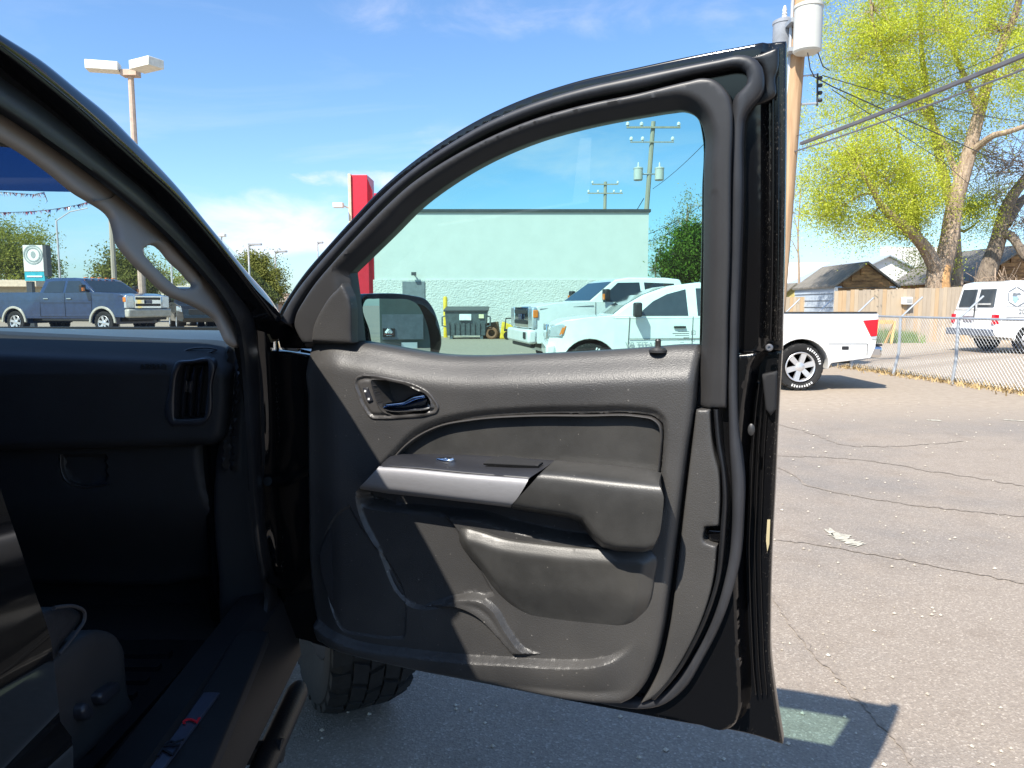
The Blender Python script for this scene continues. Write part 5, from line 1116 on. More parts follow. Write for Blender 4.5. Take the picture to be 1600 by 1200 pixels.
# white work van
VT = place((19.15, 22.0), (1, 0.02), -1)
VAN = empty('cargo_van', VT @ Vector((2.7, 0, 0)), 'white cargo van with hexagon emblem and phone number behind the chain-link fence', 'van')
vw = lambda s: (lambda x, z: s * (1.0 - .13 * max(0, (z - 1.1) / 1.0)))
vlow = [(.1, .45), (0, .6), (.05, 1.0), (.6, 1.15), (1.0, 1.22), (5.45, 1.22), (5.52, .60)] + [(5.45, .48), (4.95, .45)] + arch(4.45, .40, .43, -5, 185) + [(3.9, .42), (1.5, .42)] + arch(1.0, .40, .43, -5, 185)
MB(VT).prism(vlow, vw(-1), vw(1)).build('body', 'white', VAN, True, bevel=.03, angle=35)
MB(VT).prism([(.95, 1.20), (1.5, 1.75), (1.9, 2.02), (2.4, 2.08), (5.0, 2.08), (5.30, 2.02), (5.45, 1.22)], vw(-1), vw(1)).build('upper_body', 'white', VAN, True, bevel=.06, seg=3, angle=40)
MB(VT).box((2.7, 0, .6), (4.6, 1.5, .35)).build('chassis', 'blackpl', VAN)
for sg in (1, -1):
    for x in (1.0, 4.45):
        wheel(VT @ Matrix.Translation((x, sg * .84, .38)) @ (Matrix.Identity(4) if sg > 0 else Matrix.Rotation(R(180), 4, 'Z')), .38, .24, VAN, .22, 8, 20)
    # rear doors: window, lamp
    def rx(z): return 5.505 - .07 * (z - .6) / .62 if z < 1.22 else 5.455 - .15 * (z - 1.22) / .8
    V8 = []
    for (y, z) in ((.08, 1.33), (.80, 1.33), (.74, 1.85), (.08, 1.85)): V8.append((rx(z) - .01, sg * y, z))
    V9 = [(x + .03, y, z) for x, y, z in V8]; mb = MB(VT); mb.hexa(V8 + V9); mb.build('rear_window', 'vglass2', VAN, False, bevel=.01)
    mb = MB(VT); mb.box((5.46, sg * .93, .98), (.14, .14, .28)); mb.build('tail_light', 'redlens', VAN, False, bevel=.015)
MB(VT).box((5.58, 0, .60), (.22, 1.95, .20)).build('rear_bumper', mat('grey step bumper', (.16, .18, .22), .45, metal=.4), VAN, True, bevel=.02)
MB(VT).box((5.49, -.25, .98), (.04, .42, .18)).build('license_plate', mat('plate', (.25, .22, .24), .5), VAN, False, bevel=.01)
MB(VT).box((5.48, .02, 1.0), (.03, .012, .9)).build('door_gap', 'blackpl', VAN)
MB(VT).box((5.38, .42, 1.415), (.19, .5, .05)).build('window_sticker', mat('window decal', (.5, .5, .48), .5), VAN)
# side emblem: six-sided ring, animal-like blob, number and lines
emb = mat('dark grey decal', (.17, .19, .21), .5); emb2 = mat('light blue decal', (.30, .46, .58), .5)
LTv = Matrix(((-1, 0, 0, 0), (0, 0, 1, 0), (0, 1, 0, 0), (0, 0, 0, 1)))
def vpt(x, z): return VT @ Vector((x, vw(1)(x, z) + .006, z))
ctr = (4.89, 1.62)
for k in range(6):
    a0, a1 = R(60 * k + 94), R(60 * k + 146); mb = MB()
    mb.tube([vpt(ctr[0] + .27 * math.cos(a0), ctr[1] + .27 * math.sin(a0)), vpt(ctr[0] + .27 * math.cos(a1), ctr[1] + .27 * math.sin(a1))], .016, 5); mb.build('emblem_bar', emb, VAN)
for (cx_, cz_, rx_, rz_, mm) in ((.00, .03, .13, .10, emb), (.05, -.06, .08, .09, emb2), (-.07, .0, .07, .05, mat('pale decal', (.55, .6, .63), .5))):
    V = [vpt(ctr[0] + cx_ + rx_ * math.cos(t), ctr[1] + cz_ + rz_ * math.sin(t) * (1 + .3 * math.sin(3 * t))) + Vector((0, -.004 * (1 if mm == emb else 2), 0)) for t in np.linspace(0, 2 * math.pi, 18, endpoint=False)]
    mk('emblem_shape', V, [tuple(range(18))], mm, VAN, False)
LTw = Matrix(((1, 0, 0, 0), (0, 0, -1, 0), (0, 1, 0, 0), (0, 0, 0, 1)))
lettering('van_lettering', '208-5', .20, Matrix.Translation(vpt(4.62, 1.20) + Vector((0, -.01, 0))) @ LTw, emb, VAN)
lettering('van_lettering', 'S', .30, Matrix.Translation(vpt(4.50, 1.63) + Vector((0, -.01, 0))) @ LTw, emb, VAN)
for z in (1.36, 1.06): MB().tube([vpt(5.2, z), vpt(4.2, z)], .008, 4).build('pin_stripe', 'alloy', VAN)
# ================================================================== buildings
M['stucco'] = mat('off white stucco', (0.60, 0.61, 0.58), 0.9, var=.03, vscale=1.5, bump=.2, bscale=60, bdist=.01)
M['block'] = mat('rough painted block', (0.60, 0.60, 0.57), 0.9, var=.06, vscale=5, bump=.9, bscale=14, bdist=.05)
M['redp'] = mat('red metal panel', (0.62, 0.016, 0.035), 0.4, var=.05)
M['darkmetal'] = mat('dark metal flashing', (0.05, 0.055, 0.06), 0.5)
M['greydoor'] = mat('grey door', (0.16, 0.18, 0.20), 0.6)
M['tan'] = mat('tan trim', (0.62, 0.50, 0.36), 0.7)
BY = 33.0
def bx(px, Y): return (px - 800) / FPX * Y * 1.0     # lateral position at depth Y near the horizon
B = empty('store_building', (-.5, BY + 6, 0), 'pale flat roofed store building with red corner panel, seen through the door glass', 'building')
xl, xr = -6.9, 6.02; zt = at_y(1000, 331, BY).z; zm = at_y(800, 437, BY).z
MB().box(((xl + xr) / 2, BY + 6, (zm + zt) / 2), (xr - xl, 12, zt - zm)).build('wall', 'stucco', B)
MB().box(((xl + xr) / 2, BY + 6 - .03, zm / 2), (xr - xl + .06, 12.06, zm)).build('lower_wall', 'block', B)
MB().box(((xl + xr) / 2, BY + 6, zt + .05), (xr - xl + .16, 12.16, .12)).build('roof_edge', 'darkmetal', B)
MB().box((at_y(647, 470, BY).x, BY - .05, 1.30), (1.0, .12, 2.25)).build('service_door', 'greydoor', B, False, bevel=.02)
lamp = at_y(648, 430, BY); q = MB(); q.tube([(lamp.x, BY, lamp.z), (lamp.x, BY - .25, lamp.z + .1)], .03, 6); q.box((lamp.x, BY - .3, lamp.z + .05), (.2, .18, .14)); q.build('wall_lamp', 'darkmetal', B)
RY = 32.75; p0 = at_y(549, 300, RY); p1 = at_y(574, 300, RY); zr = at_y(565, 273, RY).z; zr2 = at_y(590, 300, RY + 1).z
MB().box(((p0.x + p1.x) / 2, RY + .8, zr / 2), (p1.x - p0.x, 1.6, zr)).build('red_tower', 'redp', B, False, bevel=.02)
MB().box((p0.x - .06, RY + .75, zr / 2 + .03), (.12, 1.7, zr)).build('tower_edge', 'tan', B)
MB().box(((p1.x + p1.x + 14) / 2 - .1, BY + 6, zr2 - .28), (.5, 9, .7)).build('red_cornice', 'redp', B) if False else None
MB().hexa([(p1.x - .02, RY + .05, .1), (p1.x + .18, BY - .02, .1), (p1.x + .0, BY, .1), (p1.x - .3, RY + 1.4, .1), (p1.x - .02, RY + .05, zr - .1), (p1.x + .18, BY - .02, zt + .9), (p1.x + .0, BY, zt + .9), (p1.x - .3, RY + 1.4, zr - .1)]).build('tower_return', 'redp', B)
MB().box((p1.x + .9, BY + .3, zt + .42), (1.3, .7, .75)).build('red_cornice', 'redp', B)
fl_ = at_y(533, 322, RY); q = MB(); q.box((fl_.x - .05, RY - .3, fl_.z), (.42, .35, .2)); q.tube([(fl_.x + .1, RY - .2, fl_.z), (p0.x - .05, RY + .2, fl_.z - .1)], .04, 6); q.build('flood_light', mat('pale lamp housing', (.7, .68, .62), .5), B)
# dumpster against it
DYY = 30.6; d0 = at_y(697, 483, DYY); d1 = at_y(762, 483, DYY); dxc = (d0.x + d1.x) / 2; dw = d1.x - d0.x
D = empty('dumpster', (dxc, DYY, 0), 'grey ribbed steel dumpster against the pale building', 'dumpster')
dm = mat('grey green dumpster steel', (.085, .11, .12), .55, var=.2, vscale=8)
MB().hexa([(dxc - dw * .46, DYY - .45, .14), (dxc + dw * .46, DYY - .45, .14), (dxc + dw * .46, DYY + .6, .14), (dxc - dw * .46, DYY + .6, .14), (dxc - dw * .5, DYY - .62, 1.12), (dxc + dw * .5, DYY - .62, 1.12), (dxc + dw * .5, DYY + .6, 1.25), (dxc - dw * .5, DYY + .6, 1.25)]).build('bin', dm, D, False, bevel=.02)
for i in range(8):
    x = dxc - dw * .42 + dw * .84 * i / 7
    MB().hexa([(x - .045, DYY - .50, .16), (x + .045, DYY - .50, .16), (x + .045, DYY - .40, .16), (x - .045, DYY - .40, .16), (x - .045, DYY - .60, .66), (x + .045, DYY - .60, .66), (x + .045, DYY - .5, .66), (x - .045, DYY - .5, .66)]).build('rib', dm, D)
MB().box((dxc, DYY, 1.22), (dw * 1.06, 1.35, .08), Matrix.Rotation(R(6), 3, 'X')).build('lid', mat('black bin lid', (.05, .055, .06), .5), D, False, bevel=.02)
for s in (-1, 1):
    MB().tube([(dxc + s * dw * .48, DYY - .5, .95), (dxc + s * (dw * .5 + .12), DYY - .5, .9), (dxc + s * (dw * .5 + .12), DYY - .5, .55), (dxc + s * dw * .47, DYY - .48, .5)], .03, 6).build('fork_pocket', dm, D)
    MB().box((dxc + s * dw * .36, DYY - .2, .07), (.12, .5, .14)).build('foot', dm, D)
MB().box((dxc - .03, DYY - .60, .93), (.48, .03, .32), Matrix.Rotation(R(-8), 3, 'X')).build('sticker', mat('white bin sticker', (.7, .74, .74), .5), D)
MB().box((dxc + .62, DYY - .60, .93), (.2, .03, .16), Matrix.Rotation(R(-8), 3, 'X')).build('sticker', mat('yellow bin sticker', (.7, .65, .40), .5), D)
yel = mat('yellow bollard paint', (.75, .50, .03), .5, var=.15, vscale=10)
for (px, Y, h_) in ((696, 31.6, 1.75), ):
    x = at_y(px, 500, Y).x; tag(MB().lathe([(.09, 0), (.09, h_ - .05), (.06, h_), (0, h_)], Matrix.Translation((x, Y, 0)), 14).build('bollard', yel, None, True), 'yellow steel bollard left of the dumpster', 'bollard')
# scrap beside the dumpster
def pos(px, Y): return at_y(px, 500, Y).x
x = pos(775, 31.0)
tag(MB().hexa([(x - .55, 30.7, 0), (x + .2, 30.7, 0), (x + .2, 31.4, 0), (x - .55, 31.4, 0), (x - .45, 30.8, .62), (x + .05, 30.8, .70), (x + .1, 31.3, .70), (x - .45, 31.3, .62)]).build('scrap_crate', mat('brown scrap wood', (.20, .13, .08), .8, var=.4), None, False, bevel=.03), 'brown wooden scrap crate right of the dumpster', 'crate')
x = pos(792, 30.4)
tag(MB().lathe([(.14, -.06), (.20, -.07), (.25, -.04), (.25, .04), (.20, .07), (.14, .06)], Matrix.Translation((pos(768, 30.2), 30.2, .24)) @ Matrix.Rotation(R(80), 4, 'X'), 20, close=True).build('old_tyre', mat('orange stained rim', (.22, .10, .05), .7), None, True), 'rusty old wheel lying before the scrap crate', 'wheel')
tag(MB().hexa([(x - .3, 30.2, 0), (x + .35, 30.2, 0), (x + .35, 30.7, 0), (x - .3, 30.7, 0), (x - .2, 30.3, .72), (x + .25, 30.3, .55), (x + .25, 30.6, .55), (x - .2, 30.6, .72)]).build('scrap_barrow', yel, None, False, bevel=.05), 'yellow scrap tub right of the dumpster', 'tub')
x = pos(806, 29.8); c = empty('hand_cart', (x, 29.8, 0), 'dark hand cart standing left of the white heavy pickup', 'cart')
MB().tube([(x - .45, 29.8, .35), (x - .4, 29.8, .85), (x + .4, 29.8, .85), (x + .45, 29.8, .35)], .03, 6).build('frame', 'blackpl', c); MB().box((x, 29.8, .38), (.95, .5, .08)).build('deck', 'blackpl', c)
for s in (-.33, .33): MB().lathe([(.17, -.05), (.17, .05)], Matrix.Translation((x + s, 29.55, .17)) @ Matrix.Rotation(R(90), 4, 'X'), 14).build('wheel', 'tyre', c)

# ---- houses and sheds on the right
def gable(name, label, xc, half, y0, y1, zw, zr_, wall, roof, over=.25, group=None, gmat=None, cat='shed', planks=0):
    h = empty(name, (xc, (y0 + y1) / 2, 0), label, cat, group)
    MB().box((xc, (y0 + y1) / 2, zw / 2), (2 * half, y1 - y0, zw)).build('wall', wall, h)
    gm = gmat or wall
    g = MB(); g.prism([(xc - half, zw), (xc + half, zw), (xc, zr_)], y0 + .02, y1); g.build('gable', gm, h)
    if planks:
        n = int(zr_ / planks)
        for i in range(n):
            z = i * planks; hw2 = half if z + planks < zw else half * max(0.03, (zr_ - z - planks) / (zr_ - zw))
            if gmat: MB().box((xc, y0 - .02 - .01 * (i % 2), z + planks / 2), (2 * hw2, .04, planks * .94), Matrix.Rotation(R(3), 3, 'X')).build('plank', gm, h)
    sl_ = (zr_ - zw) / half
    for s in (-1, 1):
        e = half + over; P = [(xc, y0 - over, zr_), (xc + s * e, y0 - over, zr_ - sl_ * e), (xc + s * e, y1 + over, zr_ - sl_ * e), (xc, y1 + over, zr_)]
        q = MB(); V = [(x, y, z + .10) for x, y, z in P] + [(x, y, z + .02) for x, y, z in P]; V, F = fixn(V, [(0, 1, 2, 3), (7, 6, 5, 4), (0, 1, 5, 4), (1, 2, 6, 5), (2, 3, 7, 6), (3, 0, 4, 7)]); q.add(V, F); q.build('roof', roof, h)
    return h
M['shingle'] = mat('weathered shingles', (.20, .185, .16), .9, var=.35, vscale=3.0, stretch=(1, 6, 1), bump=.6, bscale=20, bdist=.03)
M['oldwood'] = mat('old brown boards', (.16, .085, .04), .85, col2=(.42, .24, .10), vscale=2.2, stretch=(1, 1, 4), bump=.4, bscale=30)
M['bluesid'] = mat('pale blue siding', (.42, .49, .56), .7, var=.04)
M['metalroof'] = mat('blue grey metal roof', (.36, .42, .46), .5, var=.05)
M['whiteb'] = mat('white metal wall', (.80, .80, .78), .6, var=.03)
M['yellowb'] = mat('ochre wall', (.50, .42, .16), .8, var=.15)
sh = gable('shed', 'small weathered shed with brown board gable and pale blue side wall behind the board fence', 14.30, 1.22, 30, 34.2, 2.14, 3.03, 'bluesid', 'shingle', .12, gmat='oldwood', planks=.26)
for i in range(7): MB().box((13.06, 32.1, .3 + i * .28), (.05, 4.2, .255), Matrix.Rotation(R(7), 3, 'Y')).build('clapboard', 'bluesid', sh)
MB().box((13.08, 29.97, 1.05), (.12, .10, 2.1)).build('corner_board', 'whiteb', sh)
gable('shed', 'tiny dark roofed shed far left of the blue sided shed', 13.75, .75, 36, 38, 1.75, 2.35, 'yellowb', 'shingle', .15)
gable('house', 'brown boarded house with grey shingle roof behind the white van', 23.4, 2.1, 34, 41, 2.6, 4.05, 'oldwood', 'shingle', .3, gmat='oldwood', cat='house', planks=.3)
gable('house', 'house with grey metal roof and white gable trim behind the big tree trunk', 23.2, 4.0, 46, 54, 2.4, 4.35, 'whiteb', 'metalroof', .3, cat='house')
wh = empty('warehouse', (24, 66, 0), 'long low white warehouse with ochre wall far behind the sheds', 'building')
MB().box((26.5, 68, 1.1), (10.5, 8, 2.2)).build('wall', 'yellowb', wh); MB().hexa([(21.0, 63.8, 2.2), (32, 63.8, 2.2), (32, 72, 2.2), (21.0, 72, 2.2), (21.5, 67, 5.15), (29.5, 67, 5.15), (29.5, 70, 5.15), (21.5, 70, 5.15)]).build('roof', 'whiteb', wh)
gr = empty('grain_elevator', (36, 68, 0), 'ribbed pale metal bin rising behind the big tree', 'silo')
for i in range(9): MB().lathe([(.55, 0), (.55, 6.6)], Matrix.Translation((34.1 + i * .55, 68, 0)), 10).build('rib', mat('pale ribbed steel', (.6, .6, .56), .6), gr)
# ---- board fence
fe = empty('board_fence', (16, 28, 0), 'weathered tan board fence running behind the white van', 'fence')
wm = [mat('fence board %s' % k, c1, .85, col2=c2, vscale=3, stretch=(3, 3, .5), vlo=.2, vhi=.8) for k, c1, c2 in (('light', (.42, .33, .23), (.50, .41, .30)), ('grey', (.34, .28, .21), (.46, .38, .29)), ('orange', (.44, .30, .17), (.50, .37, .23)))]
base = None
x = 12.25; k = 0
while x < 21.5:
    hgt = 1.93 + random.uniform(-.02, .02) + .004 * k
    o = MB().box((x, 28 + random.uniform(-.008, .008), hgt / 2), (.146, .025, hgt)).build('board', wm[random.choice([0, 0, 1, 1, 2])], fe); x += .152; k += 1
for z in (.4, 1.5): MB().box((16.9, 28.05, z), (9.4, .05, .09)).build('rail', wm[1], fe)
fe2 = empty('board_fence', (13, 33, 0), 'short tan board fence left of the blue sided shed', 'fence')
for i in range(9): MB().box((12.15 + i * .152, 33, .87), (.146, .025, 1.74)).build('board', wm[i % 3], fe2)
mbx = at_y(1418, 470, 27.8); c = empty('meter_box', (mbx.x, 27.85, 0), 'small white box mounted on the board fence', 'box')
MB().box((mbx.x, 27.85, mbx.z), (.34, .2, .28)).build('case', 'whiteb', c, False, bevel=.02); MB().box((mbx.x + .03, 27.74, mbx.z + .01), (.20, .02, .12)).build('dial', mat('grey dial', (.4, .4, .38), .4), c)
MB().box((mbx.x - .02, 27.95, mbx.z / 2), (.12, .1, mbx.z)).build('post', wm[2], c)
# sawhorse and weeds at the fence foot
sx_ = at_y(1378, 515, 26.6).x; c = empty('sawhorse', (sx_, 26.6, 0), 'small yellow wooden sawhorse at the foot of the board fence', 'sawhorse')
yw_ = mat('yellow lumber', (.60, .38, .12), .7, var=.2)
MB().box((sx_, 26.6, .78), (.75, .1, .14)).build('top_beam', yw_, c)
for s in (-1, 1): MB().tube([(sx_ + .3 * s + .15, 26.6, .8), (sx_ + .3 * s - .10, 26.3, 0)], .045, 4).build('leg', yw_, c)
for s in (-1, 1): MB().tube([(sx_ + .3 * s + .15, 26.6, .8), (sx_ + .3 * s + .0, 26.9, 0)], .045, 4).build('leg', yw_, c)
M['grass'] = mat('green weeds', (.08, .17, .03), .7, col2=(.20, .30, .06), vscale=3)
gV, gF = [], []
def blade(x, y, h, lean):
    n = len(gV); a = random.uniform(0, 6.28); dx, dy = .012 * math.cos(a), .012 * math.sin(a); lx, ly = random.uniform(-lean, lean), random.uniform(-lean, lean)
    gV.extend([(x - dx, y - dy, 0), (x + dx, y + dy, 0), (x + lx * .5 + dx * .7, y + ly * .5 + dy * .7, h * .6), (x + lx * .5 - dx * .7, y + ly * .5 - dy * .7, h * .6), (x + lx, y + ly, h)]); gF.extend([(n, n + 1, n + 2, n + 3), (n + 3, n + 2, n + 4)])
for i in range(1500):
    t = random.random(); blade(13.0 + 2.1 * t + random.gauss(0, .1), 27.5 + random.gauss(0, .28), random.uniform(.2, .65) * (1 - .5 * abs(t - .4)), .18)
tag(mk('grass', gV, gF, 'grass', None, False), 'tuft of green weeds at the foot of the board fence', kind='stuff')
gV, gF = [], []
for i in range(1400):
    t = random.random(); Y = 10.6 + 6 * t; blade(7.86 - .1125 * (Y - 13) + random.gauss(.1, .18), Y, random.uniform(.02, .12), .10)
tag(mk('dry_grass', gV, gF, mat('dry straw', (.42, .30, .14), .8), None, False), 'thin dry straw along the foot of the chain-link fence', kind='stuff')
# ---- chain-link fence
CF = empty('chain_link_fence', (7.5, 15, 0), 'galvanised chain-link fence with slanted arms, right of the white pickup', 'fence')
galv = mat('galvanised steel', (.42, .45, .48), .45, metal=.5, var=.1)
fx = lambda Y: 7.86 - .1125 * (Y - 13)
Yp = [11.4 + 1.6 * i for i in range(7)]
for i, Y in enumerate(Yp):
    mb = MB(); bend = -.10 if i == 2 else 0.0
    mb.tube([(fx(Y) + bend + (-.05 if i == 1 else 0), Y, -.05), (fx(Y), Y, .45), (fx(Y), Y, 1.16)], .028, 8); mb.build('post', galv, CF, True)
    MB().tube([(fx(Y), Y, 1.15), (fx(Y) + .38, Y - .05, 1.55)], .018, 6).build('post_arm', galv, CF, True)
MB().tube([(fx(9.5), 9.5, 1.16), (fx(21.5), 21.5, 1.16)], .021, 8).build('top_rail', galv, CF, True)
wv = MB(); hgt = 1.10; Y = 9.6
def wl_(y0, z0, y1, z1): wv.tube([(fx(y0) - .015, y0, z0), (fx(y1) - .015, y1, z1)], .0022, 3, cap=False)
while Y < 21.5:
    wl_(Y, .05, Y + hgt * .9, .05 + hgt); wl_(Y + hgt * .9, .05, Y, .05 + hgt); Y += .075
o = wv.build('wire_mesh', galv, CF, True); o['kind'] = 'stuff'
MB().tube([(fx(9.5), 9.5, .06), (fx(21.5), 21.5, .04)], .006, 4).build('bottom_wire', mat('rusty wire', (.08, .06, .05), .7), CF)
# ================================================================== poles and wires
M['polewood'] = mat('brown utility pole wood', (.36, .22, .12), .85, col2=(.50, .33, .19), vscale=3, stretch=(6, 6, .4), bump=.4, bscale=20)
M['greywood'] = mat('grey utility pole wood', (.30, .27, .21), .85, col2=(.42, .38, .30), vscale=3, stretch=(6, 6, .4))
M['can'] = mat('transformer enamel', (.55, .55, .50), .4, var=.04)
M['porcelain'] = mat('porcelain', (.75, .75, .73), .2)
M['wire'] = mat('black cable', (.03, .03, .032), .6)
M['cable'] = mat('grey bundled cable', (.12, .12, .135), .6)
NY = 14.0
b0 = at_y(1214, 476, NY); t0 = at_y(1252, 0, NY); dr = (t0 - b0); g0 = b0 - dr * (b0.z / dr.z); g1 = b0 + dr * ((8.7 - b0.z) / dr.z)
UP = empty('utility_pole', g0, 'brown wooden utility pole with cream transformers beside the big tree', 'utility pole')
MB().tube([g0, g0.lerp(g1, .5), g1], [.165, .15, .125], 14).build('pole', 'polewood', UP, True)
def can(parent, p, r, h, mm='can'):
    T_ = Matrix.Translation(p); o = MB().lathe([(0, 0), (r * .88, 0), (r, .03), (r, h - .08), (r * 1.06, h - .07), (r * 1.06, h - .02), (r * .7, h + .02), (0, h + .03)], T_, 20).build('transformer', mm, parent, True, angle=40)
    MB().lathe([(.05, 0), (.05, .05), (.035, .07), (.05, .09), (.035, .12), (.045, .16), (.02, .24), (0, .24)], T_ @ Matrix.Translation((0, 0, h + .02)), 10).build('bushing', 'porcelain', o, True)
    return o
def polept(z): return g0.lerp(g1, z / 8.7)
tz = at_y(1258, 85, NY - .3); can(UP, Vector((tz.x, NY - .38, tz.z)), .24, .82)
tz = at_y(1222, 88, NY + .3); can(UP, Vector((tz.x, NY + .25, tz.z)), .20, .62, mat('grey enamel', (.28, .30, .33), .4))
for zz_ in (5.95, 6.45): p = polept(zz_); MB().box((p.x, p.y - .12, p.z), (.5, .30, .07)).build('bracket', galv, UP)
p = polept(5.05); MB().tube([p, p + Vector((.42, -.12, .0))], .02, 6).build('bracket_arm', galv, UP); p2 = polept(5.55); MB().tube([p2, p2 + Vector((.36, -.12, .0))], .014, 6).build('bracket_arm', galv, UP)
MB().tube([p + Vector((.40, -.12, -.05)), p2 + Vector((.36, -.12, .02))], .018, 6).build('insulator_rack', 'wire', UP)
for i in range(4): q_ = (p + Vector((.40, -.12, 0))).lerp(p2 + Vector((.36, -.12, 0)), .1 + i * .26); MB().lathe([(.03, -.03), (.045, 0), (.03, .03)], Matrix.Translation(q_ + Vector((.05, 0, 0))), 10).build('insulator', 'wire', UP, True)
MB().tube([p + Vector((-.19, -.02, -4.5)), polept(8.0) + Vector((-.19, -.02, 0))], .035, 8).build('riser_conduit', galv, UP, True)
p = polept(8.0); MB().box((p.x, p.y - .15, p.z), (2.2, .1, .12)).build('crossarm', 'polewood', UP)
wires = 0
def wire(pts, r, label, m='wire', sag=0.0, group='overhead wires'):
    P = [Vector(q) for q in pts]; path = []
    for a, b in zip(P[:-1], P[1:]):
        for i in range(14): t = i / 14; path.append(a.lerp(b, t) - Vector((0, 0, sag * 4 * t * (1 - t))))
    path.append(P[-1]); o = MB().tube(path, r, 5).build('overhead_cable', m, None, True); tag(o, label, 'cable', group); return o
ca = at_y(1252, 224, NY - .2); cb = at_y(1600, 86, 9.2); cb2 = cb + (cb - ca) * 1.1
wire([ca, cb, cb2], .036, 'thickest grey bundled cable slanting up to the right from the brown pole', 'cable', .02)
ca = at_y(1240, 237, NY - .1); cb = at_y(1600, 108, 9.2); wire([ca, cb, cb + (cb - ca)], .014, 'thinner cable running just below the thick bundled one', 'cable', .03)
ca = at_y(1243, 213, NY - .1); cb = at_y(1600, 68, 9.6); wire([ca, cb, cb + (cb - ca)], .005, 'thin wire running just above the thick bundled cable', 'wire', .04)
ca = at_y(1267, 117, NY - .1)
wire([ca, at_y(1300, 135, 14.6), at_y(1610, 274, 22)], .012, 'twisted service line falling right from the insulator rack across the tree trunk', 'wire', .0)
wire([at_y(1285, 118, 14.3), at_y(1610, 191, 22)], .009, 'upper thin service line crossing the tree crown', 'wire', .12)
wire([at_y(1300, 140, 14.6), at_y(1470, 250, 20), at_y(1540, 310, 24)], .008, 'lower service line falling into the tree crown', 'wire', .0)
wire([at_y(1262, 82, NY - .5), at_y(1266, 108, NY - .4), at_y(1272, 119, NY - .2)], .010, 'drop lead hanging from the cream transformer, left of the pair', 'wire', 0, 'transformer leads')
wire([at_y(1278, 82, NY - .5), at_y(1286, 104, NY - .4), at_y(1296, 110, NY - .2)], .010, 'drop lead hanging from the cream transformer, right of the pair', 'wire', 0, 'transformer leads')
# poles seen through the door glass
def farpole(px0, py0, px1, py1, Y, arms, cans, label, r=.15):
    a = at_y(px0, py0, Y); b = at_y(px1, py1, Y); d = b - a; g = a - d * (a.z / d.z); o = empty('utility_pole', g, label, 'utility pole', 'utility poles behind the pale building')
    MB().tube([g, b], [r, r * .75], 10).build('pole', 'greywood', o, True)
    for (xa, xb, py, th, pins) in arms:
        A = at_y(xa, py, Y - .15); Bp = at_y(xb, py, Y - .15); MB().tube([A, Bp], th, 4).build('crossarm', 'greywood', o)
        for t in pins: q = A.lerp(Bp, t); MB().lathe([(.03, 0), (.03, .06), (.09, .10), (.09, .20), (.04, .26), (0, .26)], Matrix.Translation(q), 8).build('insulator', 'porcelain', o, True)
    for (px, pyb, pyt) in cans:
        q = at_y(px, pyb, Y - .1); hh = at_y(px, pyt, Y - .1).z - q.z; can(o, q, .23, hh)
        MB().tube([Vector((q.x, q.y, q.z + hh * .5)), Vector((at_y((px0 + px1) / 2 - 3, 270, Y).x, q.y, q.z + hh * .5))], .04, 5).build('bracket', galv, o)
    return o
farpole(1010, 330, 1021, 190, 38, [(979, 1063, 199, .06, (.02, .28, .97)), (985, 1053, 222, .035, (.02, .28, .97))], [(997, 282, 262), (1030, 282, 262)], 'grey utility pole with two transformers rising behind the pale building')
farpole(945, 328, 946, 284, 60, [(925, 966, 288, .06, (.02, .98)), (918, 973, 302, .06, (.03, .3, .75, .95))], [], 'farther utility pole with two crossarms behind the pale building', .17)
wire([at_y(1020, 295, 38), at_y(1100, 225, 30), at_y(1190, 150, 24)], .012, 'wire slanting up right from the pole behind the glass', 'wire', .1)
wire([at_y(1012, 366, 36), at_y(1100, 318, 30)], .012, 'upper wire crossing right of the pale building corner', 'wire', .1)
wire([at_y(1012, 378, 36), at_y(1100, 335, 30)], .014, 'lower wire crossing right of the pale building corner', 'wire', .1)
wire([at_y(985, 345, 40), at_y(1006, 310, 38.4)], .02, 'guy wire low on the pole behind the glass', 'wire', 0)
# lamp posts
def lamp_post(px, pyb, pyt, Y, heads, label, r=.09, m_='lamppost', hm='lamphead', arm=1.0):
    t = at_y(px, pyt, Y); g = Vector((t.x, Y, 0)); o = empty('lamp_post', g, label, 'lamp post', 'lamp posts round the lot')
    MB().tube([g, (t.x, Y, t.z)], [r, r * .7], 10).build('post', m_, o, True)
    for (dx, dy, w_, d_, h_) in heads:
        ang = math.atan2(dy, dx); c = Vector((t.x + dx, Y + dy, t.z + .12))
        MB().tube([(t.x, Y, t.z - .05), (c.x, c.y, c.z - .02)], .04, 6).build('arm', m_, o, True)
        MB().box(c, (w_, d_, h_), Matrix.Rotation(ang, 3, 'Z')).build('lamp_head', hm, o, True, bevel=.02)
    return o
M['lamppost'] = mat('tan lamp post paint', (.50, .38, .29), .6)
M['lamphead'] = mat('cream lamp housing', (.74, .72, .62), .5)
o = lamp_post(204, 0, 112, 32, [(-1.0, -.24, 1.24, .6, .36), (.92, -.5, 1.24, .72, .36)], 'tall lamp post with two cream box heads standing left above the pillar', .17)
q = at_y(204, 115, 32); MB().box((q.x, 32, q.z), (.67, .44, .24)).build('mount_box', 'lamppost', o, False, bevel=.01)
greyp_ = mat('grey steel post', (.45, .45, .45), .5); greyh = mat('grey lamp head', (.30, .30, .30), .5)
lamp_post(388, 0, 384, 62, [(.55, 0, 1.1, .3, .16)], 'nearer of two single headed lamp posts left of the pine in the gap', .10, greyp_, greyh)
lamp_post(430, 0, 395, 66, [(.5, 0, 1.1, .3, .16)], 'single headed lamp post right of the pine in the gap', .10, greyp_, greyh)
lamp_post(496, 0, 381, 66, [(.25, 0, .5, .3, .16)], 'thin lamp post close to the door frame edge', .08, greyp_, greyh)
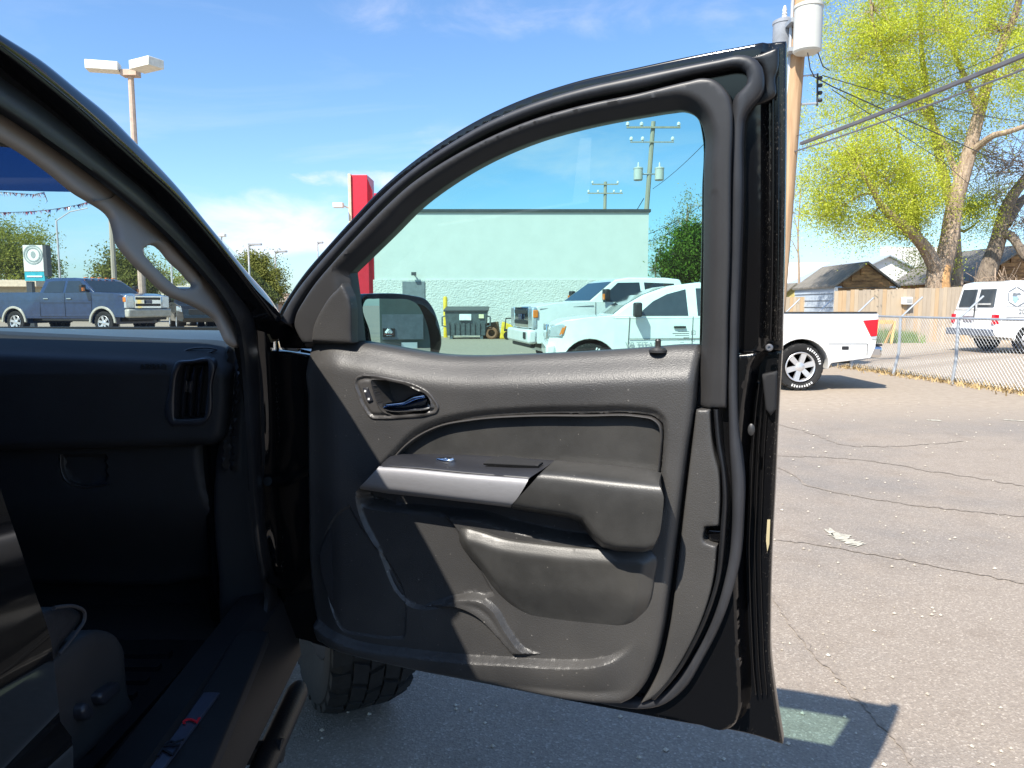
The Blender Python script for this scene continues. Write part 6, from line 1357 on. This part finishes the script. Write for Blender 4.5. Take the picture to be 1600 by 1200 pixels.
lamp_post(346, 0, 371, 40, [(.05, 0, .34, .3, .16)], 'pale lamp head just showing over the pillar', .05, greyp_, 'lamphead')
for (px, pt_, Y, r_, lab, mm) in ((172, 318, 34, .13, 'tall grey post seen through the windshield beside the pillar trim', 'greywood'), (88, 345, 42, .06, 'thin street lamp pole behind the blue pickup cab', greyp_), (267, 402, 40, .06, 'thin pale post seen through the grab handle', greyp_)):
    t = at_y(px, pt_, Y); o = empty('light_pole', (t.x, Y, 0), lab, 'pole'); MB().tube([(t.x, Y, 0), (t.x, Y, t.z)], [r_, r_ * .8], 8).build('post', mm, o, True)
    if px == 88: MB().tube([(t.x, Y, t.z), (t.x + .8, Y, t.z + .5), (t.x + 1.8, Y, t.z + .7)], .03, 6).build('arm', mm, o, True)
# pennant strings
penm = [mat('foil pennant %d' % i, c, .35, metal=.3) for i, c in enumerate(((.45, .05, .08), (.55, .57, .6), (.06, .08, .22)))]
def garland(pts, Y, label):
    P = [at_y(x, y, Y) for x, y in pts]; o = empty('pennant_string', P[0], label, 'pennant string', 'pennant strings over the lot')
    MB().tube(P, .006, 4).build('cord', 'wire', o)
    for j in range(3):
        mb = MB()
        for i in range(len(P) - 1):
            L = (P[i + 1] - P[i]).length
            for k in range(max(2, int(L / .035))):
                if random.random() > .75: continue
                q = P[i].lerp(P[i + 1], random.random()); a = random.uniform(0, 3.14); w_ = Vector((math.cos(a), math.sin(a), random.uniform(-.5, .5))) * random.uniform(.008, .02); dn = Vector((random.uniform(-.05, .05), random.uniform(-.04, .04), -random.uniform(.02, .08)))
                mb.add([q - w_, q + w_, q + dn], [(0, 1, 2)])
        ob = mb.build('foil_pennants', penm[j], o); ob['kind'] = 'stuff'
    return o
garland(resample(sp([(-60, 297), (0, 300), (30, 302), (52, 304), (70, 301), (73, 306), (74, 315)]), 10), 12, 'short foil pennant string with a hanging end, upper of two')
garland(resample(sp([(-60, 333), (0, 332), (40, 331), (90, 326), (130, 318), (160, 309)]), 12), 13, 'longer foil pennant string sagging across the windshield, lower of two')
# roadside sign
SY = 30; s0 = at_y(35, 383, SY); s1 = at_y(69, 424, SY); sgn = empty('roadside_sign', ((s0.x + s1.x) / 2, SY, 0), 'white roadside sign with round grey emblem above the blue pickup', 'sign')
cx_ = (s0.x + s1.x) / 2; hz = s0.z - s1.z
MB().box((cx_, SY + .1, (s0.z + s1.z) / 2), (s1.x - s0.x, .2, hz)).build('panel', mat('cream sign face', (.72, .73, .66), .5, var=.03), sgn)
MB().box((s1.x + .08, SY + .12, (s0.z + s1.z) / 2 - .1), (.14, .3, hz + .2)).build('frame', 'darkmetal', sgn)
ze = s0.z - hz * .36
for rr in (.36, .27): MB().lathe([(rr - .025, 0), (rr - .025, .01), (rr + .025, .01), (rr + .025, 0)], Matrix.Translation((cx_, SY - .005, ze)) @ Matrix.Rotation(R(90), 4, 'X'), 32, close=True).build('emblem_ring', mat('grey green print', (.30, .36, .34), .6), sgn)
MB().lathe([(0, 0), (.09, 0), (.09, .008), (0, .008)], Matrix.Translation((cx_, SY - .005, ze)) @ Matrix.Rotation(R(90), 4, 'X') @ Matrix.Diagonal((1, 1.5, 1, 1)), 16).build('emblem_core', mat('grey green print', (.30, .36, .34), .6), sgn)
tq = mat('teal panel', (.03, .38, .45), .5); MB().box((cx_, SY + .1, s1.z - .20), (s1.x - s0.x, .18, .36)).build('reader_board', tq, sgn)
MB().box((cx_, SY + .0, s1.z - .20), (.62, .02, .06)).build('board_line', 'whiteb', sgn)
MB().box((cx_ - .28, SY + .15, (s1.z - .4) / 2), (.22, .2, s1.z - .4)).build('post', 'darkmetal', sgn)
# far low buildings
def lowb(name, label, px0, px1, Y, pyt, wall, roofm, dz=.4, dep=8):
    a = at_y(px0, pyt, Y); b = at_y(px1, pyt, Y); o = empty(name, ((a.x + b.x) / 2, Y + dep / 2, 0), label, 'building', 'far low buildings')
    MB().box(((a.x + b.x) / 2, Y + dep / 2, (a.z - dz) / 2), (b.x - a.x, dep, a.z - dz)).build('wall', wall, o); MB().box(((a.x + b.x) / 2, Y + dep / 2 - .5, a.z - dz / 2), (b.x - a.x + .8, dep + 1, dz)).build('roof', roofm, o)
    n = max(2, int((b.x - a.x) / 2.6))
    for i in range(n): MB().box((a.x + (b.x - a.x) * (i + .5) / n, Y - .02, a.z * .40), ((b.x - a.x) / n * .6, .08, a.z * .42)).build('window', 'vglass', o)
    return o
lowb('shop', 'low tan shop with flat roof far left behind the sign', -120, 62, 46, 438, mat('tan shop wall', (.45, .40, .30), .8), 'tan')
lowb('shop', 'low shop with pale roof behind the black parked car', 232, 345, 55, 447, mat('tan shop wall', (.45, .40, .30), .8), mat('pale yellow roof', (.55, .52, .40), .8), .7)
gable('house', 'pale roofed gabled house seen through the grab handle', at_y(290, 440, 60).x, 3.4, 60, 68, 2.2, at_y(290, 430, 60).z, 'whiteb', mat('pale roof', (.62, .60, .48), .8), .4, cat='house')
lowb('shop', 'far brown roofed building at the foot of the pine in the gap', 405, 470, 90, 459, mat('reddish wall', (.40, .25, .20), .8), mat('brown roof', (.40, .30, .25), .8), 1.0)
lowb('shop', 'far pale building just left of the door frame in the gap', 440, 540, 110, 468, mat('tan shop wall', (.45, .40, .30), .8), mat('brown roof', (.40, .30, .25), .8), .8)
sl_ = at_y(12, 392, 40); 
MB().hexa([(sl_.x - 1.6, 40, 0), (sl_.x - .4, 40, 0), (sl_.x - .4, 41, 0), (sl_.x - 1.6, 41, 0), (sl_.x - 1.5, 40, sl_.z), (sl_.x - .9, 40, sl_.z), (sl_.x - .9, 41, sl_.z), (sl_.x - 1.5, 41, sl_.z)])
# ---- the building behind the camera, caught in the outside mirror
def refl(px, py, c, n):
    p = PM.pt(px, py, .0025)[0]; d = ray(px, py); d = d - PM.N * (2 * d.dot(PM.N)); return p + d * (n.dot(c - p) / n.dot(d))
bc = Vector((20.5, -6.6, 0)); bn = Vector((-.93, .37, 0)).normalized(); bs = Vector((0, 0, 1)).cross(bn)     # wall plane and its direction
if bs.dot(refl(660, 520, bc, bn) - refl(600, 520, bc, bn)) < 0: bs = -bs
e0 = refl(594, 520, bc, bn); top_z = max(3.5, refl(640, 508, bc, bn).z)
SB = empty('shop_building', bc - bn * 5, 'dark grey green shop behind the camera, reflected in the outside mirror', 'building')
o0 = Vector((e0.x, e0.y, 0))
def wp_(a, b, z): return o0 + bs * a - bn * b + Vector((0, 0, z))
wallm = mat('grey green metal siding', (.10, .125, .115), .7, var=.06)
MB().hexa([wp_(0, 0, 0), wp_(22, 0, 0), wp_(22, 10, 0), wp_(0, 10, 0), wp_(0, 0, top_z), wp_(22, 0, top_z), wp_(22, 10, top_z), wp_(0, 10, top_z)]).build('wall', wallm, SB)
MB().hexa([wp_(-.2, -.15, top_z), wp_(22.2, -.15, top_z), wp_(22.2, 10, top_z), wp_(-.2, 10, top_z), wp_(-.2, -.15, top_z + .2), wp_(22.2, -.15, top_z + .2), wp_(22.2, 10, top_z + .2), wp_(-.2, 10, top_z + .2)]).build('roof_edge', 'darkmetal', SB)
def wa(px, py): q = refl(px, py, bc, bn); return (q - o0).dot(bs), q.z
(a0_, z1_), (a1_, z0_) = wa(598, 513), wa(617, 526)
def slab(name, a0, a1, z0, z1, d, m): return MB().hexa([wp_(a0, -d, z0), wp_(a1, -d, z0), wp_(a1, .02, z0), wp_(a0, .02, z0), wp_(a0, -d, z1), wp_(a1, -d, z1), wp_(a1, .02, z1), wp_(a0, .02, z1)]).build(name, m, SB)
slab('sign_panel', a0_, a1_, z0_, z1_, .12, 'blackp'); ww = a1_ - a0_; hh = z1_ - z0_
sgm = MB()
for (u0, v0, u1, v1) in ((.25, .45, .5, .9), (.5, .9, .75, .45), (.40, .48, .5, .66), (.5, .66, .60, .48)):
    sgm.tube([wp_(a0_ + ww * u0, -.14, z0_ + hh * v0), wp_(a0_ + ww * u1, -.14, z0_ + hh * v1)], .05, 4)
sgm.build('mountain_emblem', 'whiteb', SB)
slab('sign_line', a0_ + ww * .12, a0_ + ww * .88, z0_ + hh * .28, z0_ + hh * .38, .14, mat('faded red print', (.45, .15, .14), .6)); slab('sign_line', a0_ + ww * .30, a0_ + ww * .72, z0_ + hh * .13, z0_ + hh * .19, .14, 'whiteb')
(a0_, z1_), (a1_, z0_) = wa(627, 535), wa(652, 552); slab('overhead_door', a0_, a1_, 0, z1_, .08, 'whiteb'); slab('door_frame', a0_ - .6, a1_ + .2, z1_ + .1, z1_ + .9, .1, 'greydoor')
# ================================================================== trees
def leaf_mat(name, c1, c2, trans=.45):
    m = bpy.data.materials.new(name); m.use_nodes = True; t = m.node_tree; t.nodes.clear(); o = N(t, 'ShaderNodeOutputMaterial')
    tcn = N(t, 'ShaderNodeTexCoord'); nz = N(t, 'ShaderNodeTexNoise', Scale=1.6, Detail=3.0); t.links.new(tcn.outputs['Object'], nz.inputs['Vector'])
    n2 = N(t, 'ShaderNodeTexWhiteNoise'); n2.noise_dimensions = '3D'
    geo = N(t, 'ShaderNodeNewGeometry'); ad = N(t, 'ShaderNodeMath', operation='MULTIPLY_ADD'); t.links.new(geo.outputs['Random Per Island'], ad.inputs[0]); ad.inputs[1].default_value = .5; 
    t.links.new(nz.outputs['Fac'], ad.inputs[2])
    rp = N(t, 'ShaderNodeValToRGB'); rp.color_ramp.elements[0].position = .45; rp.color_ramp.elements[1].position = 1.05 if False else 1.0; rp.color_ramp.elements[0].color = (*c1, 1); rp.color_ramp.elements[1].color = (*c2, 1)
    t.links.new(ad.outputs[0], rp.inputs[0])
    d = N(t, 'ShaderNodeBsdfDiffuse'); tl = N(t, 'ShaderNodeBsdfTranslucent'); t.links.new(rp.outputs[0], d.inputs[0]); t.links.new(rp.outputs[0], tl.inputs[0])
    ms = N(t, 'ShaderNodeMixShader', Fac=trans); ms.inputs[0].default_value = trans; t.links.new(d.outputs[0], ms.inputs[1]); t.links.new(tl.outputs[0], ms.inputs[2]); t.links.new(ms.outputs[0], o.inputs[0])
    return m
def leaves(clusters, per, spread, size, droop=0.0, rng=None):
    """many small pointed leaf faces in clumps; returns V, F"""
    rng = rng or np.random.default_rng(3); C = np.array(clusters); n = len(C) * per
    ctr = np.repeat(C[:, :3], per, 0); rad = np.repeat(C[:, 3], per)
    off = rng.normal(0, 1, (n, 3)) * (spread * rad)[:, None]; off[:, 2] -= droop * np.abs(rng.normal(0, 1, n)) * rad
    p = ctr + off; a = rng.normal(0, 1, (n, 3)); a /= np.linalg.norm(a, axis=1)[:, None]; b = rng.normal(0, 1, (n, 3)); b = np.cross(a, b); b /= np.linalg.norm(b, axis=1)[:, None]
    s = size * rng.uniform(.6, 1.35, n)[:, None]
    V = np.stack([p - a * s, p + b * s * .45, p + a * s, p - b * s * .45], 1).reshape(-1, 3)
    F = np.arange(n * 4).reshape(-1, 4)
    return V, F
def mk_np(name, V, F, m, parent):
    off = np.array(OFF[parent.name]); me = bpy.data.meshes.new(name); me.vertices.add(len(V)); me.vertices.foreach_set('co', (V - off).astype(np.float32).ravel())
    me.loops.add(F.size); me.loops.foreach_set('vertex_index', F.astype(np.int32).ravel()); me.polygons.add(len(F)); me.polygons.foreach_set('loop_start', np.arange(0, F.size, F.shape[1], dtype=np.int32))
    me.update(calc_edges=True); me.materials.append(m); o = bpy.data.objects.new(name, me); COL.objects.link(o); o.parent = parent; OFF[o.name] = OFF[parent.name]; return o
def limb(mb, pts, r0, r1, n=9, rough=.0):
    P = [Vector(p) for p in pts]; k = len(P); mb.tube(P, [r0 + (r1 - r0) * i / (k - 1) for i in range(k)], n)
def curve3(pts, k=5):
    """smooth 3-D polyline"""
    P = [Vector(p) for p in pts]; out = []
    for i in range(len(P) - 1):
        a = P[max(i - 1, 0)]; b = P[i]; c = P[i + 1]; d = P[min(i + 2, len(P) - 1)]
        for q in range(k):
            t = q / k; out.append(b * (2 * t**3 - 3 * t * t + 1) + (c - a) * .5 * (t**3 - 2 * t * t + t) + c * (-2 * t**3 + 3 * t * t) + (d - b) * .5 * (t**3 - t * t))
    return out + [P[-1]]
bark = mat('furrowed tan bark', (.28, .20, .14), .9, col2=(.52, .40, .29), vscale=4, stretch=(3, 3, .6), bump=.9, bscale=14, bdist=.06)
barkd = mat('grey brown bark', (.14, .11, .085), .9, col2=(.30, .24, .18), vscale=4, stretch=(3, 3, .6), bump=.9, bscale=14, bdist=.06)
barkn = mat('bare orange wood', (.50, .28, .12), .8, var=.25, vscale=6)
rng = np.random.default_rng(11)
TY = 29.3
def L3(pts, Y=TY): return [at_y(x, y, Y + dy) for x, y, dy in pts]
BT = empty('elm_tree', at_y(1462, 530, TY) * 1.0, 'big tree with fresh yellow-green leaves rising behind the board fence', 'tree')
BT.location.z = 0; OFF[BT.name] = Vector(BT.location)
tk = MB()
base_ = at_y(1462, 480, TY); base_.z = 0
limbs = []
def addl(pts, r0, r1): P = curve3(pts); limb(tk, P, r0, r1, 10); limbs.append((P, r0))
addl([base_] + L3([(1463, 470, 0), (1466, 430, 0), (1470, 405, 0)]), .44, .42)
addl(L3([(1472, 425, .1), (1482, 380, .0), (1489, 335, 0), (1497, 300, -.2), (1510, 255, -.3), (1520, 215, -.4), (1528, 185, -.5), (1540, 140, -.6), (1552, 105, -.8), (1570, 60, -1), (1590, 10, -1.4), (1600, -60, -1.8)]), .36, .09)
addl(L3([(1465, 425, -.1), (1447, 390, -.3), (1432, 372, -.6), (1412, 352, -1), (1390, 335, -1.4), (1375, 318, -1.6), (1360, 290, -1.9), (1340, 262, -2.2)]), .28, .06)
addl(L3([(1436, 376, -.5), (1431, 350, -.2), (1430, 320, .2), (1424, 290, .6), (1410, 250, 1.0), (1400, 200, 1.3)]), .14, .04)
addl([at_y(1497, 480, TY + 1.3)] + L3([(1496, 450, 1.3), (1494, 400, 1.3), (1490, 340, 1.2), (1476, 280, 1.2), (1466, 240, 1.3), (1458, 195, 1.5), (1448, 140, 1.6), (1440, 80, 1.8), (1438, 0, 2.0), (1430, -60, 2.2)]), .25, .05)
addl(L3([(1516, 240, -.4), (1532, 226, -.8), (1552, 212, -1.4), (1575, 206, -1.9), (1605, 196, -2.5), (1650, 180, -3)]), .15, .06)
addl(L3([(1500, 290, 0), (1486, 250, .4), (1470, 215, .8), (1440, 170, .6), (1400, 120, .2), (1370, 60, -.2), (1360, 0, -.4)]), .13, .04)
addl(L3([(1530, 180, -.5), (1512, 130, 0), (1490, 80, .5), (1480, 30, .8), (1470, -40, 1)]), .12, .04)
addl(L3([(1480, 300, 1.2), (1500, 360, 2.0), (1530, 345, 2.4)]), .10, .03)
trunk = tk.build('trunk', bark, BT, True)
wd = MB(); limb(wd, curve3([at_y(1478, 478, TY - .28), at_y(1475, 440, TY - .29), at_y(1478, 415, TY - .26)]), .24, .18, 10); wd.build('bare_wood', barkn, trunk, True)
# twigs and clumps along the limbs plus free crown lobes
cl = []; tw = MB()
def twig(p, q, r=.012):
    m_ = p.lerp(q, .5) + Vector(rng.normal(0, .12, 3)); tw.tube([p, m_, q], [r, r * .7, r * .3], 4, cap=False)
lobes = [(1335, 240, -1.2, 1.9, 1.6, 1.7, 70), (1300, 290, -1.0, 1.1, 1.2, 1.0, 34), (1390, 270, -1, 1.5, 1.5, 1.4, 60), (1290, 330, -1, .8, .8, .5, 14), (1360, 140, 0, 1.7, 1.6, 1.4, 50), (1400, 60, 0, 2.2, 2, 1.8, 75), (1370, 20, 0, 1.4, 1.5, 1.2, 30),
         (1470, 40, 1, 2.2, 2.2, 1.8, 60), (1440, 150, 1, 1.6, 1.8, 1.5, 45), (1440, 290, .4, 1.3, 1.4, 1.3, 40), (1560, 30, -1, 2.2, 2.2, 1.6, 55), (1590, 110, -1.5, 1.4, 1.6, 1.2, 38), (1520, 320, 1.8, 1.3, 1.0, .9, 30), (1540, 160, 0, 1.2, 1.5, 1.2, 16),
         (1420, 340, -.6, 1.1, 1.2, .8, 26), (1350, 345, -1.2, 1.3, 1.2, .6, 22), (1450, -60, .5, 3.2, 3, 1.6, 60), (1490, 230, 1.4, 1.0, 1.4, 1.3, 22), (1460, 400, .6, .8, .8, .7, 8), (1330, 95, .2, .8, .9, .8, 12)]
ends = [P[int(len(P) * f)] for P, r0 in limbs for f in (.35, .5, .65, .8, .95) if r0 < .55]
for (px, py, dy, sx_, sy_, sz_, n_) in lobes:
    c = at_y(px, py, TY + dy)
    near = min(ends, key=lambda e: (e - c).length)
    hub = near.lerp(c, .55); tw.tube([near, near.lerp(hub, .5) + Vector((0, 0, .15)), hub], [.05, .04, .025], 5, cap=False)
    for i in range(int(n_ * 1.15)):
        v = np.clip(rng.normal(0, .55, 3), -1.0, 1.0); q = c + Vector((v[0] * sx_, v[1] * sy_, v[2] * sz_)); cl.append((q.x, q.y, q.z, rng.uniform(.5, 1.25)))
        if i % 2 == 0: twig(hub, q, .014)
        if i % 3 == 0: twig(q, q + Vector(rng.normal(0, .35, 3)), .008)
        if i % 3 == 1: twig(q, q + Vector((rng.normal(0, .25), rng.normal(0, .25), -abs(rng.normal(.3, .25)))), .006)
tw.build('twigs', bark, BT, True)
V, F = leaves(cl, 250, .31, .038, .22, rng)
mk_np('crown', V, F, leaf_mat('young yellow-green leaves', (.44, .50, .05), (.66, .70, .10)), BT)
# leaning brown tree right of it
B2 = empty('bare_tree', (at_y(1540, 470, 31).x, 31, 0), 'leaning half bare brown tree right of the big leafy tree', 'tree'); tk = MB(); cl = []; tw = MB(); limbs = []
addl([at_y(1530, 500, 31), at_y(1536, 450, 31), at_y(1548, 410, 31), at_y(1558, 380, 31), at_y(1568, 340, 31), at_y(1580, 310, 30.8), at_y(1605, 275, 30.6), at_y(1640, 230, 30.4)], .42, .14)
addl([at_y(1562, 366, 31), at_y(1578, 368, 30.6), at_y(1590, 382, 30.2), at_y(1600, 400, 30), at_y(1615, 410, 29.8)], .20, .14)
addl([at_y(1570, 350, 31), at_y(1592, 318, 31.4), at_y(1615, 300, 31.8)], .26, .12)
t2 = tk.build('trunk', barkd, B2, True)
for (px, py, dy, sx_, sz_, n_) in ((1580, 260, 0, 2.0, 1.4, 60), (1560, 310, .5, 1.2, 1.0, 30), (1600, 350, 0, 1.2, 1.0, 40), (1540, 240, .5, 1.4, 1.0, 26)):
    c = at_y(px, py, 31 + dy)
    for i in range(n_ * 2):
        v = rng.normal(0, .6, 3); q = c + Vector((v[0] * sx_, v[1] * 1.2, v[2] * sz_)); hub = c + Vector(rng.normal(0, .4, 3)); tw.tube([hub, hub.lerp(q, .5) + Vector(rng.normal(0, .1, 3)), q], [.016, .010, .004], 3, cap=False)
        if i % 2: cl.append((q.x, q.y, q.z, rng.uniform(.4, .9)))
tw.build('twigs', mat('pinkish twigs', (.36, .27, .20), .9), B2, True)
V, F = leaves(cl, 22, .26, .045, .0, rng); mk_np('crown', V, F, leaf_mat('tan budding leaves', (.30, .22, .12), (.52, .40, .24)), B2)
# brush pile under it
c = at_y(1570, 438, 29.5); mb = MB()
for i in range(110):
    q = Vector((c.x + rng.normal(0, .8), 29.5 + rng.normal(0, .3), c.z - .45 + abs(rng.normal(0, .22)))); d_ = Vector(rng.normal(0, .35, 3)); mb.tube([q - d_, q + Vector((0, 0, .1)), q + d_], .012, 3, cap=False)
tag(mb.build('brush_pile', mat('pinkish twigs', (.36, .27, .20), .9), None, True), 'tangle of dry branches over the fence behind the van', kind='stuff')
def simple_tree(name, label, px, Y, lob, leafm, size, per, trunk_r, barkm=barkd, group=None, droop=0.0, spread=.24, twig_every=4):
    b = at_y(px, 500, Y); o = empty(name, (b.x, Y, 0), label, 'tree', group); tk_ = MB(); cl_ = []; tw_ = MB(); top = max(at_y(l[0], l[1], Y).z for l in lob)
    P = curve3([(b.x, Y, 0), (b.x + .1, Y, top * .35), (b.x - .05, Y, top * .7), (b.x, Y, top)]); limb(tk_, P, trunk_r, trunk_r * .25, 8)
    for (x, y, sx_, sy_, sz_, n_) in lob:
        c_ = at_y(x, y, Y); st_ = P[min(len(P) - 1, max(1, int(len(P) * (c_.z / top) * .75)))]; tk_.tube([st_, st_.lerp(c_, .6) + Vector((0, 0, .1)), c_], [trunk_r * .35, trunk_r * .22, trunk_r * .08], 5, cap=False)
        for i in range(n_):
            v = np.clip(rng.normal(0, .55, 3), -1.0, 1.0); q = c_ + Vector((v[0] * sx_, v[1] * sy_, v[2] * sz_)); cl_.append((q.x, q.y, q.z, rng.uniform(.6, 1.3)))
            if i % twig_every == 0: tw_.tube([c_, q], [trunk_r * .09, .006], 3, cap=False)
    t_ = tk_.build('trunk', barkm, o, True)
    if tw_.V: tw_.build('twigs', barkm, t_, True)
    if per: V_, F_ = leaves(cl_, per, spread * size / .055 * .9, size, droop, rng); mk_np('crown', V_, F_, leafm, o)
    return o
conif = leaf_mat('dark green juniper', (.035, .085, .012), (.13, .20, .03), .2)
pale = leaf_mat('pale spring leaves', (.30, .32, .12), (.50, .50, .24))
olv = leaf_mat('olive pine needles', (.10, .12, .03), (.24, .25, .07), .25)
spg = leaf_mat('spring green leaves', (.16, .20, .03), (.36, .38, .09))
simple_tree('juniper_tree', 'round dark green juniper right of the pale building', 1075, 27, [(1078, 395, .9, .8, .7, 95), (1062, 425, .7, .7, .6, 70), (1095, 420, .9, .7, .8, 80), (1085, 370, .5, .5, .4, 40), (1056, 445, .5, .5, .4, 30)], conif, .06, 60, .2, spread=.16)
simple_tree('budding_tree', 'pale budding tree rising behind the dark juniper', 1070, 40, [(1062, 345, 1.0, 1, 1.0, 26), (1080, 320, .9, 1, .9, 22), (1045, 365, .9, 1, .7, 16), (1098, 345, 1, 1, 1.2, 26)], pale, .055, 26, .12, bark)
simple_tree('bare_bush', 'bare greyish bush between the pale building and the juniper', 1024, 42, [(1022, 420, 1.0, .8, .8, 90), (1030, 395, .8, .8, 1.0, 60)], pale, .05, 2, .10, barkd, twig_every=1)
simple_tree('pine_tree', 'rounded olive pine standing in the gap between pillar and door', 404, 66, [(402, 425, 1.9, 1.6, 1.2, 90), (395, 445, 2.0, 1.6, .9, 70), (412, 445, 1.9, 1.6, 1.0, 80), (424, 460, 1.2, 1.2, .6, 34), (400, 408, 1.0, 1, .5, 30)], olv, .10, 70, .25, spread=.2)
simple_tree('leafy_tree', 'light green tree left of the roadside sign', 18, 48, [(15, 385, 2.2, 2, 1.6, 80), (40, 405, 1.6, 1.6, 1.3, 60), (-15, 400, 2.2, 2, 1.6, 70), (10, 425, 2.2, 2, 1.2, 60), (58, 430, 1.2, 1.2, .9, 26)], spg, .08, 80, .25, bark)
simple_tree('juniper_tree', 'grey green tree beside the tan lamp post, seen through the windshield', 205, 44, [(196, 415, 1.3, 1.2, 1.0, 70), (208, 435, 1.6, 1.4, 1.0, 90), (188, 440, 1.2, 1.2, .9, 60), (226, 448, 1.0, 1, .7, 40)], olv, .08, 70, .2, spread=.18)
simple_tree('leafy_tree', 'low hazy tree seen through the grab handle', 258, 58, [(258, 425, 1.6, 1.4, 1.4, 60), (275, 440, 1.6, 1.4, 1.0, 50)], spg, .08, 16, .15, bark)
simple_tree('bare_tree', 'pale bare sapling just right of the door edge', 1243, 38, [(1238, 330, .8, .8, 1.2, 26), (1250, 300, .7, .7, .9, 20), (1232, 370, .6, .6, 1.0, 18)], pale, .05, 10, .09, mat('pinkish twigs', (.36, .27, .20), .9), twig_every=1)
